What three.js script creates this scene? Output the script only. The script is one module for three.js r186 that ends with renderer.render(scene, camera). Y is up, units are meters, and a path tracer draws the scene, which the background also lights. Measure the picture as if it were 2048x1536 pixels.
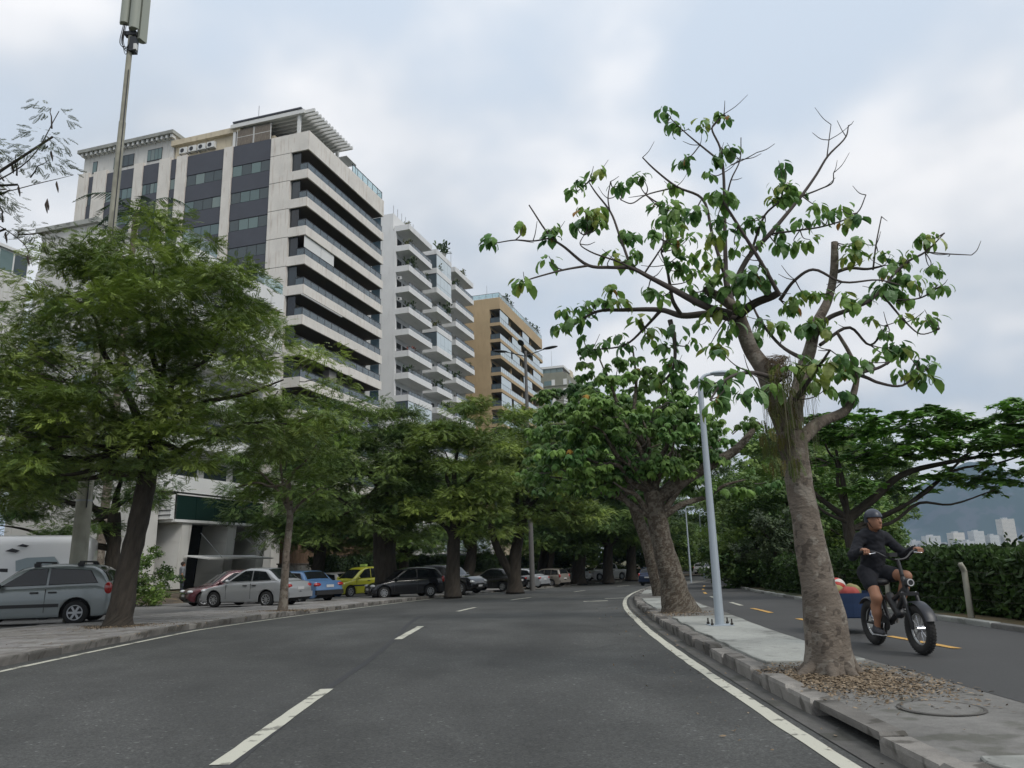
import * as THREE from 'three';
import { mergeGeometries } from 'three/addons/utils/BufferGeometryUtils.js';
import { ImprovedNoise } from 'three/addons/math/ImprovedNoise.js';
import { MarchingCubes } from 'three/addons/objects/MarchingCubes.js';

// ---------------------------------------------------------------- camera, sky, sun, exposure
const scene = new THREE.Scene();
const camera = new THREE.PerspectiveCamera(53.61, 4 / 3, 0.05, 12000);
camera.position.set(0, 1.3, 0);
camera.rotation.order = 'YXZ';
camera.rotation.set(THREE.MathUtils.degToRad(13.04), 0, THREE.MathUtils.degToRad(-1.5));

const renderer = new THREE.WebGLRenderer({ antialias: true });
renderer.toneMapping = THREE.LinearToneMapping;
renderer.toneMappingExposure = 1.1;
renderer.shadowMap.enabled = true;

const perlin = new ImprovedNoise();
function fbm3(x, y, z, oct) { let a = 0.5, s = 0; for (let i = 0; i < oct; i++) { s += a * perlin.noise(x, y, z); x = x * 2.03 + 3.1; y = y * 2.03 + 1.7; z = z * 2.03 + 5.3; a *= 0.5; } return s; }
const smooth = (a, b, x) => { const t = Math.min(1, Math.max(0, (x - a) / (b - a))); return t * t * (3 - 2 * t); };
{
  // overcast sky: grey-white cloud deck with thinner, bluer gaps
  const W = 1024, H = 512, data = new Float32Array(W * H * 4);
  for (let j = 0; j < H; j++) {
    const el = ((j + 0.5) / H - 0.5) * Math.PI, sy = Math.sin(el), cy = Math.cos(el);
    for (let i = 0; i < W; i++) {
      const az = ((i + 0.5) / W - 0.5) * 2 * Math.PI, dx = cy * Math.cos(az), dz = cy * Math.sin(az);
      const k = 1.0 / (Math.max(sy, 0) + 0.34), px = dx * k * 1.5 + 4.2, pz = dz * k * 1.5 - 1.6;
      const big = fbm3(px * 0.9, 0.3, pz * 0.9, 3), mid = fbm3(px * 2.3, 3.3, pz * 2.3, 5), warp = fbm3(px * 1.4 + 7, 9.1, pz * 1.4, 4);
      const cover = smooth(-0.36, 0.16, big + 0.55 * mid + 0.3 * warp + 0.10);
      const lit = 0.52 + 1.5 * mid + 0.9 * warp;
      const g = 0.88 + 0.32 * Math.max(sy, 0);
      const gap = [0.56, 0.64, 0.745], dull = [0.53, 0.585, 0.655], bright = [0.86, 0.865, 0.885];
      const o = (j * W + i) * 4, t = Math.min(1, Math.max(0, lit));
      for (let c = 0; c < 3; c++) { const cl = dull[c] + (bright[c] - dull[c]) * t; data[o + c] = (gap[c] + (cl - gap[c]) * cover) * g; }
      data[o + 3] = 1;
    }
  }
  const sky = new THREE.DataTexture(data, W, H, THREE.RGBAFormat, THREE.FloatType);
  sky.mapping = THREE.EquirectangularReflectionMapping; sky.magFilter = THREE.LinearFilter; sky.minFilter = THREE.LinearFilter; sky.needsUpdate = true;
  scene.background = sky; scene.environment = sky;
}
const sun = new THREE.DirectionalLight(new THREE.Color().setRGB(1, 0.965, 0.91), 1.5);
sun.position.set(78, 112, 34); sun.target.position.set(0, 0, -40);
sun.castShadow = true; sun.shadow.radius = 40; sun.shadow.mapSize.set(4096, 4096);
Object.assign(sun.shadow.camera, { left: -140, right: 140, top: 140, bottom: -140, near: 1, far: 400 });
scene.add(sun, sun.target);
scene.fog = new THREE.FogExp2(new THREE.Color().setRGB(0.52, 0.74, 1.0), 0.0001);

// ---------------------------------------------------------------- helpers
function rng(seed) { let a = seed >>> 0; return () => { a = (a + 0x6d2b79f5) | 0; let t = Math.imul(a ^ (a >>> 15), 1 | a); t = (t + Math.imul(t ^ (t >>> 7), 61 | t)) ^ t; return ((t ^ (t >>> 14)) >>> 0) / 4294967296; }; }
const lin = (r, g, b) => new THREE.Color().setRGB(r, g, b);
const fall = (z) => -0.021 * Math.min(53, Math.max(0, -z - 17)); // the street runs gently downhill beyond 17 m
const V3 = (x, y, z) => new THREE.Vector3(x, y, z);
const taken = new Map();
function numbered(n) { const k = taken.get(n) ?? 0; taken.set(n, k + 1); return k ? n + '_' + String(k).padStart(3, '0') : n; }
function tag(o, label, category, group, kind) { if (label) o.userData.label = label; if (category) o.userData.category = category; if (group) o.userData.group = group; if (kind) o.userData.kind = kind; return o; }
function thing(name, label, category, pos = [0, 0, 0], turn = 0, group) {
  const o = new THREE.Group(); o.name = numbered(name); scene.add(o); o.position.set(...pos); o.rotation.y = turn; return tag(o, label, category, group);
}
function part(name, geo, m, parent = scene) {
  const o = new THREE.Mesh(geo, m); o.name = parent === scene ? numbered(name) : name; o.castShadow = o.receiveShadow = true; parent.add(o); return o;
}
const struct = (name, geo, m) => tag(part(name, geo, m), null, null, null, 'structure');
const unit = new THREE.BoxGeometry(1, 1, 1);
function P(parent, name, m, x0, x1, y0, y1, z0, z1) { // a plain box part that shares one geometry
  const o = part(name, unit, m, parent); o.position.set((x0 + x1) / 2, (y0 + y1) / 2, (z0 + z1) / 2); o.scale.set(Math.abs(x1 - x0), Math.abs(y1 - y0), Math.abs(z1 - z0)); return o;
}
function bx(x0, x1, y0, y1, z0, z1) { // box with uv in metres
  const w = Math.abs(x1 - x0), h = Math.abs(y1 - y0), d = Math.abs(z1 - z0), g = new THREE.BoxGeometry(w, h, d), uv = g.attributes.uv;
  const cx = (x0 + x1) / 2, cy = (y0 + y1) / 2, cz = (z0 + z1) / 2;
  g.translate(cx, cy, cz);
  const p = g.attributes.position;
  for (let i = 0; i < uv.count; i++) { const f = i >> 2; if (f < 2) uv.setXY(i, p.getZ(i), p.getY(i)); else if (f < 4) uv.setXY(i, p.getX(i), p.getZ(i)); else uv.setXY(i, p.getX(i), p.getY(i)); }
  return g;
}
const W = (parent, name, m, x0, x1, y0, y1, z0, z1) => part(name, bx(x0, x1, y0, y1, z0, z1), m, parent);
const merged = (list) => mergeGeometries(list.map((g) => { const h = g.index ? g.toNonIndexed() : g; for (const k of Object.keys(h.attributes)) if (!['position', 'normal', 'uv'].includes(k)) h.deleteAttribute(k); return h; }), false);
// prism over four ground corners (a,b,c,d as [x,z]) with a chamfered top
function prism(q, y0, y1, ch = 0.012) {
  const cx = (q[0][0] + q[1][0] + q[2][0] + q[3][0]) / 4, cz = (q[0][1] + q[1][1] + q[2][1] + q[3][1]) / 4, pos = [], uv = []; y0 += fall(cz); y1 += fall(cz);
  const inn = q.map(([x, z]) => { const dx = cx - x, dz = cz - z, l = Math.hypot(dx, dz) || 1; return [x + dx / l * ch * 1.4, z + dz / l * ch * 1.4]; });
  const ring = [q.map(([x, z]) => [x, y0, z]), q.map(([x, z]) => [x, y1 - ch, z]), inn.map(([x, z]) => [x, y1, z])];
  const quad = (a, b, c, d) => { for (const v of [a, b, c, a, c, d]) { pos.push(...v); } };
  let area = 0; for (let i = 0; i < 4; i++) { const [x1, z1] = q[i], [x2, z2] = q[(i + 1) % 4]; area += x1 * z2 - x2 * z1; }
  const s = area > 0;
  for (let r = 0; r < 2; r++) for (let i = 0; i < 4; i++) { const j = (i + 1) % 4; s ? quad(ring[r][i], ring[r + 1][i], ring[r + 1][j], ring[r][j]) : quad(ring[r][i], ring[r][j], ring[r + 1][j], ring[r + 1][i]); }
  const t = ring[2]; s ? quad(t[0], t[3], t[2], t[1]) : quad(t[0], t[1], t[2], t[3]);
  for (let i = 0; i < pos.length; i += 3) uv.push(pos[i] + pos[i + 1] * 0.7, pos[i + 2] + pos[i + 1] * 0.7);
  const g = new THREE.BufferGeometry(); g.setAttribute('position', new THREE.Float32BufferAttribute(pos, 3)); g.setAttribute('uv', new THREE.Float32BufferAttribute(uv, 2)); g.computeVertexNormals(); return g;
}
// tapered tube through points [[x,y,z,r],...], smooth, uv in metres
function tube(pts, seg = 8, per = 4, caps = true, rough = 0, seed = 1) {
  const c = new THREE.CatmullRomCurve3(pts.map((p) => V3(p[0], p[1], p[2])), false, 'centripetal'), n = Math.max(1, (pts.length - 1) * per), R = rng(seed);
  const pos = [], uv = [], idx = []; let len = 0, last = null, side = null; const ph = R() * 9;
  for (let i = 0; i <= n; i++) {
    const t = i / n, p = c.getPoint(t), f = t * (pts.length - 1), k = Math.min(pts.length - 2, Math.floor(f)), r = pts[k][3] + (pts[k + 1][3] - pts[k][3]) * (f - k);
    const tg = c.getTangent(t); if (last) len += p.distanceTo(last); last = p;
    if (!side) side = Math.abs(tg.y) > 0.9 ? V3(1, 0, 0) : V3(0, 1, 0);
    const b = V3().crossVectors(tg, side).normalize(); side = V3().crossVectors(b, tg).normalize();
    for (let j = 0; j <= seg; j++) {
      const a = j / seg * Math.PI * 2, ca = Math.cos(a), sa = Math.sin(a), q = rough ? 1 + rough * (perlin.noise(ca * 1.6 + ph, len * 2.2, sa * 1.6) + 0.5 * perlin.noise(ca * 4 + ph, len * 5.5, sa * 4)) : 1;
      pos.push(p.x + (side.x * ca + b.x * sa) * r * q, p.y + (side.y * ca + b.y * sa) * r * q, p.z + (side.z * ca + b.z * sa) * r * q); uv.push(a * Math.max(r, 0.02), len);
    }
  }
  for (let i = 0; i < n; i++) for (let j = 0; j < seg; j++) { const a = i * (seg + 1) + j, d = a + seg + 1; idx.push(a, a + 1, d, a + 1, d + 1, d); }
  if (caps) for (const [row, flip] of [[0, 0], [n, 1]]) { const c0 = pos.length / 3, p = c.getPoint(row / n); pos.push(p.x, p.y, p.z); uv.push(0, 0); for (let j = 0; j < seg; j++) { const a = row * (seg + 1) + j; flip ? idx.push(c0, a, a + 1) : idx.push(c0, a + 1, a); } }
  const g = new THREE.BufferGeometry(); g.setAttribute('position', new THREE.Float32BufferAttribute(pos, 3)); g.setAttribute('uv', new THREE.Float32BufferAttribute(uv, 2)); g.setIndex(idx); g.computeVertexNormals();
  const nm = g.attributes.normal; for (let i = 0; i <= n; i++) { const a = i * (seg + 1), b = a + seg, v = V3(nm.getX(a) + nm.getX(b), nm.getY(a) + nm.getY(b), nm.getZ(a) + nm.getZ(b)).normalize(); nm.setXYZ(a, v.x, v.y, v.z); nm.setXYZ(b, v.x, v.y, v.z); }
  return g;
}
// ---------------------------------------------------------------- textures (colour of matter only)
function lattice(seed, n) { const R = rng(seed), t = new Float32Array(n * n); for (let i = 0; i < n * n; i++) t[i] = R(); return t; }
const LAT = lattice(77, 256);
const vn = (x, y, per) => vn2(x, y, per, per); // tileable value noise
function vn2(x, y, px, py) {
  let xi = Math.floor(x), yi = Math.floor(y); const fx = x - xi, fy = y - yi, u = fx * fx * (3 - 2 * fx), v = fy * fy * (3 - 2 * fy);
  xi %= px; yi %= py; const xj = xi + 1 === px ? 0 : xi + 1, yj = yi + 1 === py ? 0 : yi + 1;
  const r0 = ((yi * 57 + py * 13) & 255) << 8, r1 = ((yj * 57 + py * 13) & 255) << 8, c0 = (xi * 31 + px * 7) & 255, c1 = (xj * 31 + px * 7) & 255;
  const a = LAT[r0 + c0], b = LAT[r0 + c1], c = LAT[r1 + c0], d = LAT[r1 + c1];
  return a + (b - a) * u + (c - a) * v + (a - b - c + d) * u * v;
}
function tf2(x, y, px, py, oct) { let a = 0.5, s = 0, n = 0; for (let i = 0; i < oct; i++) { s += a * vn2(x * px, y * py, px, py); n += a; px *= 2; py *= 2; a *= 0.55; } return s / n; }
function tf(x, y, per, oct) { let a = 0.5, s = 0, n = 0; for (let i = 0; i < oct; i++) { s += a * vn2(x * per, y * per, per, per); n += a; per *= 2; a *= 0.55; } return s / n; }
const SRGB = new Uint8Array(4097); for (let i = 0; i <= 4096; i++) { const v = i / 4096; SRGB[i] = 255 * (v < 0.0031308 ? v * 12.92 : 1.055 * Math.pow(v, 1 / 2.4) - 0.055); }
function tex(size, metres, fn, color = true, sx = 1) {
  const d = new Uint8Array(size * size * 4);
  for (let j = 0; j < size; j++) for (let i = 0; i < size; i++) { const c = fn(i / size, j / size, i, j), o = (j * size + i) * 4; if (color) { for (let k = 0; k < 3; k++) d[o + k] = SRGB[Math.max(0, Math.min(4096, (c[k] * 4096) | 0))]; } else d[o] = d[o + 1] = d[o + 2] = Math.max(0, Math.min(255, c * 255)); d[o + 3] = 255; }
  const t = new THREE.DataTexture(d, size, size); if (color) t.colorSpace = THREE.SRGBColorSpace; t.wrapS = t.wrapT = THREE.RepeatWrapping; t.magFilter = THREE.LinearFilter; t.minFilter = THREE.LinearMipmapLinearFilter; t.repeat.set(sx / metres, 1 / metres); t.needsUpdate = true; return t;
}
const std = (o) => new THREE.MeshStandardMaterial({ roughness: 0.85, metalness: 0, ...o });
const phys = (o) => new THREE.MeshPhysicalMaterial({ roughness: 0.5, metalness: 0, ...o });
const mul = (c, k) => [c[0] * k, c[1] * k, c[2] * k];
const mixc = (a, b, t) => [a[0] + (b[0] - a[0]) * t, a[1] + (b[1] - a[1]) * t, a[2] + (b[2] - a[2]) * t];
const RT = rng(5);
const M = {};
{
  const speck = new Float32Array(2048 * 2048); for (let i = 0; i < speck.length; i++) speck[i] = RT();
  const sp = (i, j, n) => speck[(j % 2048) * 2048 + (i % 2048)];
  M.asphalt = std({ roughness: 0.88, map: tex(2048, 12, (x, y, i, j) => {
    const big = tf(x, y, 5, 4), md = tf(x + 0.3, y + 0.1, 23, 3), s = sp(i, j), s2 = sp(i >> 1, j >> 1), s4 = sp((i >> 2) + 300, (j >> 2) + 90);
    let k = 0.0575 * (0.66 + 0.42 * big + 0.30 * md); k *= (0.72 + 0.5 * s2) * (0.84 + 0.32 * s4); if (s4 > 0.988) k *= 1.7; if (s > 0.985) k *= 2.1; else if (s < 0.05) k *= 0.55;
    return [k * 1.0, k * 1.02, k * 0.975]; }), bumpMap: tex(1024, 6, (x, y, i, j) => 0.3 * tf(x, y, 60, 2) + 0.7 * sp(i, j), false), bumpScale: 0.0016 });
  M.path = std({ roughness: 0.9, map: tex(1024, 9, (x, y, i, j) => { const k = 0.060 * (0.84 + 0.3 * tf(x, y, 6, 4)) * (0.85 + 0.3 * sp(i, j)); return [k, k * 1.0, k * 0.98]; }), bumpMap: M.asphalt.bumpMap, bumpScale: 0.001 });
  M.concrete = std({ roughness: 0.93, map: tex(1024, 3.1, (x, y, i, j) => { const big = tf(x, y, 4, 5), fine = tf(x + 0.5, y, 40, 3), s = sp(i, j); let k = 0.325 * (0.58 + 0.62 * big + 0.28 * fine); if (s > 0.992) k *= 0.45; if (sp(i >> 2, j >> 2) < 0.012) k *= 0.55; if (sp((i >> 3) + 7, (j >> 2) + 3) > 0.994) k *= 1.25; const st = smooth(0.60, 0.75, tf(x + 0.2, y + 0.7, 7, 5)); return mul([0.98, 1.0, 0.92], k * (1 - 0.35 * st)); }), bumpMap: tex(512, 1.2, (x, y, i, j) => 0.75 * tf(x, y, 12, 4) + 0.25 * sp(i, j), false), bumpScale: 0.003 });
  M.concreteOld = std({ roughness: 0.95, map: tex(1024, 2.7, (x, y, i, j) => { const big = tf(x, y, 5, 5), fine = tf(x + 0.5, y, 50, 3), s = sp(i, j); let k = 0.17 * (0.55 + 0.6 * big + 0.35 * fine); if (s > 0.985) k *= 1.9; if (s < 0.04) k *= 0.5; const moss = smooth(0.55, 0.72, tf(x + 0.4, y + 0.2, 9, 4)); return mixc(mul([1, 0.97, 0.90], k), [0.055, 0.058, 0.038], 0.5 * moss); }), bumpMap: tex(512, 0.9, (x, y, i, j) => 0.75 * tf(x, y, 14, 4) + 0.25 * sp(i, j), false), bumpScale: 0.0045 });
  M.kerbStone = [0, 1, 2].map((v) => std({ roughness: 0.95, map: tex(512, 1.3, (x, y, i, j) => { const big = tf(x + v * 0.31, y, 5, 5), s = sp(i + v * 99, j); let k = [0.17, 0.25, 0.11][v] * (0.4 + 1.0 * big) * (0.8 + 0.4 * s); return mixc(mul([1, 0.94, 0.85], k), [0.05, 0.045, 0.035], smooth(0.55, 0.7, tf(x, y + 0.4, 7, 4)) * 0.7); }), bumpMap: M.concreteOld.bumpMap, bumpScale: 0.012 }));
  M.paver = [0, 1, 2, 3].map((v) => std({ roughness: 0.95, map: tex(256, 0.8, (x, y, i, j) => { const big = tf(x + v * 0.27, y, 5, 4), s = sp(i + v * 50, j); const k = [0.21, 0.25, 0.18, 0.225][v] * (0.7 + 0.55 * big) * (0.85 + 0.3 * s); return mul([[1, 0.95, 0.88], [1, 0.97, 0.92], [1, 0.93, 0.85], [1, 0.96, 0.93]][v], k); }), bumpMap: M.concreteOld.bumpMap, bumpScale: 0.003 }));
  M.earth = std({ roughness: 1, map: tex(1024, 4, (x, y, i, j) => { const k = 0.5 + 0.9 * tf(x, y, 8, 5), s = sp(i, j); return mixc(mul([0.085, 0.066, 0.046], k * (0.7 + 0.6 * s)), mul([0.16, 0.12, 0.07], k), smooth(0.5, 0.7, tf(x + 0.2, y + 0.6, 15, 4)) * 0.7); }), bumpMap: M.concreteOld.bumpMap, bumpScale: 0.01 });
  M.grassGround = std({ roughness: 1, map: tex(1024, 5, (x, y, i, j) => { const k = 0.5 + 0.9 * tf(x, y, 9, 5), s = sp(i, j); return mixc(mul([0.045, 0.06, 0.022], k * (0.6 + 0.8 * s)), mul([0.15, 0.115, 0.06], k), smooth(0.45, 0.62, tf(x + 0.1, y + 0.3, 6, 5))); }) });
  M.parking = std({ roughness: 0.95, map: tex(1024, 7, (x, y, i, j) => { const k = 0.16 * (0.65 + 0.6 * tf(x, y, 7, 5)) * (0.8 + 0.4 * sp(i, j)); return mul([1, 0.97, 0.92], k); }), bumpMap: M.concreteOld.bumpMap, bumpScale: 0.006 });
  const worn = tex(1024, 1.6, (x, y, i, j) => { const w = smooth(0.60, 0.70, tf(x, y, 12, 5)) * 0.75, s = sp(i, j); return mixc(mul([1, 1, 1], 0.9 + 0.1 * s), mul([0.2, 0.2, 0.2], 1), Math.max(w, s > 0.975 ? 0.6 : 0)); });
  M.paintWhite = std({ color: lin(0.56, 0.55, 0.46), roughness: 0.75, map: worn });
  M.paintYellow = std({ color: lin(0.62, 0.36, 0.09), roughness: 0.75, map: worn });
  M.tar = std({ color: lin(0.038, 0.038, 0.04), roughness: 0.75, bumpMap: M.asphalt.bumpMap, bumpScale: 0.003 });
  // building surfaces
  M.travertine = std({ roughness: 0.8, map: tex(1024, 4, (x, y, i, j) => { const b = tf(x, y, 4, 4), f = tf(x + 0.3, y, 60, 2), str = smooth(0.56, 0.80, tf2(x, y, 24, 3, 3)); return mixc(mul([0.70, 0.665, 0.61], 0.86 + 0.22 * b + 0.08 * f), [0.40, 0.30, 0.22], 0.42 * str * (0.4 + 0.6 * tf(x + 0.7, y, 6, 2))); }), bumpMap: tex(512, 1, (x, y) => tf(x, y, 24, 3), false), bumpScale: 0.003 });
  M.whitePaint = std({ roughness: 0.8, map: tex(1024, 6, (x, y, i, j) => { const b = tf(x, y, 4, 5), str = smooth(0.6, 0.8, tf2(x, y, 30, 3, 3)) * tf(x + 0.4, y, 5, 2); return mixc(mul([0.72, 0.72, 0.71], 0.92 + 0.12 * b), [0.36, 0.35, 0.33], 0.42 * str); }) });
  M.whiteOld = std({ roughness: 0.85, map: tex(1024, 6, (x, y, i, j) => { const b = tf(x, y, 4, 5), str = smooth(0.55, 0.78, tf2(x, y, 26, 3, 3)); return mixc(mul([0.62, 0.61, 0.58], 0.86 + 0.2 * b), [0.30, 0.28, 0.25], 0.5 * str * tf(x + 0.4, y, 5, 2)); }) });
  M.tan = std({ roughness: 0.85, map: tex(1024, 6, (x, y, i, j) => { const b = tf(x, y, 4, 5), str = smooth(0.58, 0.8, tf2(x, y, 26, 3, 3)); return mixc(mul([0.46, 0.345, 0.205], 0.86 + 0.22 * b), [0.30, 0.21, 0.12], 0.4 * str * tf(x + 0.4, y, 5, 2)); }) });
  M.olive = std({ roughness: 0.88, map: tex(1024, 6, (x, y, i, j) => { const b = tf(x, y, 5, 5), row = (y * 6 / 0.25) % 1 < 0.12 ? 0.82 : 1; return mul([0.25, 0.25, 0.20], (0.86 + 0.25 * b) * row); }) });
  M.cream = std({ roughness: 0.85, map: tex(512, 5, (x, y) => { const b = tf(x, y, 5, 5); return mixc(mul([0.62, 0.54, 0.40], 0.85 + 0.25 * b), [0.35, 0.28, 0.2], 0.4 * smooth(0.55, 0.75, tf2(x, y, 18, 4, 3))); }) });
  M.slate = std({ roughness: 0.55, map: tex(512, 5, (x, y) => mul([0.060, 0.064, 0.080], 0.88 + 0.24 * tf(x, y, 6, 4))) });
  M.bark = std({ roughness: 0.95, map: tex(1024, 1.6, (x, y, i, j) => { const b = tf(x, y, 6, 5), lich = smooth(0.56, 0.66, tf(x + 0.3, y + 0.6, 12, 4)), ring = smooth(0.6, 0.8, tf2(x, y, 12, 32, 3)), spot = smooth(0.68, 0.74, tf(x + 0.13, y + 0.41, 22, 2)); let c = mul([0.155, 0.128, 0.102], 0.62 + 0.7 * b); c = mixc(c, [0.27, 0.245, 0.205], 0.55 * lich); c = mixc(c, [0.06, 0.048, 0.038], Math.min(0.8, 0.22 * ring + 0.7 * spot)); return c; }), bumpMap: tex(512, 0.8, (x, y) => 0.6 * tf(x, y, 10, 5) + 0.4 * tf2(x, y, 20, 40, 3), false), bumpScale: 0.022 });
  M.barkMottled = std({ roughness: 0.95, map: tex(1024, 1.5, (x, y) => { const a = smooth(0.44, 0.60, tf(x, y, 30, 4)), b = tf(x + 0.4, y, 7, 4); return mixc(mul([0.075, 0.058, 0.042], 0.7 + 0.6 * b), mul([0.165, 0.145, 0.115], 0.7 + 0.5 * b), a * 0.8); }), bumpMap: M.bark.bumpMap, bumpScale: 0.04 });
  M.barkDark = std({ roughness: 0.97, map: tex(512, 1.2, (x, y) => { const v = tf2(x, y, 22, 5, 4); return mul([0.046, 0.038, 0.03], 0.5 + v * 1.1); }), bumpMap: tex(512, 0.8, (x, y) => tf2(x, y, 26, 6, 4), false), bumpScale: 0.03 });
  M.twig = std({ color: lin(0.075, 0.062, 0.055), roughness: 0.9 });
}
M.glassDark = [[0.022, 0.028, 0.034], [0.035, 0.045, 0.052], [0.014, 0.017, 0.022]].map((c) => phys({ color: lin(...c), roughness: 0.06, ior: 1.55 }));
M.glassTeal = [[0.13, 0.19, 0.185], [0.10, 0.15, 0.15], [0.055, 0.075, 0.08], [0.17, 0.22, 0.21]].map((c) => phys({ color: lin(...c), roughness: 0.08, ior: 1.55 }));
M.railGlass = phys({ color: lin(0.30, 0.38, 0.43), roughness: 0.05, transmission: 0.72, thickness: 0, ior: 1.5 });
M.clearGlass = phys({ color: lin(0.72, 0.82, 0.83), roughness: 0.03, transmission: 0.85, thickness: 0, ior: 1.5 });
M.paleGlass = phys({ color: lin(0.52, 0.60, 0.64), roughness: 0.1, ior: 1.5 });
M.frameDark = std({ color: lin(0.018, 0.02, 0.024), roughness: 0.5 });
M.frameWhite = std({ color: lin(0.68, 0.68, 0.66), roughness: 0.6 });
M.soffit = std({ color: lin(0.30, 0.28, 0.26), roughness: 0.9 });
M.soffitBrown = std({ color: lin(0.13, 0.105, 0.088), roughness: 0.9 });
M.inner = std({ color: lin(0.14, 0.135, 0.13), roughness: 0.9 });
M.metalGrey = std({ color: lin(0.30, 0.31, 0.32), roughness: 0.5, metalness: 0.4 });
M.rubber = std({ color: lin(0.018, 0.018, 0.018), roughness: 0.85 });
M.blackPlastic = std({ color: lin(0.02, 0.02, 0.021), roughness: 0.55 });
// ---------------------------------------------------------------- ground, road, kerbs, paths
const lerp = (a, b, t) => a + (b - a) * t;
const curve = (pts) => new THREE.CatmullRomCurve3(pts.map(([x, z]) => V3(x, 0, z)), false, 'centripetal');
const RL = curve([[2, 14], [2, 4], [2.02, -5], [2.08, -8], [2.22, -12], [2.45, -16], [3.14, -23.05], [4.5, -32.52], [6.76, -44.18], [10.5, -59.98], [15.96, -75.17], [21.9, -85.38], [30.07, -97.44], [40.83, -109.5], [57.54, -124.35], [81.66, -142.91]]);
const LL = curve([[-6.5, 14], [-6.7, 4], [-6.9, -4], [-7.05, -10.8], [-7, -15], [-6.71, -20.5], [-6, -26.55], [-4.03, -39.58], [-0.16, -54.71], [5.94, -72.38], [13.36, -83.15], [22.27, -94.66], [34.34, -107.65], [51.97, -123.42], [76.1, -142.91]]);
const PL = curve([[3.9, 14], [3.9, 0], [3.92, -7], [3.94, -10.8], [4.24, -15.2], [5.02, -21.75], [6.88, -32.52], [9.29, -43.61], [13.38, -59.98], [18.75, -75.17], [24.5, -85.38], [32.29, -97.44], [42.69, -109.5], [59.39, -124.35]]);
const PR = curve([[6.9, 14], [6.95, 0], [7.05, -8], [7.15, -12], [7.36, -18.41], [8.6, -26.55], [10.16, -34.74], [14.64, -54.71], [20.79, -76.1], [26.73, -86.49], [34.52, -98.37], [44.92, -110.43], [61.25, -125.28]]);
const cache = new Map();
function line(c, n = 400) { if (!cache.has(c)) cache.set(c, c.getSpacedPoints(n)); return cache.get(c); }
function xAt(c, z) { const p = line(c); for (let i = 1; i < p.length; i++) if ((p[i - 1].z - z) * (p[i].z - z) <= 0) { const t = (z - p[i - 1].z) / (p[i].z - p[i - 1].z || 1); return p[i - 1].x + (p[i].x - p[i - 1].x) * t; } return p[p.length - 1].x; }
function off(c, d, n = 400) { // polyline offset to the right of travel (+) by d metres
  const p = line(c, 400), o = []; for (let i = 0; i < p.length; i++) { const a = p[Math.max(0, i - 1)], b = p[Math.min(p.length - 1, i + 1)], tx = b.x - a.x, tz = b.z - a.z, l = Math.hypot(tx, tz); o.push([p[i].x - tz / l * d, p[i].z + tx / l * d]); } return o;
}
function strip(A, B, y, across = 1) { // sheet between two polylines of equal length
  const pos = [], uv = [], idx = [], m = across;
  for (let i = 0; i < A.length; i++) for (let k = 0; k <= m; k++) { const t = k / m, x = A[i][0] + (B[i][0] - A[i][0]) * t, z = A[i][1] + (B[i][1] - A[i][1]) * t; pos.push(x, (typeof y === 'function' ? y(x, z, t) : y) + fall(z), z); uv.push(x, z); }
  for (let i = 0; i < A.length - 1; i++) for (let k = 0; k < m; k++) { const a = i * (m + 1) + k, b = a + m + 1; idx.push(a, a + 1, b, a + 1, b + 1, b); }
  const g = new THREE.BufferGeometry(); g.setAttribute('position', new THREE.Float32BufferAttribute(pos, 3)); g.setAttribute('uv', new THREE.Float32BufferAttribute(uv, 2)); g.setIndex(idx); g.computeVertexNormals();
  if (g.attributes.normal.getY(0) < 0) { for (let i = 0; i < idx.length; i += 3) [idx[i], idx[i + 1]] = [idx[i + 1], idx[i]]; g.setIndex(idx); g.computeVertexNormals(); }
  return g;
}
const pl = (c) => line(c).map((p) => [p.x, p.z]);
const poly = (pts, y) => { const g = new THREE.ShapeGeometry(new THREE.Shape(pts.map(([x, z]) => new THREE.Vector2(x, -z)))); g.rotateX(-Math.PI / 2); g.translate(0, y, 0); const p = g.attributes.position, uv = g.attributes.uv; for (let i = 0; i < p.count; i++) uv.setXY(i, p.getX(i), p.getZ(i)); return g; };
// resample an edge polyline by arc length starting where z falls below z0
function walk(P, z0, z1) { const out = []; let s = 0, on = false; for (let i = 1; i < P.length; i++) { const [ax, az] = P[i - 1], [bx_, bz] = P[i]; if (az > z0) continue; if (az < z1) break; if (!on) { out.push([ax, az, 0]); on = true; } s += Math.hypot(bx_ - ax, bz - az); out.push([bx_, bz, s]); } return out; }
function atS(Wk, s) { let i = 1; while (i < Wk.length - 1 && Wk[i][2] < s) i++; const a = Wk[i - 1], b = Wk[i], t = (s - a[2]) / (b[2] - a[2] || 1), l = Math.hypot(b[0] - a[0], b[1] - a[1]) || 1; return { x: a[0] + (b[0] - a[0]) * t, z: a[1] + (b[1] - a[1]) * t, tx: (b[0] - a[0]) / l, tz: (b[1] - a[1]) / l }; }
const side = (p, d) => [p.x - p.tz * d, p.z + p.tx * d]; // to the right of travel

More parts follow.
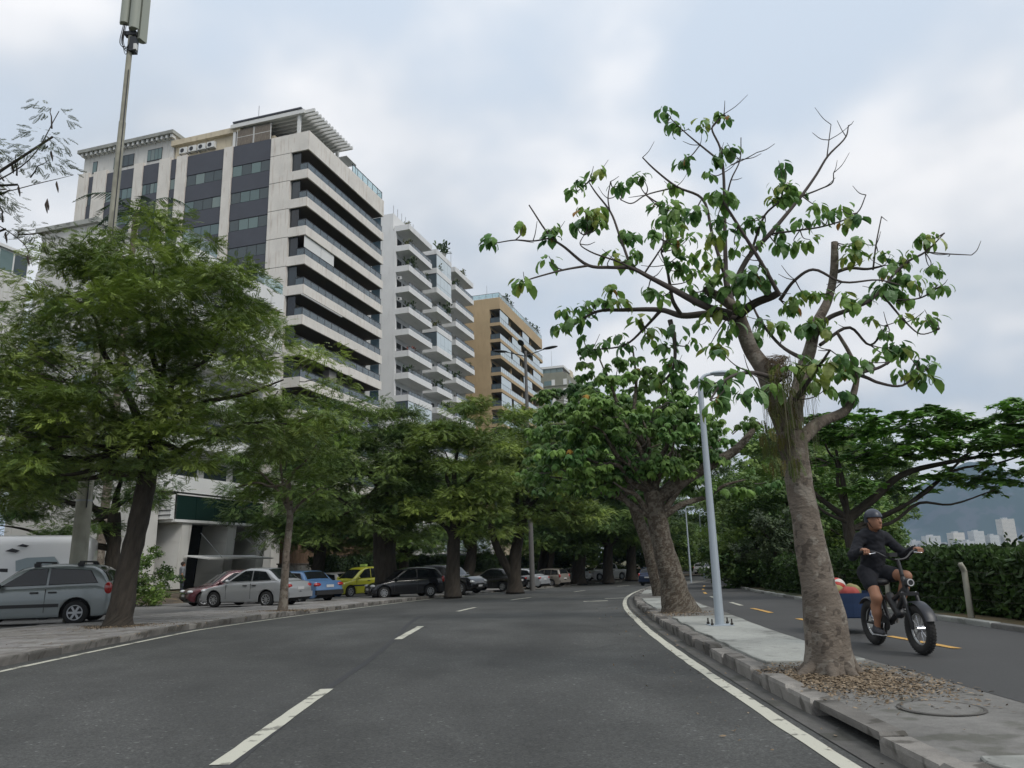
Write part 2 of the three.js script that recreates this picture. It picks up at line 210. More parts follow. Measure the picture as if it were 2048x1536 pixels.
struct('ground', poly(off(LL, -16).concat([[60, -190], [150, -260]]).concat([[330, -700], [500, -1650], [1400, -1650], [5200, -900], [5200, -7000], [-2500, -7000], [-2500, 400], [-30, 400]]), -0.06), M.grassGround);
{
  const g = new THREE.PlaneGeometry(9000, 9000, 1, 1); g.rotateX(-Math.PI / 2); g.translate(4440, -1.2, -2500);
  struct('lagoon_water', g, phys({ color: lin(0.03, 0.045, 0.05), roughness: 0.12, ior: 1.33 }));
}
const road = struct('road', strip(off(LL, -0.42), off(RL, 0.5), 0, 44), M.asphalt);
{ // large irregular patches of older and newer surfacing, worn and stained
  const g = road.geometry, p = g.attributes.position, c = new Float32Array(p.count * 3);
  for (let i = 0; i < p.count; i++) { const x = p.getX(i), z = p.getZ(i), t = (i % 45) / 44, lane = (q) => Math.exp(-Math.pow((t - q) / 0.035, 2)), wear = lane(0.16) + lane(0.36) + lane(0.66) + lane(0.86), oil = lane(0.26) + lane(0.76), n1 = fbm3(x * 0.33, 1.1, z * 0.13, 4), n2 = fbm3(x * 1.1, 4.4, z * 0.6, 4), n3 = fbm3(x * 2.7, 7.7, z * 1.9, 3), k = 1 + 0.55 * n1 + 0.45 * n2 + 0.35 * n3 + 0.09 * wear * (1 + 2 * n2) - 0.10 * oil * (1 + 3 * n3); c[i * 3] = k; c[i * 3 + 1] = k; c[i * 3 + 2] = k * 0.99; }
  g.setAttribute('color', new THREE.BufferAttribute(c, 3)); M.asphalt.vertexColors = true;
}
// painted lines: children of the road, edges slightly ragged
function paint(name, c, off0, wd, z0, z1, m, y, host, label, seed) {
  const Wk = walk(off(c, off0), z0, z1), L = Wk[Wk.length - 1][2], R = rng(seed), n = Math.max(6, Math.ceil(L / 0.25)), A = [], B = [];
  for (let i = 0; i <= n; i++) { const p = atS(Wk, L * i / n), j = () => (R() - 0.5) * wd * 0.09; A.push(side(p, -wd / 2 + j())); B.push(side(p, wd / 2 + j())); }
  const o = part(name, strip(A, B, y), m, host); if (label) o.userData.label = label; return o;
}
paint('edge_line', RL, 0, 0.13, 4, -115, M.paintWhite, 0.005, road, 'worn white line along the right kerb', 3);
paint('edge_line', LL, 0, 0.11, 4, -115, M.paintWhite, 0.005, road, 'thin white line along the left kerb', 4);
{
  const mid = curve([[-2, 4], [-2.04, -5], [-2.08, -9], [-2.12, -13], [-2.05, -16], [-1.85, -22.4], [-1.33, -26.55], [-0.13, -33.83], [1.95, -41.15], [6.68, -58.42], [12.99, -76.1], [20.42, -87.23]]);
  for (const [z0, z1, k] of [[-5.55, -8.45, 1], [-13.8, -16.4, 2], [-23.05, -26, 3], [-33.17, -36.6, 4], [-46.22, -49.95, 5], [-62.4, -67.62, 6]]) paint('lane_dash', mid, 0, 0.14, z0, z1, M.paintWhite, 0.005, road, null, 10 + k);
  paint('tar_seam', curve([[-1.3, 2], [-1.62, -5.6], [-1.72, -8], [-1.74, -11.6], [-2.1, -18.3], [-2.3, -22]]), -0.35, 0.1, 1, -21, M.tar, 0.003, road, 'dark tar joint running beside the lane dashes', 21);
  // small transverse marks at the bend
  for (const [x, z] of [[3.96, -31.66], [2.86, -28.82]]) part('cross_mark', poly([[x - 0.45, z], [x + 0.45, z - 0.1], [x + 0.45, z - 0.35], [x - 0.45, z - 0.25]], 0.0055 + fall(z)), M.paintWhite, road);
}
{ const R = rng(88); for (const [x, z, a, n] of [[0.6, -11.5, -0.5, 10], [-5.2, -13, 0.2, 10], [1.6, -15, 1.4, 8]]) { let px = x, pz = z, d = a; const A = [], B = []; for (let i = 0; i <= n; i++) { const w = 0.004 + 0.005 * Math.sin(Math.PI * i / n) * (0.6 + R()); A.push([px - Math.sin(d) * w, pz + Math.cos(d) * w]); B.push([px + Math.sin(d) * w, pz - Math.cos(d) * w]); px += Math.cos(d) * 0.16; pz += Math.sin(d) * 0.16; d += (R() - 0.5) * 1.1; } part('crack', strip(A, B, 0.0035), M.tar, road); } }
// kerb stones
const RK = off(RL, 0.33), LK = off(LL, -0.36), PK = off(PR, 0.0);
function kerb(name, label, P, z0, z1, wd, y1, rough, mats, step, seed, skip) {
  const Wk = walk(P, z0, z1), L = Wk[Wk.length - 1][2], R = rng(seed), base = tag(thing(name, label), null, null, null, 'structure'); let s = 0;
  while (s < L - 0.3) {
    const l = step * (0.7 + 0.6 * R()), e = Math.min(L, s + l) - 0.014, p = atS(Wk, s), q = atS(Wk, e), j = () => (R() - 0.5) * rough; if (skip && skip(p.z, q.z)) { base.userData.gapFrom ??= s; base.userData.gapTo = s + l; } else {
    const a = -j() * 0.5 - 0.0, g = prism([side(p, a), side(q, a + j() * 0.3), side(q, wd + j()), side(p, wd + j())], -0.05, y1 + j() * 0.6, 0.012 + rough * 0.25);
    part('kerb_stone', g, mats[Math.floor(R() * mats.length)], base); }
    s += l;
  }
  return base;
}
const rightKerb = kerb('kerb_right', 'weathered broken stone kerb beside the median', RK, 3, -72, 0.2, 0.128, 0.075, M.kerbStone, 0.62, 31, (a, b) => a < -5.3 && b > -6.75);
kerb('kerb_left', 'low dark stone kerb on the parking side', LK.map((p) => p), 3, -84, -0.16, 0.115, 0.04, M.kerbStone, 0.8, 32);
kerb('kerb_path', 'pale concrete kerb between cycle path and hedge', PK, -6, -78, 0.17, 0.19, 0.015, [M.concrete, M.concrete, M.concreteOld], 0.95, 33);
// storm drain inlet in the right kerb: lintel over a real cavity
{
  const Wk = walk(RK, 3, -72), A = atS(Wk, rightKerb.userData.gapFrom), B = atS(Wk, rightKerb.userData.gapTo - 0.014); delete rightKerb.userData.gapFrom; delete rightKerb.userData.gapTo;
  part('drain_lintel', prism([side(A, 0.015), side(B, 0.015), side(B, 0.2), side(A, 0.2)], 0.075, 0.127, 0.02), M.kerbStone[0], rightKerb);
  part('drain_back', prism([side(A, 0.30), side(B, 0.30), side(B, 0.36), side(A, 0.36)], -0.4, 0.08), M.concreteOld, rightKerb);
}
// gutter
struct('gutter', strip(off(RL, 0.14), off(RL, 0.345), 0.007), std({ roughness: 0.95, map: M.concreteOld.map, color: lin(0.55, 0.55, 0.55) }));
// median between road and cycle path
{
  const full = strip(off(RL, 0.5), off(PL, 0.02), (x, z, t) => 0.105 + 0.009 * t * t + 0.005 * (1 - t) * perlin.noise(x * 1.3, 0, z * 1.3), 4);
  struct('median_pavement', full, M.concreteOld);
  const med = scene.children[scene.children.length - 1];
  const slab = (z0, z1, i0, i1, seed, m = M.concrete, lab) => { // irregular cast slabs, each with its own broken outline
    const R = rng(seed), n = 14, pts = []; for (let i = 0; i <= n; i++) { const z = z0 + (z1 - z0) * i / n; pts.push([xAt(RL, z) + i0 + (R() - 0.5) * 0.07, z]); } for (let i = n; i >= 0; i--) { const z = z0 + (z1 - z0) * i / n; pts.push([xAt(PL, z) - i1 + (R() - 0.5) * 0.05, z + (i === n || i === 0 ? (R() - 0.5) * 0.1 : 0)]); }
    const g = new THREE.ExtrudeGeometry(new THREE.Shape(pts.map(([x, z]) => new THREE.Vector2(x, -z))), { depth: 0.03, bevelEnabled: true, bevelSize: 0.01, bevelThickness: 0.008, bevelSegments: 1 }); g.rotateX(-Math.PI / 2); g.translate(0, 0.098, 0); { const p = g.attributes.position; for (let i = 0; i < p.count; i++) p.setY(i, p.getY(i) + fall(p.getZ(i))); }
    const o = part('slab', g, m, med); if (lab) o.userData.label = lab; return o;
  };
  slab(-8.95, -15.6, 0.62, 0.06, 41, M.concrete, 'pale cast concrete slab round the lamp post');
  slab(-18.8, -22.4, 0.62, 0.1, 42); slab(-22.6, -26.5, 0.62, 0.1, 43); slab(-33, -40, 0.62, 0.1, 44);
  slab(-3.4, -4.75, 0.62, 0.5, 45, M.concrete, 'pale concrete slab corner near the drain');
  // cast iron cover set in the median
  const mh = thing('manhole_cover', 'round rusty manhole cover set in the concrete median', 'manhole cover', [3.22, 0.112, -6.25]);
  part('frame', new THREE.RingGeometry(0.283, 0.31, 40).rotateX(-Math.PI / 2).translate(0, 0.0035, 0), M.kerbStone[2], mh);
  part('lid', new THREE.LatheGeometry([[0, 0.004], [0.25, 0.004], [0.265, 0.007], [0.28, 0.004], [0.28, -0.03]].reverse().map(([a, b]) => new THREE.Vector2(a, b)), 40), M.concreteOld, mh);
}
struct('cycle_path', strip(pl(PL), off(PR, 0.05), 0.1165, 4), M.path);
{
  const cp = scene.children[scene.children.length - 1], mid = curve([[5.5, 2], [5.42, -6], [5.3, -9.8], [5.15, -13], [5.2, -17], [5.79, -21.43], [6.74, -27.67], [8.74, -37.08], [13.2, -54.71], [19.3, -74.24]]);
  for (const [z0, z1, m] of [[-9.6, -11.2, 1], [-13.2, -14.5, 1], [-16, -17.7, 1], [-19.44, -21.43, 0], [-24.58, -27.1, 0], [-30.42, -33.17, 1], [-37.08, -40.09, 1], [-45.04, -48.68, 1], [-5, -6.6, 1]]) paint('path_dash', mid, 0, 0.11, z0, z1, m ? M.paintYellow : M.paintWhite, 0.124, cp, m ? 'yellow centre dash' : 'faded white centre dash', 50 - z0);
}
// right verge beyond the path kerb
struct('verge', strip(off(PR, 0.16), off(PR, 26), (x, z, t) => 0.15 + 0.03 * perlin.noise(x * 0.7, 1, z * 0.7), 20), M.grassGround);
// left pavement: pavers over a mortar bed, then the parking bays
const PWL = 4.2;
const pavement = struct('pavement', strip(off(LL, -0.5), off(LL, -PWL - 0.4), 0.088, 3), M.earth);
struct('parking_area', strip(off(LL, -PWL - 0.3), off(LL, -13), 0.08, 6), M.parking);
struct('bank', strip(off(LL, -12.9), off(LL, -16.4), (x, z, t) => lerp(0.07, -0.05 - fall(z), t * t * (3 - 2 * t)), 6), M.earth);
{
  const Wk = walk(off(LL, -0.53), -6, -60), L = Wk[Wk.length - 1][2], R = rng(61), list = [], trees = [[-8.87, -17.58, 0.9], [-7.27, -24.41, 0.75], [-3.18, -38.57, 1.1], [-0.15, -44.7, 1.1]];
  for (let s = 0, row = 0; s < L; s += 0.3, row++) for (let t = -(row % 2) * 0.26; t < PWL - 0.1; t += 0.52) {
    const t0 = Math.max(0, t), t1 = Math.min(PWL - 0.15, t + 0.5) ; if (t1 - t0 < 0.1) continue;
    const p = atS(Wk, s), q = atS(Wk, s + 0.28), c = side(p, -(t0 + t1) / 2); if (trees.some(([x, z, r]) => Math.hypot(x - c[0], z - c[1]) < r)) continue; if (R() < 0.012) continue;
    const j = () => (R() - 0.5) * 0.018, h = 0.118 + (R() - 0.5) * 0.014;
    list.push({ d: Math.hypot(c[0], c[1]), z: c[1], x: c[0], g: prism([side(p, -t0 + j()), side(q, -t0 + j()), side(q, -t1 + j()), side(p, -t1 + j())], 0.05, h, 0.01), v: Math.floor(R() * 4) });
  }
  list.sort((a, b) => a.d - b.d); const seen = list.filter((o) => Math.abs(o.x) < -o.z * 0.72); const near = new Set(seen.slice(0, 300));
  for (const o of near) part('paver', o.g, M.paver[o.v], pavement);
  for (let v = 0; v < 4; v++) tag(part('paving', merged(list.filter((o) => !near.has(o) && o.v === v).map((o) => o.g)), M.paver[v], pavement), null, null, null, 'stuff');
}
// ---------------------------------------------------------------- buildings (local frame: x to the street, z back towards the camera, origin at the stone block's corner)
const C0 = [-19.46, 0, -67.78], TURN = THREE.MathUtils.degToRad(-17);
const bld = (name, label) => thing(name, label, 'building', C0, TURN);
const RB = rng(900), pick = (a) => a[Math.floor(RB() * a.length)];
// a row of posts, panes and a top rail along the front (x fixed) or an end (z fixed)
function railRun(host, axis, fixed, a, b, y0, y1, step, glass, frame, name = 'glass_panel', posts = true) {
  const n = Math.max(1, Math.round(Math.abs(b - a) / step)), d = (b - a) / n, put = (nm, m, s0, s1, ya, yb, th) => axis === 'x' ? P(host, nm, m, fixed - th / 2, fixed + th / 2, ya, yb, s0, s1) : P(host, nm, m, s0, s1, ya, yb, fixed - th / 2, fixed + th / 2);
  const e = Math.sign(d) * 0.025;
  for (let i = 0; i < n; i++) { put(name, glass, a + d * i + e, a + d * (i + 1) - e, y0 + 0.03, y1 - 0.03, 0.02); }
  if (posts) for (let i = 0; i <= n; i++) put('rail_post', frame, a + d * i - 0.025, a + d * i + 0.025, y0, y1 - 0.03, 0.045);
  put('top_rail', frame, Math.min(a, b) - 0.03, Math.max(a, b) + 0.03, y1 - 0.03, y1 + 0.03, 0.06);
}
function acUnit(label, host, x, y, z, s = 1) { // split-type outdoor unit on the wall, facing +z
  const g = new THREE.Group(); g.name = 'air_conditioner'; host.add(g); g.position.set(x, y, z); g.scale.setScalar(s);
  P(g, 'casing', M.frameWhite, -0.42, 0.42, -0.3, 0.3, 0, 0.34);
  const f = part('fan_grille', new THREE.TorusGeometry(0.2, 0.02, 6, 20), M.frameDark, g); f.position.set(-0.1, 0, 0.345);
  const d = part('fan_disc', new THREE.CylinderGeometry(0.19, 0.19, 0.012, 20).rotateX(Math.PI / 2), M.frameDark, g); d.position.set(-0.1, 0, 0.342);
  P(g, 'bracket', M.metalGrey, -0.4, -0.34, -0.38, -0.3, -0.2, 0.36); P(g, 'bracket', M.metalGrey, 0.34, 0.4, -0.38, -0.3, -0.2, 0.36);
}
// ---- tall stone and slate block with long balconies
{
  const b = bld('apartment_block', 'tall apartment block with travertine balcony bands and dark slate side wall'), T = M.travertine;
  W(b, 'wall', M.whiteOld, -28.9, -2.45, 0, 43.3, -16.0, -0.32);
  W(b, 'roof_slab', M.concrete, -28.6, -0.35, 43.02, 43.28, -16.0, -0.34);
  const N = 12;
  // side wall: stone piers
  for (const [x0, x1, top] of [[-10, -8.95, 43.46], [-15.9, -14.59, 43.6], [-18.13, -16.67, 43.7], [-21.43, -20.27, 43.8], [-26.9, -25.14, 43.85], [-29, -27.61, 43.95]]) W(b, 'pier', T, x0, x1, 0, top, -0.4, 0.02);
  // corner pier in storey-high blocks with a recessed joint under each
  for (let k = -1; k < N; k++) { const y1 = k < 0 ? 43.36 : 41.30 - 3 * k, y0 = 41.36 - 3 * (k + 1); if (k < 0) continue; W(b, 'stone_block', T, -4.37, -1.98, y0, y1, -0.42, 0.0); P(b, 'joint', M.frameDark, -4.34, -2.02, y1, y1 + 0.06, -0.42, -0.03); }
  // slate bays with ribbon windows
  for (const [x0, x1, np] of [[-8.95, -4.37, 4], [-14.59, -10, 4], [-16.67, -15.9, 1], [-20.27, -18.13, 4], [-25.14, -21.43, 5], [-27.61, -26.9, 1]]) {
    for (let k = 0; k < 9; k++) {
      const wt = 41.19 - 3 * k, wb = wt - 1.25, st = k ? wb + 3 : 43.43;
      W(b, 'slate_panel', M.slate, x0 + 0.01, x1 - 0.01, wt + 0.0, st - (k ? 0 : 0), -0.40, -0.10);
      const fr = P(b, 'window', M.frameDark, x0 + 0.01, x1 - 0.01, wb, wt - 0.002, -0.40, -0.16), d = (x1 - x0 - 0.1) / np;
      for (let i = 0; i < np; i++) {
        const o = part('pane', unit, (k > 2 && x0 > -9) || RB() < 0.25 ? M.glassTeal[2] : pick(M.glassTeal), fr); // frame is scaled: place panes in its unit space
        const sx = (x1 - x0 - 0.02), sy = 1.248, cx = x0 + 0.05 + d * (i + 0.5);
        o.position.set((cx - (x0 + x1) / 2) / sx, 0, 0.5); o.scale.set((d - 0.07) / sx, (sy - 0.14) / sy, 0.14);
      }
    }
    W(b, 'slate_panel', M.slate, x0 + 0.01, x1 - 0.01, 0, 41.19 - 3 * 8 - 1.25, -0.40, -0.10);
  }
  // balconies
  const ZE = -16.28;
  for (let k = -1; k < N; k++) {
    const yb = k < 0 ? 41.36 : 38.31 - 3 * k, yt = k < 0 ? 43.4 : 39.25 - 3 * k; if (yb < 2) break;
    const shape = merged([bx(-0.16, 0, yb, yt, ZE, 0.0), bx(-4.37, -0.16, yb + (k < 0 ? 0 : 0.0), yt, -0.16, 0.0)]);
    const f = part('balcony', k < 0 ? shape : merged([bx(-0.16, 0, yb, yt, ZE, 0.0), bx(-1.98, -0.16, yb, yt, -0.16, 0.0)]), T, b); if (k < 0) f.name = 'parapet';
    W(f, 'floor_slab', k < 0 ? M.soffitBrown : M.soffitBrown, -2.4, -0.16, yb + 0.02, yb + 0.3, ZE + 0.02, -0.16);
    if (k < 0) continue;
    // railing
    railRun(f, 'x', -0.08, -0.06, ZE + 0.35, yt, yt + 0.72, 1.32, M.railGlass, M.frameDark);
    railRun(f, 'z', -0.08, -0.95, -0.08, yt, yt + 0.72, 0.9, M.railGlass, M.frameDark);
    P(f, 'side_window', M.glassDark[k % 3], -1.95, -1.0, yt + 0.0, yb + 3.0, -0.30, -0.26);
    // sliding doors at the back of the balcony
    const n = 11, d = 15.6 / n; for (let i = 0; i < n; i++) { if (k > 3 || RB() < 0.8) P(f, 'sliding_door', k > 3 ? M.glassTeal[RB() < 0.5 ? 2 : 1] : pick(M.glassDark), -2.42, -2.38, yb + 0.32, yb + 2.75, -0.45 - d * i - 0.05, -0.45 - d * (i + 1) + 0.05); }
    P(f, 'end_pane', M.railGlass, -1.4, -0.3, yt + 0.02, yb + 2.98, ZE + 0.1, ZE + 0.13);
    if (k === 3) for (const [z0, z1] of [[-0.12, -3.1], [-3.16, -5.6]]) P(f, 'roller_blind', M.frameWhite, -0.2, -0.17, yt + 0.85, yb + 2.96, z1, z0);
    if (k === 5) P(f, 'awning_roll', M.frameWhite, -0.22, -0.05, yb + 2.86, yb + 2.97, -7.4, 0.02);
    if (k === 7) P(f, 'pillar', M.soffit, -1.2, -0.5, yb + 0.3, yb + 3.0, -7.3, -5.9);
  }
  P(b, 'end_wall', M.whiteOld, -4.2, -2.0, 0, 43.2, ZE + 0.01, ZE + 0.26);
  // roof terrace
  const pg = part('pergola', bx(-9.2, -0.9, 45.85, 46.05, -7.9, -0.05), M.whitePaint, b);
  for (let i = 0; i < 14; i++) P(pg, 'pergola_beam', M.frameWhite, -9.0, 0.45, 45.5, 45.84, -0.25 - i * 0.585, -0.05 - i * 0.585);
  P(pg, 'edge_beam', M.frameWhite, -9.3, -0.6, 45.45, 45.84, -0.05, 0.14); P(pg, 'solar_mat', M.slate, -9.1, -1.0, 46.06, 46.2, -7.5, 0.1);
  P(pg, 'post', M.frameWhite, -1.5, -1.2, 43.4, 45.5, -0.35, -0.1); P(pg, 'post', M.frameWhite, -1.5, -1.2, 43.4, 45.5, -7.8, -7.5); P(pg, 'post', M.frameWhite, -9.1, -8.8, 43.4, 45.5, -0.35, -0.1);
  P(b, 'penthouse_wall', M.inner, -9.2, -4.6, 43.3, 45.84, -12, -3.2);
  const reed = std({ roughness: 1, map: tex(256, 1.2, (x, y) => mul([0.20, 0.17, 0.14], 0.4 + 1.1 * tf2(x, y, 40, 8, 3))) });
  for (const x of [-8.6, -6.55]) { const s = W(b, 'reed_screen', reed, x, x + 2.0, 43.45, 45.2, -0.16, -0.1); for (const [a, c] of [[0, 0.05], [1.95, 2.0]]) P(s, 'screen_frame', M.frameWhite, x + a, x + c, 43.42, 45.24, -0.18, -0.07); P(s, 'screen_frame', M.frameWhite, x + 0.05, x + 1.95, 44.35, 44.4, -0.18, -0.09); }
  const cn = P(b, 'canopy', M.whitePaint, -5, -0.5, 45.1, 45.16, -10.4, -8.2); cn.userData.label = 'small flat canopy on the roof terrace'; P(b, 'canopy_post', M.metalGrey, -0.6, -0.54, 43.4, 45.1, -10.36, -10.3);
  const tr = part('terrace_railing', bx(-0.2, -0.06, 43.401, 43.44, -16.1, -8.7), M.frameDark, b); railRun(tr, 'x', -0.12, -8.85, -15.95, 43.45, 44.38, 1.15, M.clearGlass, M.frameDark); railRun(tr, 'z', -15.98, -2.5, -0.15, 43.45, 44.38, 1.2, M.clearGlass, M.frameDark);
  // cream service wall with the air conditioners
  W(b, 'service_wall', M.cream, -16.6, -8.75, 43.44, 45.1, -8, -0.5); W(b, 'service_beam', M.cream, -16.9, -8.3, 45.1, 45.7, -8, -0.1); W(b, 'service_wall', M.cream, -8.75, -4.3, 43.30, 44.0, -3, -0.45);
  for (let i = 0; i < 4; i++) acUnit('', b, -15.3 + i * 1.15, 44.3, -0.48, 1.1);
  P(b, 'roof_box', M.slate, -14, -11, 45.7, 46.7, -9, -6);
  part('antenna', new THREE.CylinderGeometry(0.03, 0.05, 4.2, 6).translate(-8.3, 47.7, -3), M.metalGrey, b);
  // penthouse at the rear with bracketed cornice
  W(b, 'penthouse', M.whiteOld, -28.8, -16.7, 43.3, 46.35, -12, -0.35); const co = W(b, 'cornice', M.concrete, -29.2, -16.4, 46.36, 46.75, -12.4, 0.35);
  for (let i = 0; i < 20; i++) P(co, 'bracket', M.frameWhite, -28.8 + i * 0.63, -28.55 + i * 0.63, 46.0, 46.36, -0.34, 0.2);
  for (const [x0, x1, n] of [[-20.1, -18.2, 4], [-24.6, -21.9, 4], [-27.5, -26.9, 1]]) { const f = P(b, 'window', M.frameDark, x0, x1, 43.95, 45.35, -0.36, -0.3), d = (x1 - x0) / n; for (let i = 0; i < n; i++) { const o = part('pane', unit, pick(M.glassTeal), f); o.position.set((i + 0.5) / n - 0.5, 0, 0.5); o.scale.set(0.88 / n, 0.88, 0.3); } }
}
// foliage for pots: leaf clump reused on balconies
const potLeaf = (() => { const R = rng(17), a = []; for (let i = 0; i < 70; i++) { const g = new THREE.PlaneGeometry(0.1, 0.3); g.translate(0, 0.15, 0); g.rotateX(0.3 + R() * 1.2); g.rotateY(R() * 6.28); g.translate((R() - 0.5) * 0.7, R() * 0.7, (R() - 0.5) * 0.7); a.push(g); } return merged(a); })();
const leafMat = (r, g, b, t = 0.3) => phys({ color: lin(r, g, b), roughness: 0.85, transmission: t, thickness: 0, side: THREE.DoubleSide });
M.potGreen = leafMat(0.06, 0.10, 0.035, 0.2); M.potOlive = leafMat(0.13, 0.14, 0.05, 0.2); M.potRed = leafMat(0.30, 0.06, 0.03, 0.2);
function pot(host, x, y, z, s, m) { const g = new THREE.Group(); g.name = 'potted_plant'; host.add(g); g.position.set(x, y, z); g.scale.setScalar(s); part('pot', new THREE.CylinderGeometry(0.26, 0.2, 0.4, 12).translate(0, 0.2, 0), M.concrete, g); tag(part('foliage', potLeaf, m, g).translateY(0.35), null, null, null, 'stuff'); }
// ---- white block with staggered deep balconies
{
  const b = bld('apartment_block', 'white apartment block with three columns of deep slab balconies and balcony plants'), Wm = M.whitePaint;
  W(b, 'wall', Wm, -25, -5.0, 0, 46.0, -55, -29.3); W(b, 'roof_tank', Wm, -24, -5.17, 46.0, 48.6, -37, -29.3);
  P(b, 'pier', Wm, -5.0, -4.77, 0, 46, -29.75, -29.3);
  for (let i = 0; i < 6; i++) P(b, 'roof_rod', M.metalGrey, -5.3 - (i % 2) * 0.01, -5.25, 48.6, 49.9, -29.6 - i * 1.3, -29.55 - i * 1.3);
  P(b, 'roof_rod', M.metalGrey, -8.0, -7.95, 48.6, 49.9, -29.6, -29.55);
  const bays = [[29.33, 37.22, -2.77], [38.6, 44.5, -2.6], [46.1, 54.4, -2.6]];
  bays.forEach(([u0, u1, xf], bi) => {
    for (let k = -1; k < 12; k++) {
      const yt = k < 0 ? 46.65 : 43.68 - 3 * k - 0, yb = k < 0 ? 45.85 : yt - 0.82; if (yb < 3) break;
      const back = -5.0, f = part(k < 0 ? 'roof_edge' : 'balcony', merged([bx(xf - 0.14, xf, yb, yt, -u1, -u0), bx(back, xf - 0.14, yb, yt, -u0 - 0.14, -u0), bx(back, xf - 0.14, yb, yt, -u1, -u1 + 0.14), bx(back + 0.001, xf - 0.141, yb + 0.01, yb + 0.2, -u1 + 0.141, -u0 - 0.141)]), Wm, b);
      if (k < 0) { W(f, 'roof_slab', Wm, back, xf - 0.15, yt - 0.4, yt - 0.25, -u1 + 0.15, -u0 - 0.15); continue; }
      // openings in the rear wall
      for (let s = u0 + 0.6; s < u1 - 1; s += 2.2) { const fr = P(f, 'balcony_door', M.glassDark[(k + bi) % 3], -5.05, -4.97, yb + 0.22, yb + 2.3, -s - 1.7, -s); }
      const en = (bi === 1 && (k === 1 || k === 4)) || (bi === 0 && k === 8) || (bi === 1 && k === 0);
      if (en) { railRun(f, 'x', xf - 0.06, -u0 - 0.06, -u1 + 0.06, yt, yb + 2.98, 1.5, M.paleGlass, M.frameDark, 'glass_enclosure', false); railRun(f, 'z', -u0 - 0.07, -4.7, xf - 0.1, yt, yb + 2.98, 1.6, M.railGlass, M.frameDark, 'glass_enclosure', false); }
      if (!en || bi !== 0) railRun(f, 'x', xf - 0.08, -u0 - 0.3, -u1 + 0.1, yt, yt + 0.55, 0.95, M.railGlass, M.frameDark);
      P(f, 'partition', Wm, -4.9, -4.2, yb + 0.2, yb + 2.98, -u1 + 0.15, -u1 + 0.3);
      const r = RB(); if (r < 0.45) pot(f, xf - 0.6, yb + 0.2, -u0 - 0.7 - RB() * 1.5, 1.1 + RB() * 0.9, [M.potGreen, M.potOlive, bi === 0 && k === 5 ? M.potRed : M.potGreen][Math.floor(RB() * 3)]);
      if (RB() < 0.35) pot(f, xf - 0.5, yb + 0.2, -u1 + 1 + RB(), 1.2 + RB(), M.potGreen);
      if (bi === 0 && (k === 2 || k === 3)) acUnit('', f, -4.3, yb + 2.2, -u0 - 0.45, 0.7);
    }
  });
  pot(b, -3.4, 46.4, -42.5, 2.6, M.potGreen); pot(b, -3.6, 46.4, -30.5, 1.0, M.potOlive); pot(b, -3.4, 46.4, -51, 1.4, M.potOlive);
  part('antenna', new THREE.CylinderGeometry(0.03, 0.04, 3, 6).translate(-3.6, 48, -46.8), M.metalGrey, b);
}
// ---- tan block with railed balconies
{
  const b = bld('apartment_block', 'tan rendered apartment block with pale balcony railings and roof fence'), T = M.tan, F = -0.6, u0 = 62.28, u1 = 91.1;
  W(b, 'wall', T, -26, -2.51, 0, 46.66, -u1, -u0);
  W(b, 'corner_wall', T, -2.51, -2.45, 0, 46.6, -u1 + 0.2, -u0 - 0.3);
  for (let k = -1; k < 13; k++) {
    const yb = k < 0 ? 44.56 : 41.5 - 3 * k, yt = k < 0 ? 46.66 : yb + 0.58; if (yb < 3) break;
    const f = part(k < 0 ? 'parapet' : 'balcony', merged([bx(F - 0.15, F, yb, yt, -u1, -u0), bx(-2.51, F - 0.15, yb, yt, -u0 - 0.15, -u0 - 0.001), bx(-2.51, F - 0.15, yb, yt, -u1, -u1 + 0.15)]), T, b);
    W(f, 'floor_slab', M.soffit, -2.5, F - 0.151, yb + 0.03, yb + 0.25, -u1 + 0.16, -u0 - 0.16); if (k < 0) continue;
    railRun(f, 'x', F - 0.07, -u0 - 0.08, -u1 + 0.08, yt, yt + 0.95, 1.05, M.paleGlass, M.frameDark, 'railing_panel'); railRun(f, 'z', -u0 - 0.08, -2.4, F - 0.1, yt, yt + 0.95, 1.0, M.railGlass, M.frameDark, 'railing_panel');
    for (const s of [7.5, 14.5, 21.5]) P(f, 'column', T, -1.5, -1.1, yb + 0.25, yb + 3.0, -u0 - s - 0.3, -u0 - s + 0.0);
    for (let s = 0.6; s < 27; s += 3.1) P(f, 'balcony_door', pick(M.glassDark), -2.46, -2.42, yb + 0.3, yb + 2.5, -u0 - s - 2.5, -u0 - s);
    for (let s = 0; s < 4; s++) if (RB() < 0.42 || (k === 4 && s === 0)) railRun(f, 'x', F - 0.11, -u0 - s * 7 - 0.4, -u0 - s * 7 - 6.8 * (0.6 + 0.4 * RB()), yt + 0.96, yb + 2.97, 1.7, M.paleGlass, M.frameDark, 'glass_enclosure', false);
    if (RB() < 0.3) pot(f, F - 0.6, yb + 0.25, -u0 - 1 - RB() * 20, 1.2, M.potGreen);
  }
  const rf = part('roof_railing', bx(F - 0.13, F - 0.03, 46.661, 46.7, -u1, -u0), M.frameDark, b); railRun(rf, 'x', F - 0.08, -u0 - 0.05, -u1 + 0.05, 46.7, 47.55, 1.3, M.clearGlass, M.metalGrey); railRun(rf, 'z', -u0 - 0.08, -8.2, F - 0.1, 46.7, 47.55, 1.2, M.clearGlass, M.metalGrey);
  for (const s of [6, 9, 19, 22, 24, 27]) pot(b, F - 1, 46.66, -u0 - s, 1.3 + RB(), M.potGreen);
  part('antenna', new THREE.CylinderGeometry(0.03, 0.04, 4, 6).translate(-4.2, 48.6, -66), M.metalGrey, b);
}
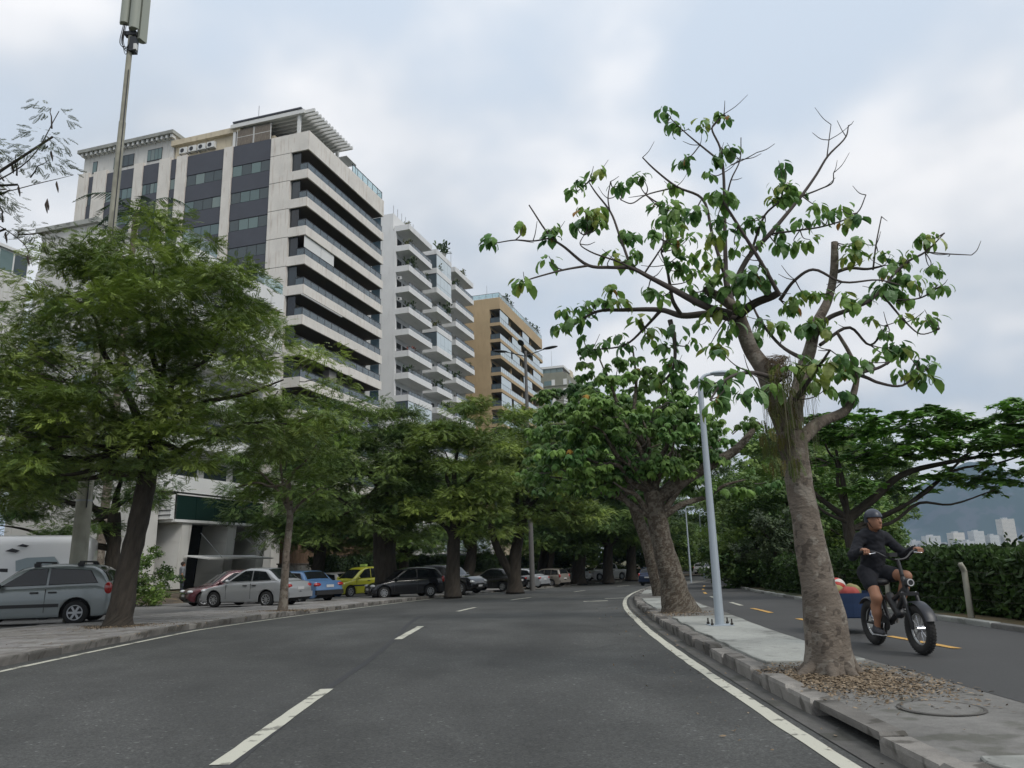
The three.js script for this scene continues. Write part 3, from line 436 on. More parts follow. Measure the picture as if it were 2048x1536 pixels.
// ---- grey-green block further on
{
  const b = bld('apartment_block', 'distant grey-green brick apartment block with glazed penthouse'), u0 = 165.5, u1 = 189;
  W(b, 'wall', M.olive, -30, -12.4, 0, 57.75, -u1, -u0); W(b, 'penthouse', M.olive, -29, -13.6, 57.75, 58.2, -u1 + 4, -u0 - 0.4);
  for (let i = 0; i < 8; i++) P(b, 'penthouse_pane', pick(M.glassTeal), -29 + i * 1.92, -27.2 + i * 1.92, 58.2, 59.5, -u0 - 0.6, -u0 - 0.5); P(b, 'penthouse_core', M.inner, -28.8, -13.8, 58.2, 59.6, -u1 + 5, -u0 - 0.7); P(b, 'penthouse_roof', M.frameWhite, -29.2, -13.3, 59.55, 60.25, -u1 + 5, -u0 - 0.2);
  W(b, 'lift_tower', M.cream, -18, -13.2, 57.8, 60.8, -u0 - 13, -u0 - 9);
  part('antenna', new THREE.CylinderGeometry(0.04, 0.06, 6, 6).translate(-17.8, 63, -u0 - 3), M.metalGrey, b);
  for (let k = 0; k < 16; k++) {
    const y = 54.0 - 3 * k; if (y < 6) break;
    const w1 = P(b, 'window', pick(M.glassTeal), -19.75, -17.35, y + 0.1, y + 1.5, -u0 - 0.05, -u0 + 0.04); P(b, 'shutter', M.frameWhite, -17.3, -16.25, y, y + 1.8, -u0 - 0.05, -u0 + 0.07); P(b, 'shutter', M.frameWhite, -13.6, -12.45, y, y + 1.8, -u0 - 0.05, -u0 + 0.07); P(b, 'sill', M.olive, -20.1, -12.42, y - 0.25, y - 0.05, -u0 - 0.05, -u0 + 0.2);
    for (let s = 2; s < 21; s += 5) { const q = P(b, 'balcony', M.olive, -12.38, -11.3, y - 0.6, y + 0.4, -u0 - s - 3.6, -u0 - s); P(b, 'window', pick(M.glassDark), -12.38, -12.3, y + 0.5, y + 1.9, -u0 - s - 3.4, -u0 - s - 0.2); }
  }
}
// ---- white mid-rise with glass roof terrace, in front of the stone block
{
  const b = bld('apartment_building', 'white mid-rise with glass roof terrace and slanted ground-floor fins'), F = 3.0, u0 = -19.8, u1 = -7.4;
  W(b, 'wall', M.whiteOld, -9.4, F - 1.6, 6.5, 22.4, -u1 - 0.0, -u0); W(b, 'rear_tower', M.whiteOld, -9.35, -4.2, 22.4, 25.5, 12, 19.7); W(b, 'gutter', M.concrete, -9.7, -4.0, 25.5, 25.85, 11.7, 20.0);
  W(b, 'roof_parapet', M.whitePaint, F - 0.2, F, 21.7, 23.2, -u1, -u0); W(b, 'parapet_side', M.whitePaint, -9.4, F - 0.2, 21.7, 23.2, -u1, -u1 + 0.2); W(b, 'roof_deck', M.concrete, -9.3, F - 0.21, 22.38, 22.5, -u1 + 0.21, -u0);
  const gl = part('terrace_glass', bx(F - 0.12, F - 0.04, 23.2, 23.24, -u1 + 0.2, 19.4), M.metalGrey, b); railRun(gl, 'x', F - 0.08, -u1 + 0.1, -u1 + 3.6, 23.2, 24.15, 1.15, M.clearGlass, M.frameWhite, 'glass_panel', false); railRun(gl, 'x', F - 0.08, 15.8, 19.4, 23.2, 24.2, 1.8, M.clearGlass, M.metalGrey, 'glass_panel', false); railRun(gl, 'z', -u1 + 0.1, -3, F - 0.1, 23.2, 24.15, 1.4, M.clearGlass, M.frameWhite, 'glass_panel', false);
  part('flue', merged([new THREE.CylinderGeometry(0.22, 0.22, 2.2, 14).translate(0, 24.3, 17), new THREE.CylinderGeometry(0.38, 0.38, 0.7, 14).translate(0, 25.5, 17)]), M.slate, b);
  const pv = P(b, 'terrace_awning', M.soffitBrown, -2, 1.6, 24.1, 24.2, 12.6, 15.6); P(b, 'awning_post', M.frameDark, 1.5, 1.58, 22.5, 24.1, 12.65, 12.73); P(b, 'awning_post', M.frameDark, 1.5, 1.58, 22.5, 24.1, 15.5, 15.58);
  P(b, 'stair_head', M.whitePaint, -3, 0.6, 22.5, 23.9, 9.2, 11.6);
  for (let k = 0; k < 5; k++) {
    const yb = 18.2 - 3 * k, f = part('balcony', merged([bx(F - 0.14, F, yb, yb + 1.05, -u1, -u0), bx(F - 1.6, F - 0.14, yb, yb + 0.2, -u1, -u0), bx(F - 1.6, F - 0.14, yb + 0.2, yb + 1.05, -u1, -u1 + 0.14)]), M.whitePaint, b);
    for (let s = 0.8; s < 10; s += 3.2) P(f, 'balcony_door', pick(M.glassDark), F - 1.62, F - 1.55, yb + 0.25, yb + 2.4, -u1 + s, -u1 + s + 2.4);
  }
  for (let k = 0; k < 5; k++) for (let i = 0; i < 3; i++) { P(b, 'window', pick(M.glassTeal), -8.2 + i * 3.4, -6.4 + i * 3.4, 19 - 3 * k, 20.3 - 3 * k, -u0 - 0.02, -u0 + 0.05); }
  // first floor: dark green glass band, white side, slanted fins below
  const g1 = part('glass_band', bx(F - 1.6, F + 0.1, 4.25, 4.42, 8.9, 18.3), M.whitePaint, b); P(g1, 'top_trim', M.frameWhite, F - 0.02, F + 0.12, 5.98, 6.06, 9.0, 18.2);
  for (let i = 0; i < 5; i++) P(g1, 'band_panel', phys({ color: lin(0.012, 0.03, 0.026), roughness: 0.1 }), F, F + 0.06, 4.42, 5.97, 9.02 + i * 1.84, 10.82 + i * 1.84);
  W(b, 'first_floor_wall', M.whiteOld, -8, F - 1.5, 4.42, 6.5, 9.0, 18.2); const sd = W(b, 'curved_balcony', M.whitePaint, F - 3.4, F - 0.05, 4.42, 6.0, 18.25, 18.6); for (const y of [4.65, 4.95, 5.7]) P(sd, 'trim', M.frameDark, F - 3.4, F, y, y + 0.06, 18.6, 18.64);
  P(b, 'ground_glass', M.glassDark[2], F - 2.4, F - 2.3, 0.1, 4.2, 9.1, 18.1); W(b, 'ground_core', M.inner, -8, F - 2.45, 0, 4.24, 9.1, 18.2); W(b, 'ground_wall', M.whiteOld, -9.4, F - 0.9, 0, 6.48, 18.7, 19.8);
  for (const z of [17.4, 12.75, 9.1]) { const sh = new THREE.Shape([[0, 0.05], [-0.95, 0.05], [-0.4, 4.24], [0.5, 4.24]].map((p) => new THREE.Vector2(-p[0], p[1]))); const g = new THREE.ExtrudeGeometry(sh, { depth: 2.2, bevelEnabled: false }); g.rotateY(-Math.PI / 2); g.translate(F - 0.05, 0, z - 0.4); part('slanted_fin', g, M.whiteOld, b); }
  const aw = P(b, 'awning', M.whitePaint, F + 0.1, F + 2.0, 1.95, 2.03, 10.2, 17.2); aw.rotation.z = -0.12; for (const z of [11.3, 15.8]) part('awning_rod', tube([[F + 1.9, 1.95, z, 0.02], [F + 0.1, 3.6, z, 0.02]], 5, 1), M.metalGrey, b);
}
// ---- nearer white building at the left edge with enclosed roof windows
{
  const b = bld('apartment_building', 'white building at the left edge with a framed rooftop sunroom'), F = 4, u1 = -31.2;
  W(b, 'wall', M.whiteOld, -16, F, 0, 15.9, -u1, 62); const r = W(b, 'sunroom_roof', M.whitePaint, -6, F + 0.1, 17.15, 17.3, -u1 - 0.1, 48);
  for (let i = 0; i < 9; i++) { const z = -u1 + 0.1 + i * 1.7, f = P(b, 'sunroom_window', M.frameWhite, F - 0.12, F - 0.02, 15.95, 17.14, z, z + 1.62); for (const s of [-0.25, 0.25]) { const o = part('pane', unit, pick(M.glassTeal), f); o.position.set(0.5, 0, s); o.scale.set(0.3, 0.86, 0.44); } }
  for (let i = 0; i < 3; i++) P(b, 'sunroom_window', pick(M.glassTeal), -4 + i * 2.6, -1.7 + i * 2.6, 15.98, 17.1, -u1, -u1 + 0.05); W(b, 'sunroom_core', M.inner, -5.8, F - 0.2, 15.92, 17.14, -u1 + 0.1, 47.8);
  for (let k = 0; k < 4; k++) for (let i = 0; i < 7; i++) { P(b, 'window', pick(M.glassTeal), F - 0.02, F + 0.04, 12.6 - 3 * k, 14.0 - 3 * k, -u1 + 1.5 + i * 3, -u1 + 3.4 + i * 3); P(b, 'sill', M.whitePaint, F, F + 0.16, 12.45 - 3 * k, 12.58 - 3 * k, -u1 + 1.4 + i * 3, -u1 + 3.5 + i * 3); }
}
// ---- street-level walls and fences between the trees
{
  const v = thing('garden_wall', 'brown garden wall hung with dry creepers behind the blue car', 'wall', C0, TURN);
  const dry = std({ roughness: 1, map: tex(512, 3, (x, y) => mixc([0.10, 0.06, 0.04], [0.24, 0.15, 0.09], tf2(x, y, 30, 10, 4))), bumpMap: M.bark.bumpMap, bumpScale: 0.08 });
  W(v, 'wall', dry, 4.2, 4.5, 1.4, 4.2, -6, 8.3); W(v, 'base', M.concreteOld, 4.1, 4.55, 0, 1.4, -6, 8.3); W(v, 'coping', M.soffitBrown, 4.05, 4.6, 1.4, 1.5, -6.1, 8.4);
  const R = rng(3), a = []; for (let i = 0; i < 420; i++) { const z = -6 + R() * 14, y = 2 + R() * 2.4; a.push(tube([[4.55 + R() * 0.1, y, z, 0.012], [4.6 + R() * 0.15, y - 0.5 - R(), z + (R() - 0.5) * 0.5, 0.006]], 3, 1, false)); } tag(part('creeper', merged(a), std({ color: lin(0.17, 0.12, 0.075), roughness: 1 }), v), null, null, null, 'stuff');
  const f = thing('metal_fence', 'dark metal fence behind the yellow taxi', 'fence', C0, TURN);
  P(f, 'top_rail', M.frameDark, 6.2, 6.26, 1.95, 2.02, -32, 6); P(f, 'bottom_rail', M.frameDark, 6.2, 6.26, 0.2, 0.26, -32, 6); for (let z = 6; z > -32; z -= 0.24) P(f, 'bar', M.frameDark, 6.215, 6.245, 0.26, 1.95, z - 0.015, z + 0.015);
  const g = thing('entrance_block', 'white ground-floor entrance seen between the tree trunks', 'building', C0, TURN);
  W(g, 'wall', M.whiteOld, -4, 1.5, 0, 5.4, -22, -7.5); W(g, 'canopy', M.whitePaint, 1.5, 3.4, 3.6, 3.9, -21, -10); P(g, 'door', M.glassDark[1], 1.5, 1.56, 0.2, 2.6, -16, -13.4); P(g, 'window', M.paleGlass, 1.5, 1.55, 2.7, 3.5, -20.5, -10.5); P(g, 'wall_panel', M.frameDark, 1.5, 1.54, 0.2, 2.4, -13.2, -10.4);
  const h = thing('entrance_block', 'pale low building with a dark band beyond the forked tree', 'building', C0, TURN);
  W(h, 'wall', M.whitePaint, -4, 1.0, 0, 6, -52, -28); P(h, 'dark_band', M.slate, 1.0, 1.06, 0.1, 2.3, -51, -29); P(h, 'window', M.paleGlass, 1.0, 1.05, 2.6, 4.6, -40, -32); P(h, 'window', M.paleGlass, 1.0, 1.05, 2.6, 4.6, -50, -42);
  const e = thing('entrance_block', 'beige low building at the far bend of the street', 'building', C0, TURN);
  W(e, 'wall', M.cream, -2, 5.5, 0, 6, -86, -60); P(e, 'band', M.soffit, 5.5, 5.56, 2.2, 2.5, -85, -61); P(e, 'window', M.glassDark[1], 5.5, 5.55, 2.9, 4.6, -84, -63);
}
const TREE_BRANCHES = [[[3.136,-0.029,-8.15,0.2943],[3.148,0.113,-8.15,0.247],[3.143,0.328,-8.15,0.2154],[3.138,0.67,-8.15,0.1997],[3.102,1.069,-8.15,0.1629],[3.066,1.529,-8.15,0.1498],[3.039,1.948,-8.15,0.1419],[3.021,2.323,-8.15,0.1366],[3.005,2.568,-8.15,0.1576]],[[2.991,2.541,-8.15,0.1313],[2.898,2.941,-8.2,0.1101],[2.811,3.291,-8.23,0.0994],[2.695,3.531,-8.25,0.0886],[2.621,3.826,-8.25,0.0812],[2.554,3.99,-8.2,0.0734],[2.343,4.092,-8.05,0.054],[2.143,4.131,-7.9,0.0424]],[[3.008,2.595,-8.15,0.1094],[3.174,2.965,-8.35,0.0897],[3.35,3.344,-8.5,0.0799],[3.472,3.593,-8.55,0.0727],[3.611,3.922,-8.6,0.0616],[3.804,4.233,-8.65,0.0503],[3.922,4.611,-8.65,0.0464],[3.971,4.966,-8.65,0.0426]],[[3.093,2.483,-8.15,0.0802],[3.36,2.681,-8.25,0.0627],[3.69,2.821,-8.3,0.052],[3.795,2.994,-8.3,0.0371],[3.856,3.165,-8.3,0.0297],[3.85,3.245,-8.25,0.0258],[3.739,3.457,-8.15,0.0219],[3.59,3.662,-8.05,0.018]],[[3.858,3.238,-8.27,0.0222],[4.089,3.284,-8.25,0.0166],[4.201,3.337,-8.2,0.0128]],[[3.856,3.226,-8.27,0.0222],[4.006,3.196,-8.35,0.0187],[4.166,3.163,-8.45,0.017],[4.491,3.142,-8.55,0.0134],[4.717,3.308,-8.55,0.0096]],[[2.559,3.919,-8.2,0.0587],[2.709,4.0,-8.0,0.0465],[2.856,4.024,-7.85,0.0421],[2.912,4.044,-7.8,0.0384]],[[2.914,4.016,-7.8,0.0244],[2.691,4.358,-7.65,0.0205],[2.465,4.717,-7.55,0.0169],[2.299,4.951,-7.45,0.0133]],[[2.437,3.896,-8.05,0.0468],[2.141,3.963,-7.95,0.0391],[1.782,4.128,-7.85,0.0316],[1.531,4.23,-7.75,0.026],[1.314,4.331,-7.7,0.0224],[1.087,4.323,-7.65,0.0188],[0.847,4.332,-7.6,0.017],[0.601,4.523,-7.55,0.0135],[0.457,4.647,-7.55,0.0108],[0.232,5.0,-7.5,0.0067]],[[0.847,4.332,-7.6,0.0136],[0.562,4.23,-7.45,0.0107],[0.202,4.097,-7.35,0.0072],[0.161,4.082,-7.35,0.0066]],[[0.457,4.636,-7.55,0.0101],[0.267,4.651,-7.65,0.0086],[0.079,4.689,-7.7,0.0076],[-0.14,4.682,-7.75,0.0062]],[[1.314,4.331,-7.7,0.0155],[1.231,4.795,-7.85,0.014],[1.166,5.109,-7.95,0.0121],[1.009,5.393,-8.0,0.0086],[0.941,5.52,-8.0,0.0064]],[[1.16,5.11,-7.95,0.0085],[1.139,5.251,-7.9,0.0071],[1.172,5.434,-7.85,0.0053]],[[1.531,4.23,-7.75,0.0121],[1.176,4.337,-7.55,0.0101],[0.853,4.428,-7.45,0.008],[0.748,4.494,-7.4,0.006],[0.794,4.593,-7.4,0.0046]],[[1.471,4.295,-7.75,0.0104],[1.629,4.508,-7.65,0.0086],[1.691,4.611,-7.65,0.0062]],[[2.545,3.856,-8.15,0.0474],[2.298,3.999,-8.35,0.0411],[2.005,4.038,-8.5,0.038],[1.791,4.146,-8.6,0.0308],[1.35,4.191,-8.7,0.0234],[1.049,4.197,-8.75,0.0176],[0.719,4.026,-8.8,0.0098]],[[2.005,4.038,-8.5,0.0266],[1.88,4.18,-8.35,0.0224],[1.842,4.328,-8.25,0.0185],[1.792,4.533,-8.15,0.0146],[1.735,4.666,-8.1,0.0091]],[[1.791,4.146,-8.6,0.0231],[1.615,3.98,-8.75,0.0157],[1.385,3.811,-8.9,0.0119],[0.968,3.787,-9.0,0.0081]],[[1.878,4.003,-8.55,0.0306],[1.914,3.696,-8.55,0.023],[1.873,3.409,-8.6,0.0154],[1.726,3.245,-8.65,0.0116]],[[2.489,4.371,-8.25,0.0221],[2.395,4.952,-8.3,0.0186],[2.325,5.445,-8.35,0.0164],[2.032,5.609,-8.35,0.0134],[1.768,5.861,-8.35,0.0105],[1.65,6.004,-8.35,0.0075]],[[1.983,5.591,-8.35,0.0097],[1.64,5.459,-8.25,0.0081],[1.439,5.306,-8.15,0.0073],[1.317,5.328,-8.1,0.0058]],[[2.539,4.037,-8.25,0.0443],[2.519,4.408,-8.35,0.0336],[2.552,4.694,-8.4,0.0263],[2.607,5.297,-8.45,0.0204],[2.641,5.824,-8.45,0.0174],[2.629,6.168,-8.45,0.0136],[2.553,6.437,-8.45,0.0106],[2.637,6.545,-8.45,0.0076]],[[2.613,5.986,-8.45,0.0129],[2.415,6.267,-8.55,0.0107],[2.232,6.503,-8.6,0.0085],[2.094,6.715,-8.65,0.0062]],[[2.64,5.466,-8.45,0.0113],[2.692,5.676,-8.35,0.0097],[2.807,5.909,-8.3,0.0074],[2.83,6.178,-8.25,0.0052]],[[2.71,5.873,-8.35,0.0082],[2.868,5.92,-8.3,0.0067],[3.002,5.974,-8.25,0.0048]],[[2.553,6.437,-8.45,0.0076],[2.718,6.625,-8.45,0.0053]],[[2.545,4.205,-8.3,0.0408],[2.69,4.496,-8.35,0.0336],[2.813,4.691,-8.35,0.0299],[3.093,4.977,-8.4,0.0263],[3.362,5.276,-8.45,0.0227],[3.583,5.531,-8.5,0.019],[3.812,5.824,-8.55,0.0161],[3.976,6.064,-8.55,0.013],[4.264,6.361,-8.6,0.0092],[4.314,6.513,-8.6,0.0062]],[[3.97,6.064,-8.55,0.0077],[4.022,6.289,-8.55,0.0061],[4.073,6.503,-8.55,0.0046]],[[3.581,5.517,-8.5,0.0114],[3.788,5.578,-8.45,0.0091],[3.926,5.634,-8.4,0.0075],[3.929,5.732,-8.35,0.0056]],[[2.826,4.697,-8.35,0.0168],[2.998,5.14,-8.2,0.0132],[3.154,5.276,-8.1,0.0109],[3.2,5.438,-8.05,0.0072]],[[3.106,4.989,-8.4,0.0132],[3.405,4.963,-8.25,0.0111],[3.657,4.961,-8.15,0.0095],[4.02,5.089,-8.1,0.008],[4.127,5.286,-8.05,0.0054]],[[3.497,3.653,-8.55,0.0383],[3.664,3.922,-8.45,0.0302],[3.928,4.025,-8.4,0.0263],[4.149,4.112,-8.35,0.0224],[4.319,4.26,-8.35,0.0187],[4.609,4.548,-8.35,0.0149],[4.888,4.696,-8.35,0.0112],[5.139,4.922,-8.35,0.0067]],[[4.875,4.69,-8.35,0.009],[5.225,4.697,-8.45,0.0076],[5.508,4.697,-8.5,0.0053]],[[3.93,4.579,-8.65,0.0232],[4.141,4.65,-8.7,0.0195],[4.351,4.632,-8.7,0.0156],[4.512,4.646,-8.65,0.0116]],[[4.416,4.617,-8.7,0.0117],[4.47,4.919,-8.65,0.0093],[4.587,5.291,-8.65,0.0062]],[[3.007,4.044,-8.05,0.0216],[3.12,4.201,-7.85,0.0176],[3.267,4.259,-7.7,0.0152],[3.537,4.091,-7.65,0.0123],[3.927,4.102,-7.65,0.0089],[4.147,4.04,-7.65,0.0068]],[[4.313,4.174,-8.35,0.0149],[4.373,3.957,-8.25,0.0118],[4.422,3.775,-8.15,0.0095],[4.564,3.637,-8.15,0.0073],[4.777,3.683,-8.15,0.0055]],[[4.39,4.076,-8.25,0.0111],[4.649,4.075,-8.2,0.0088],[4.897,4.206,-8.15,0.0066]],[[3.601,3.65,-8.55,0.023],[4.023,3.883,-8.65,0.0174],[4.256,3.675,-8.7,0.014],[4.496,3.917,-8.7,0.0093]],[[3.367,3.449,-8.45,0.0265],[3.246,3.746,-8.85,0.0198],[3.105,4.13,-9.05,0.0162],[3.039,4.429,-9.15,0.0123]],[[2.911,3.131,-8.05,0.0288],[2.498,3.152,-7.75,0.0208],[2.171,3.032,-7.55,0.0135],[1.975,2.808,-7.45,0.01]],[[3.05,2.905,-8.05,0.0288],[3.197,3.188,-7.65,0.0171],[3.233,3.293,-7.45,0.0117]]];
const TREE_CLUSTERS = [[-0.21,4.72,-7.75,1.1],[0.12,4.07,-7.35,1.1],[0.15,4.89,-7.7,0.6],[0.45,4.67,-7.55,0.9],[0.49,4.76,-7.55,0.7],[0.42,4.39,-7.45,0.9],[0.73,4.74,-7.4,1],[0.82,4.85,-7.4,1.3],[0.94,4.9,-7.45,1.3],[0.9,4.76,-7.45,1.1],[0.98,4.78,-7.45,1],[0.72,5.39,-8.0,1.2],[0.84,5.54,-8.0,1.2],[1.03,5.62,-7.95,1.2],[1.26,5.38,-7.85,1],[1.54,5.68,-8.25,0.9],[1.61,5.7,-8.25,0.9],[1.35,5.5,-8.1,0.8],[1.99,5.62,-8.35,0.9],[2.14,6.0,-8.45,1],[2.2,6.02,-8.45,1],[2.02,6.82,-8.65,1],[2.11,6.63,-8.6,1],[2.21,6.55,-8.6,1],[2.44,6.48,-8.45,1.1],[2.67,6.61,-8.45,1],[2.76,6.58,-8.45,1],[2.69,6.13,-8.45,1.2],[2.59,6.03,-8.45,1],[2.76,6.16,-8.45,1],[2.44,5.81,-8.4,0.8],[3.24,5.69,-8.05,1.1],[3.13,5.44,-8.05,1.3],[3.28,5.42,-8.05,1.3],[3.21,5.31,-8.1,1.2],[3.05,5.34,-8.15,1],[3.56,5.53,-8.5,0.9],[3.69,5.32,-8.35,1],[3.73,5.13,-8.15,1.3],[3.87,5.17,-8.15,1.3],[3.61,5.04,-8.15,1.2],[3.9,5.03,-8.15,1.1],[3.42,5.09,-8.25,1],[4.02,5.01,-8.1,1],[1.78,5.31,-8.15,1.3],[1.89,5.27,-8.15,1.3],[1.92,5.13,-8.05,1.3],[1.8,4.83,-7.85,1.3],[2.14,5.19,-8.25,1.3],[2.26,5.3,-8.35,1.2],[1.94,4.93,-7.95,1.2],[1.79,4.63,-7.75,1.2],[1.59,4.68,-7.65,1.2],[1.72,4.95,-7.85,1],[2.05,4.8,-7.95,1],[2.27,5.06,-7.45,1.4],[2.4,5.02,-7.55,1.3],[2.29,4.8,-7.95,1.3],[2.4,4.72,-7.65,1.4],[2.3,4.84,-7.65,1.3],[2.8,5.06,-8.15,1],[2.92,5.04,-8.25,1],[2.83,4.79,-8.25,1.1],[2.5,4.63,-7.85,1.2],[2.33,4.27,-7.75,1.5],[2.55,4.21,-7.75,1.6],[2.66,4.29,-7.75,1.6],[2.79,4.21,-7.85,1.4],[2.4,4.1,-7.75,1.4],[2.19,4.23,-7.85,1.2],[2.1,4.09,-7.95,1.2],[3.19,4.83,-8.35,1.2],[3.37,4.85,-8.35,1.2],[3.51,4.84,-8.25,1.1],[3.21,5.01,-8.35,1],[4.06,4.84,-8.45,1.4],[4.19,4.9,-8.45,1.3],[4.07,4.72,-8.45,1.2],[4.48,4.82,-8.65,1.5],[4.57,4.74,-8.55,1.5],[4.59,4.61,-8.45,1.4],[4.64,4.66,-8.35,1.3],[4.43,4.49,-8.45,1.5],[4.54,4.38,-8.35,1.5],[4.38,4.2,-8.25,1.5],[4.65,4.31,-8.25,1.3],[4.35,4.3,-8.35,1.4],[4.88,4.9,-8.35,1.2],[4.96,4.87,-8.35,1.1],[4.91,4.51,-8.35,1],[4.95,4.46,-8.35,1],[4.78,4.21,-8.15,1],[4.89,4.16,-8.15,0.8],[4.5,4.06,-8.2,1],[4.39,3.85,-8.15,0.9],[4.64,3.83,-8.15,1.1],[4.71,3.8,-8.15,1],[4.43,3.83,-8.65,1],[4.33,3.98,-8.7,0.9],[4.18,4.18,-8.45,1],[3.83,4.15,-8.25,1.2],[3.82,3.97,-8.15,1.2],[3.42,4.06,-7.95,1.2],[3.25,4.06,-7.95,1.2],[3.11,4.01,-7.95,1.2],[3.11,3.95,-8.05,1.2],[3.52,3.89,-8.35,1.3],[3.4,3.84,-8.35,1.3],[3.6,3.8,-8.35,1.2],[3.11,4.13,-9.05,1.2],[3.19,4.03,-8.95,1.3],[2.99,3.91,-8.95,1.2],[3.27,4.0,-8.85,1.2],[4.5,3.64,-8.6,1.3],[4.34,3.54,-8.55,1.4],[4.58,3.56,-8.55,1.3],[4.74,3.47,-8.55,1.6],[4.84,3.38,-8.55,1.5],[4.66,3.29,-8.55,1.5],[4.46,3.3,-8.55,1.4],[4.76,3.23,-8.55,1.3],[4.06,3.4,-8.35,1.3],[3.74,3.3,-8.15,1.4],[3.67,3.19,-8.15,1.4],[3.31,3.24,-7.65,1.4],[3.19,3.16,-7.65,1.5],[3.37,3.24,-7.55,1.3],[3.13,3.3,-7.85,1.5],[2.96,3.25,-7.85,1.3],[3.22,3.07,-7.95,1.3],[3.42,3.03,-8.05,1.3],[3.68,2.99,-8.25,1.2],[2.75,3.01,-7.75,1.5],[2.55,2.94,-7.65,1.5],[2.39,2.89,-7.65,1.4],[2.17,2.98,-7.55,1.4],[1.97,2.76,-7.45,1.3],[2.07,2.81,-7.45,1.4],[1.97,3.09,-7.75,1.3],[2.34,3.18,-7.75,1.2],[2.26,3.46,-7.95,1.4],[2.21,3.57,-8.15,1.4],[2.39,3.68,-8.15,1.3],[2.17,3.87,-8.35,1.2],[2.07,3.72,-8.45,1.4],[1.93,3.88,-8.55,1.3],[1.82,3.73,-8.65,1.4],[1.66,3.82,-8.75,1.4],[1.71,3.92,-8.65,1.3],[1.56,4.08,-8.75,1.3],[1.9,3.38,-8.6,1.3],[1.73,3.3,-8.65,1.4],[1.85,3.53,-8.6,1.3],[1.39,3.81,-8.9,1.3],[1.28,3.96,-8.95,1.2],[1.09,3.85,-9.0,1.2],[0.97,3.79,-9.0,1.3],[0.88,3.95,-9.0,1],[0.78,4.1,-8.75,1.1],[0.93,4.12,-8.75,1.2],[1.03,4.31,-8.75,1.3],[0.91,4.28,-8.75,1.2],[1.17,4.31,-8.65,1.2],[1.32,4.3,-8.65,1.3],[1.24,4.46,-8.65,1],[0.67,4.24,-8.8,1],[0.63,4.05,-8.8,1.2],[0.59,4.02,-8.8,1.1],[1.12,4.47,-7.65,1],[1.29,4.44,-7.75,1.2],[1.38,4.53,-7.75,1],[1.3,4.81,-7.85,0.8],[1.38,4.75,-7.85,0.8],[1.55,4.17,-7.95,1.2],[1.68,4.14,-8.05,1.2],[1.99,4.18,-7.95,1],[1.85,4.55,-8.05,1.2],[2.04,4.62,-8.15,1.2],[1.95,4.47,-8.15,1.1],[2.14,4.43,-8.15,1.2],[2.28,4.75,-8.25,1.2],[2.38,4.62,-8.25,1.2],[2.49,3.93,-7.85,1.3],[2.4,3.74,-7.95,1.2],[2.25,3.91,-7.95,1.2]];
// ---------------------------------------------------------------- trees and plants
const tmpM = new THREE.Matrix4(), tmpQ = new THREE.Quaternion(), tmpE = new THREE.Euler(), tmpS = new THREE.Vector3(), tmpP = new THREE.Vector3();
function instanced(name, geo, m, list, parent) { // list of [x,y,z, rx,ry,rz, s, r,g,b]
  const o = new THREE.InstancedMesh(geo, m, list.length); o.name = name; o.castShadow = o.receiveShadow = true; const c = new THREE.Color();
  list.forEach((q, i) => { tmpE.set(q[3], q[4], q[5], 'YXZ'); tmpM.compose(tmpP.set(q[0], q[1], q[2]), tmpQ.setFromEuler(tmpE), tmpS.setScalar(q[6])); o.setMatrixAt(i, tmpM); o.setColorAt(i, c.setRGB(q[7], q[8], q[9])); });
  parent.add(o); o.userData.kind = 'stuff'; return o;
}
function quadsGeo(tris) { const g = new THREE.BufferGeometry(); g.setAttribute('position', new THREE.Float32BufferAttribute(tris, 3)); g.setAttribute('uv', new THREE.Float32BufferAttribute(new Float32Array(tris.length / 3 * 2), 2)); g.computeVertexNormals(); return g; }
// feathery pinnate spray, pointing along +z, about 0.36 m long
const spray = [0, 1, 2].map((v) => { const R = rng(200 + v), t = []; const n = 11; for (let i = 0; i < n; i++) for (const s of [-1, 1]) { const z = 0.03 + i * 0.029, y = -0.5 * z * z * (0.4 + v * 0.6) + 0.01, l = (0.098 - Math.abs(i - 4) * 0.0075) * (0.75 + 0.5 * R()), w = 0.0125, dx = s * l * 0.86, dz = l * 0.45, dy = -l * (0.05 + 0.4 * R()); const b0 = [0, y, z], m1 = [dx * 0.5 - s * w * 0.4, y + dy * 0.4, z + dz * 0.5 + w], m2 = [dx * 0.5 + s * w * 0.4, y + dy * 0.4, z + dz * 0.5 - w], e = [dx, y + dy, z + dz]; t.push(...b0, ...m2, ...m1, ...m1, ...m2, ...e); } return quadsGeo(t); });
// broad drooping leaflet with drip tip, hanging along +z then down
function leafShape(len, wd, droop, fold, tip = 1) { const t = [], n = 4, row = []; for (let i = 0; i <= n; i++) { const s = i / n, a = droop * s, w = wd * Math.sin(Math.PI * Math.pow(s, 0.75) * 0.97 + 0.06) * (s > 0.8 ? tip : 1), z = len * (Math.sin(a) / Math.max(droop, 0.01)), y = len * ((Math.cos(a) - 1) / Math.max(droop, 0.01)); row.push([[-w, y - fold * w, z], [0, y, z], [w, y - fold * w, z]]); } for (let i = 0; i < n; i++) for (let k = 0; k < 2; k++) { const a = row[i][k], b = row[i][k + 1], c = row[i + 1][k], d = row[i + 1][k + 1]; t.push(...a, ...c, ...b, ...b, ...c, ...d); } return quadsGeo(t); }
const broadLeaf = [leafShape(0.17, 0.042, 1.5, 0.25), leafShape(0.2, 0.048, 1.9, 0.35), leafShape(0.15, 0.045, 1.2, 0.2)];
const whorl = [0, 1].map((v) => { const R = rng(300 + v), a = []; for (let i = 0; i < 8; i++) { const g = broadLeaf[i % 3].clone(); g.rotateX(R() * 0.5 - 0.1); g.rotateY(i / 8 * 6.28 + R() * 0.5); g.translate(0, R() * 0.03, 0); a.push(g); } return merged(a); });
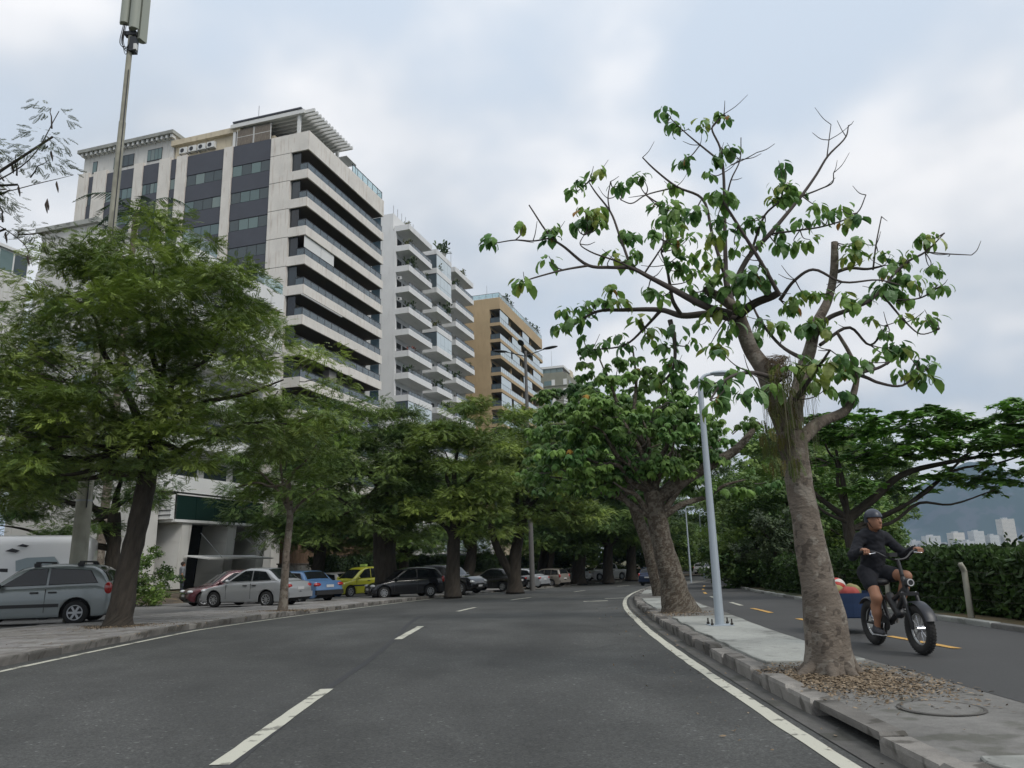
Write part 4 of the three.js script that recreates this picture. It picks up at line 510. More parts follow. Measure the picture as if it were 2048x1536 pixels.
const roundLeaf = leafShape(0.2, 0.066, 0.5, 0.1, 1.15);
const rosette = [0, 1].map((v) => { const R = rng(310 + v), a = []; for (let i = 0; i < 7; i++) { const g = roundLeaf.clone(); g.rotateX(-0.35 + R() * 0.55); g.rotateY(i / 7 * 6.28 + R() * 0.6); g.scale(0.8 + R() * 0.35, 1, 0.8 + R() * 0.35); a.push(g); } return merged(a); });
const smallLeaf = [0, 1].map((v) => { const R = rng(320 + v), a = []; for (let i = 0; i < 9; i++) { const g = leafShape(0.075, 0.021, 0.5, 0.2); g.rotateX(R() * 1.4 - 0.9); g.rotateY(R() * 6.28); g.translate((R() - 0.5) * 0.12, (R() - 0.5) * 0.1, (R() - 0.5) * 0.12); a.push(g); } return merged(a); });
const LM = phys({ color: lin(1, 1, 1), roughness: 0.7, transmission: 0.42, thickness: 0, side: THREE.DoubleSide, specularIntensity: 0.5 });
M.leaf = LM;
// fill ellipsoid lobes with clumps of leaf units; returns instance rows by variant and clump centres
function fillLobes(R, lobes, perM3, clumpSize, unitScale, nPer, pal, variants, opt = {}) {
  const rows = variants.map(() => []), clumps = [];
  for (const [cx, cy, cz, rx, ry, rz, dens = 1] of lobes) {
    const vol = 4.19 * rx * ry * rz, nc = Math.max(3, Math.round(vol * perM3 * dens));
    for (let i = 0; i < nc; i++) {
      let x, y, z, d; do { x = R() * 2 - 1; y = R() * 2 - 1; z = R() * 2 - 1; d = Math.hypot(x, y, z); } while (d > 1 || d < (opt.core ?? 0.25));
      const k = d > 0.3 ? Math.pow(d, -0.25) * (0.92 + R() * 0.22) : 1; x *= k; y *= k; z *= k;
      const c = [cx + x * rx, cy + y * ry, cz + z * rz]; if (perlin.noise(c[0] * 0.9, c[1] * 0.9 + 5, c[2] * 0.9) < (opt.hole ?? -0.28)) continue;
      const out = Math.atan2(x * rx, z * rz), tint = R(), bright = 0.84 + 0.56 * R(); clumps.push([...c, cx, cy, cz]);
      const n = Math.round(nPer * (0.6 + 0.8 * R())), sz = clumpSize * (0.7 + 0.6 * R());
      for (let j = 0; j < n; j++) {
        const a = R() * 6.28, r = Math.sqrt(R()) * sz, h = (R() - 0.5) * sz * (opt.flat ?? 0.55), t = Math.min(1, Math.max(0, tint + (R() - 0.5) * 0.5)), v = Math.floor(R() * variants.length), f = bright * (0.8 + 0.4 * R()), co = R() < (opt.odd ?? 0) ? opt.oddColor : null;
        rows[v].push([c[0] + Math.cos(a) * r, c[1] + h - 0.25 * r * r / sz, c[2] + Math.sin(a) * r, (opt.pitch ?? 0.15) + (R() - 0.5) * (opt.wild ?? 0.9), opt.radial ? Math.atan2(Math.cos(a), Math.sin(a)) + (R() - 0.5) * 1.2 : R() * 6.28, (R() - 0.5) * 0.6, unitScale * (0.7 + 0.6 * R()), ...(co ? mul(co, f) : [lerp(pal[0][0], pal[1][0], t) * f, lerp(pal[0][1], pal[1][1], t) * f, lerp(pal[0][2], pal[1][2], t) * f])]);
      }
    }
  }
  return { rows, clumps };
}
function limbTo(R, a, b, r0, r1, sag = 0.12) { const n = 4, p = [], L = Math.hypot(b[0] - a[0], b[1] - a[1], b[2] - a[2]); for (let i = 0; i <= n; i++) { const t = i / n, w = Math.sin(t * Math.PI); p.push([lerp(a[0], b[0], t) + w * (R() - 0.5) * L * 0.16, lerp(a[1], b[1], Math.pow(t, 0.8)) + w * (R() - 0.5) * L * sag, lerp(a[2], b[2], t) + w * (R() - 0.5) * L * 0.16, lerp(r0, r1, t)]); } return p; }
const ACACIA = [[0.095, 0.158, 0.032], [0.28, 0.36, 0.07]], DARKLEAF = [[0.065, 0.13, 0.032], [0.18, 0.265, 0.058]], BROAD = [[0.07, 0.165, 0.038], [0.20, 0.32, 0.07]];
// a tree in world coordinates: trunk points, fork, lobes
function tree(name, label, group, trunk, lobes, o = {}) {
  const R = rng(o.seed ?? 1), base = trunk[0], g0 = o.grow ?? 1, t = thing(name, label, 'tree', o.at ? [o.at[0], o.at[1], o.at[2]] : [base[0], base[1] + fall(base[2]), base[2]], 0, group), L = (p) => [p[0] - base[0], p[1] - base[1], p[2] - base[2], ...p.slice(3)];
  t.scale.setScalar(g0); const tr = trunk.map(L); part('trunk', tube(tr, o.seg ?? 12, 5, true, o.rough ?? 0.16, o.seed ?? 1), o.bark ?? M.barkDark, t);
  const fork = tr[tr.length - 1], r0 = fork[3], lo = lobes.map((l) => { const q = L(l.slice(0, 3)); return [...q, ...l.slice(3)]; });
  for (const [li, l] of lo.entries()) { if (o.limbEvery && li % o.limbEvery) continue; const p = limbTo(R, tr[Math.max(0, tr.length - 1 - Math.floor(R() * 2))], [l[0], l[1] - l[4] * 0.15, l[2]], r0 * (o.limb ?? 0.6), 0.018); part('limb', tube(p, 7, 4, false, 0.1, 7), o.bark ?? M.barkDark, t); }
  const f = fillLobes(R, lo, o.per ?? 2.6, o.clump ?? 0.42, o.scale ?? 1, o.n ?? 26, o.pal ?? ACACIA, o.unit ?? spray, o.opt ?? { radial: true, pitch: 0.25 });
  const crown = new THREE.Group(); crown.name = 'crown'; t.add(crown); f.rows.forEach((r, i) => r.length && instanced('foliage', (o.unit ?? spray)[i], o.leaf ?? LM, r, crown));
  const tw = []; for (const c of f.clumps) if (R() < (o.twigs ?? 0.5)) tw.push(tube(limbTo(R, [lerp(c[0], c[3], 0.6), lerp(c[1], c[4], 0.6) - 0.1, lerp(c[2], c[5], 0.6)], [c[0], c[1], c[2]], 0.016, 0.005), 3, 1, false)); if (tw.length) tag(part('twigs', merged(tw), M.twig, crown), null, null, null, 'stuff');
  return t;
}
// big feathery tree on the left pavement
tree('feathery_tree', 'large feathery-leaved tree beside the grey hatchback on the left pavement', null, [[-8.87, 0.0, -17.58, 0.36], [-8.85, 0.35, -17.58, 0.27], [-8.75, 1.4, -17.58, 0.225], [-8.6, 2.6, -17.6, 0.215], [-8.5, 3.5, -17.6, 0.2], [-8.6, 4.3, -17.6, 0.18]], [
  [-9.0, 9.0, -17.6, 1.5, 1.2, 1.5], [-11.0, 8.2, -17.8, 1.7, 0.9, 1.8, 0.85], [-8.4, 7.5, -17.4, 2.6, 1.2, 2.4], [-6.9, 6.8, -17.3, 1.6, 0.8, 1.7], [-5.35, 5.7, -17.3, 1.3, 0.9, 1.6], [-12.4, 6.3, -17.8, 2.0, 1.2, 2.2, 0.8], [-9.6, 5.6, -17.0, 2.6, 1.1, 2.2], [-6.4, 4.6, -17.2, 1.7, 0.9, 1.7], [-12.2, 4.3, -17.6, 1.9, 1.0, 1.9], [-10.9, 3.2, -17.3, 1.3, 0.6, 1.3, 0.9], [-13.6, 3.3, -18, 1.2, 0.8, 1.2], [-8.9, 4.1, -16.7, 1.5, 0.7, 1.1], [-7.2, 4.0, -16.9, 1.2, 0.6, 1.2], [-10.4, 3.5, -16.8, 1.3, 0.6, 1.1], [-5.2, 4.6, -17.2, 1.0, 0.7, 1.2], [-10.2, 4.4, -16.8, 1.8, 0.9, 1.6]], { seed: 11, per: 2.8, n: 108, clump: 0.5, scale: 0.62, twigs: 0.6, opt: { radial: true, pitch: 0.05, wild: 1.3 } });
// darker tree behind it, by the telecom pole
tree('street_tree', 'dark leafy tree behind the telecom pole and white van', null, [[-13.6, -0.1, -26, 0.3], [-13.55, 0.6, -26, 0.24], [-13.5, 2.2, -26, 0.22], [-13.6, 3.4, -26, 0.2]], [[-15.4, 5.4, -26, 1.8, 1.1, 1.8], [-13.4, 5.6, -26, 1.6, 1.0, 1.7], [-17.2, 4.6, -26, 1.8, 1.2, 1.8], [-15.2, 3.9, -25.6, 1.9, 0.9, 1.6], [-13.0, 4.2, -25.8, 1.3, 0.8, 1.4], [-17.4, 3.2, -25.8, 1.5, 0.8, 1.5], [-14.6, 3.0, -25.4, 1.2, 0.5, 1.2]], { seed: 17, per: 2.6, n: 110, clump: 0.5, scale: 0.72, pal: DARKLEAF, opt: { radial: true, pitch: 0.05, wild: 1.3 } });
// tree outside the frame on the left whose pods and leaves hang into view
tree('feathery_tree', 'sparse feathery branch reaching in from the upper left corner', null, [[-10.6, 0, -8.6, 0.3], [-10.5, 2, -8.7, 0.22], [-10.3, 4.2, -9.0, 0.14], [-10.1, 5.6, -9.4, 0.07]], [[-7.9, 7.5, -11.2, 0.95, 0.55, 0.8, 1.1], [-7.3, 8.2, -11.0, 0.45, 0.4, 0.4, 1.4], [-8.0, 6.7, -11.2, 0.7, 0.35, 0.6, 1.2], [-9.6, 7.4, -10.4, 1.6, 1.2, 1.6, 0.6], [-10.8, 8.0, -9.0, 2, 1.4, 2, 0.6]], { seed: 12, per: 5.2, n: 32, clump: 0.34, scale: 0.42, twigs: 1, pal: [[0.03, 0.05, 0.012], [0.08, 0.10, 0.03]], opt: { radial: true, pitch: 0.3, hole: -0.6 } });
{ const t = scene.children[scene.children.length - 1], R = rng(77), b = t.position; for (const [x, y, z] of [[-7.3, 7.9, -11], [-7.15, 7.35, -11], [-7.35, 7.05, -11.1], [-7.75, 7.3, -11], [-8.0, 6.6, -11.2], [-7.6, 6.2, -11.2], [-7.9, 7.7, -11], [-7.2, 7.0, -10.9]]) part('seed_pod', tube([[x - b.x, y - b.y, z - b.z, 0.004], [x - b.x + 0.005, y - b.y - 0.05, z - b.z, 0.018], [x - b.x + 0.03, y - b.y - 0.13, z - b.z, 0.016], [x - b.x + 0.045, y - b.y - 0.2, z - b.z, 0.004]], 7, 4), std({ color: lin(0.035, 0.022, 0.014), roughness: 0.7 }), t);
  for (const q of [[[-10.0, 6.9, -10], [-8.6, 7.1, -11.0], [-7.4, 7.4, -11.1], [-6.9, 7.45, -11]], [[-8.4, 7.2, -11], [-7.7, 7.8, -11.1], [-7.25, 8.6, -11]], [[-9.6, 6.8, -10.3], [-8.6, 6.9, -11], [-7.7, 6.4, -11.2], [-7.5, 6.0, -11.2]]]) part('branch', tube(q.map((p, i) => [p[0] - b.x, p[1] - b.y, p[2] - b.z, 0.014 - i * 0.0035]), 6, 5, false, 0.1, 3), M.twig, t); }
// slender tree
tree('feathery_tree', 'slender young tree with thin trunk in front of the silver saloon', null, [[-6.49, 0, -21.8, 0.17], [-6.47, 0.4, -21.8, 0.12], [-6.45, 1.6, -21.8, 0.1], [-6.4, 2.7, -21.85, 0.09], [-6.5, 3.6, -21.9, 0.08]], [[-6.9, 5.7, -22, 1.4, 0.8, 1.5], [-7.8, 4.7, -22, 1.0, 0.7, 1.2], [-5.7, 4.8, -21.8, 1.2, 0.8, 1.3], [-6.6, 3.8, -21.8, 1.5, 0.6, 1.3, 0.8], [-5.4, 3.6, -21.9, 0.8, 0.5, 0.9, 0.8], [-8.1, 3.6, -22.1, 0.8, 0.45, 0.8, 0.7]], { seed: 13, at: [-7.27, -0.14, -24.41], grow: 1.12, per: 3.0, n: 95, clump: 0.42, scale: 0.62, opt: { radial: true, pitch: 0.05, wild: 1.3 }, pal: [[0.09, 0.165, 0.028], [0.25, 0.345, 0.06]], twigs: 0.9, bark: M.bark });
const street = 'trees along the parking bays';
tree('street_tree', 'dark thick-trunked tree hung with creepers behind the yellow taxi', street, [[-4.9, 0, -29.2, 0.5], [-4.9, 0.5, -29.2, 0.42], [-4.95, 2, -29.2, 0.42], [-5, 3.4, -29.1, 0.4], [-5, 4.2, -29, 0.3]], [[-5.3, 6.6, -28.8, 1.7, 1.0, 1.8], [-6.9, 5.6, -28.8, 1.5, 1.2, 1.6], [-4.2, 5.4, -28.6, 1.5, 1.1, 1.6], [-5.4, 4.4, -28, 2.2, 1.0, 1.6], [-7.4, 3.9, -28.8, 1.3, 1.0, 1.4], [-4.0, 3.6, -28.2, 1.2, 0.7, 1.2], [-6.2, 3.2, -28.2, 1.4, 0.6, 1.2], [-4.8, 2.9, -28.0, 1.5, 0.7, 1.0], [-6.9, 2.7, -28.4, 1.0, 0.6, 1.0], [-3.6, 2.8, -28.4, 1.0, 0.6, 1.0]], { seed: 14, at: [-6.73, -0.46, -40.09], grow: 1.373, per: 2.7, n: 120, clump: 0.5, scale: 0.68, opt: { radial: true, pitch: 0.05, wild: 1.3 }, pal: [[0.068, 0.13, 0.032], [0.19, 0.265, 0.058]] });
tree('street_tree', 'bushy bright-topped tree beside the black hatchback', street, [[-2.36, 0, -28.61, 0.34], [-2.36, 0.5, -28.6, 0.27], [-2.3, 1.8, -28.6, 0.24], [-2.2, 3.2, -28.6, 0.2]], [[-2.0, 6.7, -28.6, 1.2, 0.9, 1.4], [-2.6, 5.5, -28.6, 1.6, 1.0, 1.6], [-1.2, 5.3, -28.4, 1.3, 0.9, 1.5], [-2.2, 4.2, -28.2, 2.0, 0.9, 1.6], [-3.4, 3.6, -28.4, 1.1, 0.7, 1.2], [-0.9, 3.7, -28.4, 1.2, 0.8, 1.2], [-2.3, 3.0, -28.0, 1.4, 0.5, 1.0], [-1.2, 2.7, -28.2, 1.1, 0.55, 1.0], [-3.3, 2.75, -28.2, 1.0, 0.5, 0.9]], { seed: 15, at: [-3.18, -0.43, -38.59], grow: 1.349, per: 2.7, n: 120, clump: 0.5, scale: 0.68, opt: { radial: true, pitch: 0.05, wild: 1.3 } });
tree('street_tree', 'fork-trunked street tree in front of the silver estate saloon', street, [[-0.1, 0, -30.89, 0.36], [-0.1, 0.4, -30.9, 0.28], [-0.08, 1.2, -30.9, 0.25], [0.1, 2.2, -30.9, 0.2], [0.4, 3.3, -30.9, 0.17]], [[0.2, 6.6, -31.2, 1.4, 0.9, 1.5], [1.3, 5.7, -31.2, 1.5, 1.0, 1.5], [0.2, 5.0, -30.6, 1.7, 1.0, 1.5], [1.8, 4.4, -31, 1.5, 0.9, 1.4], [0.3, 3.8, -30.4, 1.6, 0.7, 1.3], [2.6, 3.6, -31.4, 1.2, 0.7, 1.2], [-0.8, 3.3, -30.6, 0.9, 0.5, 0.9], [1.6, 3.0, -30.8, 1.3, 0.6, 1.1], [0.2, 2.9, -30.4, 1.1, 0.5, 1.0], [2.9, 2.9, -31.2, 1.0, 0.5, 1.0]], { seed: 16, at: [-0.14, -0.56, -44.72], grow: 1.448, per: 2.7, n: 120, clump: 0.5, scale: 0.68, opt: { radial: true, pitch: 0.05, wild: 1.3 } });
{ const t = scene.children[scene.children.length - 1]; part('limb', tube([[0.0, 0.55, 0, 0.2], [-0.5, 1.4, 0, 0.17], [-0.85, 2.4, 0.1, 0.13], [-0.9, 3.4, 0.2, 0.08]], 9, 4, false, 0.15, 4), M.barkDark, t); }
// trees further along the bend and behind the cars
[[3.1, -39.4, 0.34, 7.6, 'leafy tree beyond the beige estate car', 5.75, -1.09, -73.13, 1.856], [4.6, -39.6, 0.26, 7.2, 'slim-trunked tree left of the white pickup', 8.54, -1.09, -73.5, 1.856], [6.3, -43.2, 0.28, 8.2, 'tree right of the white pickup at the bend', 11.69, -1.09, -80.18, 1.856], [-8.6, -33.5, 0.3, 7.6, 'shady tree behind the blue saloon', -13.6, -0.74, -52.96, 1.581], [-2.4, -38, 0.3, 8.4, 'tall shady tree behind the black cars', -4.45, -1.09, -70.53, 1.856], [1.4, -44, 0.3, 9.0, 'shady tree behind the silver car', 2.6, -1.09, -81.66, 1.856], [8.6, -50.5, 0.3, 10, 'tree filling the far left of the bend', 15.96, -1.09, -93.73, 1.856], [-6, -44, 0.3, 9.2, 'far tree in front of the stone apartment block', -7.6, -0.72, -52, 1.2], [15.4, -60, 0.3, 11, 'farthest tree closing the street view', 28.58, -1.09, -111.36, 1.856], [2.2, -54, 0.3, 10, 'far tree below the tan apartment block', 4.08, -1.09, -100.22, 1.856]].forEach(([x, z, r, h, lab, X, Y, Z, q], i) => {
  const R = rng(40 + i), lobes = []; for (let k = 0; k < 7; k++) { const a = k * 2.4 + R(), d = k ? 1.0 + R() * 1.3 : 0; lobes.push([x + Math.cos(a) * d, h - 1.0 - (k ? 0.6 + R() * (h - 4.2) : 0), z + Math.sin(a) * d, 1.5 + R() * 0.7, 0.8 + R() * 0.5, 1.5 + R() * 0.6]); } for (let k = 0; k < 4; k++) { const a = k * 1.6 + R(); lobes.push([x + Math.cos(a) * 1.6, 2.5 + R() * 0.8, z + Math.sin(a) * 1.6, 1.5, 0.7, 1.5]); }
  tree('street_tree', lab, street, [[x, 0, z, r * 1.3], [x, 0.5, z, r], [x + R() * 0.3, 1.8, z, r * 0.85], [x + R() * 0.4, 3.0, z, r * 0.7]], lobes, { seed: 60 + i, at: [X, Y, Z], grow: q, per: 1.8, n: 95, clump: 0.62, scale: 0.85, opt: { radial: true, pitch: 0.05, wild: 1.3 }, pal: i % 3 === 1 ? [[0.065, 0.135, 0.03], [0.19, 0.28, 0.055]] : DARKLEAF, twigs: 0.2 });
});
// right side: trees behind the path
[[11.6, -33.5, 6.4, 'dense dark tree behind the lamp post', 18.34, -0.74, -52.96, 1.581], [13.4, -39, 7.5, 'dense tree behind the cycle path bend', 24.87, -1.09, -72.38, 1.856], [17.4, -46.5, 8.5, 'dense tree at the far end of the cycle path', 32.29, -1.09, -86.3, 1.856], [21.5, -52, 9.5, 'tall dense tree at the end of the path', 39.9, -1.09, -96.51, 1.856], [10.6, -28.6, 4.9, 'leafy green tree left of the sea almond', 14.29, -0.43, -38.56, 1.348], [27, -58, 10.5, 'far dense tree past the path end', 50.11, -1.09, -107.65, 1.856], [12.1, -29.6, 3.9, 'low rounded tree left of the sea almond trunk', 14.1, -0.49, -41.15, 1.39]].forEach(([x, z, h, lab, X, Y, Z, q], i) => {
  const R = rng(140 + i), lobes = []; for (let k = 0; k < 9; k++) { const a = k * 2.4 + R(), d = k ? 0.9 + R() * 1.4 : 0; lobes.push([x + Math.cos(a) * d, k ? 1.3 + R() * (h - 2.6) : h - 0.9, z + Math.sin(a) * d, 1.4 + R() * 0.6, 0.9 + R() * 0.5, 1.4 + R() * 0.5]); }
  tree('park_tree', lab, 'trees beyond the cycle path', [[x, 0.1, z, 0.3], [x, 0.8, z, 0.22], [x + 0.2, 2.2, z, 0.18], [x, 3, z, 0.15]], lobes, { seed: 160 + i, at: [X, Y, Z], grow: q, per: 2.2, n: 28, clump: 0.55, scale: 2.0, unit: smallLeaf, pal: DARKLEAF, twigs: 0.15, opt: { wild: 2.4, flat: 0.8 } });
});
// broad-leaved street tree with drooping whorls at the median (second trunk) and the one behind it
const median = 'broad-leaved trees on the median';
{
  const t = tree('broadleaf_tree', 'stout mottled-bark tree on the median behind the lamp post', null, [[3.54, 0.02, -17.4, 0.46], [3.52, 0.25, -17.4, 0.36], [3.45, 0.7, -17.4, 0.29], [3.31, 1.4, -17.4, 0.225], [3.21, 2.1, -17.4, 0.205], [3.12, 2.75, -17.4, 0.2]], [
    [2.4, 5.2, -17.6, 1.0, 0.6, 1.0], [1.6, 4.5, -17.4, 0.9, 0.7, 1.0], [2.9, 4.6, -17.2, 1.2, 0.7, 1.1], [3.8, 4.9, -17.6, 1.0, 0.7, 1.0], [1.5, 3.7, -17.2, 0.9, 0.5, 1.0], [2.5, 3.6, -16.9, 1.2, 0.6, 1.0], [3.6, 3.9, -16.9, 1.1, 0.7, 1.0], [4.8, 4.0, -17.4, 0.9, 0.6, 0.9], [2.1, 6.0, -17.5, 0.45, 0.6, 0.45, 0.7], [2.9, 6.3, -17.5, 0.35, 0.5, 0.35, 0.7], [1.0, 3.4, -17.6, 0.7, 0.4, 0.7], [5.2, 3.0, -17.2, 0.6, 0.4, 0.6], [2.2, 3.0, -17, 0.9, 0.35, 0.8]], { seed: 21, per: 6.5, n: 9, clump: 0.34, scale: 1.0, limb: 0.45, unit: whorl, pal: BROAD, bark: M.barkMottled, seg: 18, rough: 0.22, twigs: 1, opt: { wild: 0.7, pitch: 0, hole: -0.35, odd: 0.003, oddColor: [0.32, 0.19, 0.03] } });
  part('limb', tube([[-0.4, 2.5, 0, 0.16], [0.1, 2.85, 0.1, 0.155], [0.75, 3.2, 0.2, 0.13], [1.5, 3.6, 0.2, 0.1], [2.1, 4.2, 0.2, 0.05]], 12, 5, false, 0.15, 9), M.barkMottled, t);
  tree('broadleaf_tree', 'leaning trunk tree on the median, second behind the lamp post', null, [[4.6, 0.02, -24.8, 0.36], [4.48, 0.4, -24.8, 0.27], [4.2, 1.6, -24.8, 0.2], [3.8, 3.0, -24.8, 0.18], [3.55, 4.2, -24.8, 0.16]], [[2.6, 6.3, -24.8, 1.6, 0.9, 1.5], [1.6, 5.2, -24.6, 1.4, 0.9, 1.4], [3.6, 5.6, -24.6, 1.6, 1.0, 1.5], [4.8, 5.0, -24.6, 1.5, 0.9, 1.4], [2.4, 4.2, -24.2, 1.5, 0.8, 1.2], [4.4, 3.8, -24.2, 1.4, 0.7, 1.2], [1.0, 4.0, -24.6, 1.0, 0.6, 1]], { seed: 22, at: [5.57, -0.25, -30.01], grow: 1.21, per: 3.6, n: 11, clump: 0.42, scale: 1.25, limb: 0.45, unit: whorl, pal: [[0.06, 0.14, 0.034], [0.16, 0.27, 0.06]], bark: M.barkMottled, rough: 0.2, opt: { wild: 0.7, pitch: 0 } });
}
// sea almond beyond the hedge
{
  const b = [9.75, 0.1, -22.4];
  const t = tree('sea_almond_tree', 'wide flat-layered tree with round glossy leaves beyond the hedge', null, [[9.65, 0.1, -22, 0.19], [9.5, 1.2, -22, 0.16], [9.45, 2.0, -22, 0.16], [9.45, 2.45, -22, 0.17]], [
    [9.0, 4.9, -22, 1.2, 0.4, 1.4], [10.4, 5.0, -22.2, 1.5, 0.4, 1.7], [12.2, 5.1, -22.2, 1.6, 0.38, 1.8], [14.0, 5.1, -22.0, 1.6, 0.4, 1.8], [15.6, 5.0, -22, 1.4, 0.4, 1.6], [9.3, 4.0, -21.8, 1.3, 0.35, 1.4], [11.2, 4.25, -21.9, 1.5, 0.35, 1.6], [13.2, 4.3, -21.8, 1.7, 0.38, 1.8], [15.2, 4.2, -21.8, 1.5, 0.4, 1.6], [9.4, 3.2, -21.8, 0.9, 0.25, 1.0, 0.8], [12.9, 3.5, -21.6, 1.3, 0.26, 1.3, 0.8], [14.6, 3.3, -21.6, 1.3, 0.3, 1.3, 0.9], [13.4, 3.0, -21.4, 0.8, 0.16, 0.8, 0.8], [11.3, 3.3, -21.8, 0.8, 0.22, 0.9, 0.8]], { seed: 23, per: 11, n: 10, clump: 0.34, scale: 0.9, limb: 0.36, limbEvery: 4, unit: rosette, pal: [[0.08, 0.18, 0.03], [0.19, 0.36, 0.06]], twigs: 0.9, opt: { flat: 0.35, wild: 0.7, pitch: 0, hole: -0.22, core: 0.0 } });
  for (const q of [[[-0.2, 2.2, 0, 0.14], [0.6, 2.75, 0, 0.12], [1.5, 3.4, 0, 0.09], [3.0, 3.75, 0.1, 0.06], [5.0, 4.0, 0.2, 0.03]], [[-0.2, 2.3, 0, 0.09], [-0.2, 3.2, 0, 0.07], [-0.25, 4.2, -0.1, 0.04]], [[-0.2, 2.2, 0, 0.1], [-0.9, 2.75, 0.1, 0.07], [-1.5, 3.3, 0.2, 0.05]], [[-0.2, 2.1, 0.05, 0.06], [-1.0, 2.4, 0.4, 0.04], [-1.6, 3.0, 0.5, 0.03]]]) part('limb', tube(q, 9, 5, false, 0.1, 3), M.barkDark, t);
}
// foreground tree: every limb traced, leaves as parts
{
  const base = TREE_BRANCHES[0][1], t = thing('broadleaf_tree', 'bare-branched broad-leaved tree with leaning grey trunk at the near kerb', 'tree', [base[0], 0.1, base[2]]), L = (p) => [p[0] - base[0], p[1] - 0.1, p[2] - base[2], ...p.slice(3)], R = rng(71);
  TREE_BRANCHES.forEach((b, i) => part(i ? (b[0][3] > 0.03 ? 'limb' : 'branch') : 'trunk', tube(b.map(L), i ? 9 : 24, i ? 5 : 10, i < 3, i ? 0.10 : 0.14, 80 + i), i < 4 ? M.bark : M.twig.clone === undefined ? M.twig : (b[0][3] > 0.05 ? M.barkDark : M.twig), t));
  for (let k = 0; k < 7; k++) { const a = k * 0.9 + R() * 0.4, c = Math.cos(a), d = Math.sin(a), l = 0.25 + R() * 0.1; part('root', tube([[c * 0.12, 0.3 + R() * 0.15, d * 0.12, 0.085], [c * 0.17, 0.12, d * 0.17, 0.075], [c * l, 0.0, d * l, 0.05], [c * (l + 0.12), -0.06, d * (l + 0.12), 0.03]], 8, 4, true, 0.25, 400 + k), M.bark, t); }
  // short bare twigs off the branches
  const tw = []; for (let i = 4; i < TREE_BRANCHES.length; i++) { const b = TREE_BRANCHES[i]; for (let k = 0; k < 3; k++) { const p = L(b[1 + Math.floor(R() * (b.length - 1))]), d = [(R() - 0.5) * 0.5, R() * 0.22 - 0.03, (R() - 0.5) * 0.5]; tw.push(tube([[p[0], p[1], p[2], 0.006], [p[0] + d[0] * 0.5, p[1] + d[1] * 0.3, p[2] + d[2] * 0.5, 0.005], [p[0] + d[0], p[1] + d[1], p[2] + d[2], 0.003]], 4, 3, false)); } }
  const leaves = [], pts = TREE_BRANCHES.slice(1).flat();
  for (const c0 of TREE_CLUSTERS) {
    const c = L(c0), s = c0[3]; let best = null, bd = 9; for (const p of pts) { const d = Math.hypot(p[0] - c0[0], p[1] - c0[1], p[2] - c0[2]); if (d < bd) { bd = d; best = p; } }
    const q = L(best); if (bd > 0.05) tw.push(tube([[q[0], q[1], q[2], 0.008], [(q[0] + c[0]) / 2 + (R() - 0.5) * 0.1, (q[1] + c[1]) / 2 - 0.04, (q[2] + c[2]) / 2, 0.006], [c[0], c[1], c[2], 0.004]], 4, 4, false));
    const n = 7 + Math.floor(R() * 8 * s), tint = R();
    for (let j = 0; j < n; j++) { const a = j / n * 6.28 + R() * 0.7; leaves.push({ p: [c[0] + Math.sin(a) * 0.03 + (R() - 0.5) * 0.11 * s, c[1] + (R() - 0.4) * 0.09, c[2] + Math.cos(a) * 0.03 + (R() - 0.5) * 0.11 * s], r: [-0.1 + R() * 0.8, a, (R() - 0.5) * 0.4], s: (0.5 + 0.36 * s) * (0.45 + 0.85 * R()), v: Math.floor(R() * 3), m: R() < 0.008 ? 5 : Math.min(4, Math.floor((tint * 0.6 + R() * 0.4) * 5)) }); }
  }
  const mats = [[0.065, 0.16, 0.05], [0.095, 0.21, 0.052], [0.135, 0.26, 0.058], [0.18, 0.305, 0.06], [0.25, 0.31, 0.055], [0.30, 0.16, 0.035]].map((c) => phys({ color: lin(...c), roughness: 0.55, transmission: 0.38, thickness: 0, side: THREE.DoubleSide }));
  const order = leaves.slice().sort((a, b) => b.s - a.s), near = new Set(order.slice(0, 300)), rest = [[], [], []];
  for (const l of leaves) if (near.has(l)) { const o = part('leaf', broadLeaf[l.v], mats[l.m], t); o.position.set(...l.p); o.rotation.set(l.r[0], l.r[1], l.r[2], 'YXZ'); o.scale.setScalar(l.s); } else { const c = mats[l.m].color; rest[l.v].push([...l.p, ...l.r, l.s, c.r, c.g, c.b]); }
  const g = new THREE.Group(); g.name = 'foliage'; t.add(g); rest.forEach((r, i) => instanced('leaves', broadLeaf[i], LM, r, g));
  tag(part('twigs', merged(tw), M.twig, t), null, null, null, 'stuff');
  // hanging epiphyte threads and fern tufts under the fork
  const th = [], fe = []; for (let i = 0; i < 130; i++) { const x = -0.40 + R() * 0.46, z = (R() - 0.5) * 0.5 + (R() < 0.5 ? 0.18 : 0), y = 2.8 + R() * 0.5, l = 0.3 + R() * 0.8; th.push(tube([[x, y, z, 0.0022], [x + (R() - 0.5) * 0.05, y - l * 0.5, z, 0.002], [x + (R() - 0.5) * 0.1, y - l, z + (R() - 0.5) * 0.05, 0.0012]], 3, 2, false)); }
  tag(part('hanging_threads', merged(th), std({ color: lin(0.17, 0.16, 0.10), roughness: 1 }), t), null, null, null, 'stuff');
  for (let i = 0; i < 170; i++) { const y = 2.1 + R() * 1.1; fe.push([-0.5 + R() * 0.34 + (y - 2.1) * 0.12, y, (R() - 0.3) * 0.4, 0.9 + R() * 0.8, R() * 6.28, 0, 0.25 + R() * 0.3, 0.09 + R() * 0.06, 0.11 + R() * 0.06, 0.03]); }
  instanced('fern_tufts', spray[1], LM, fe, t);
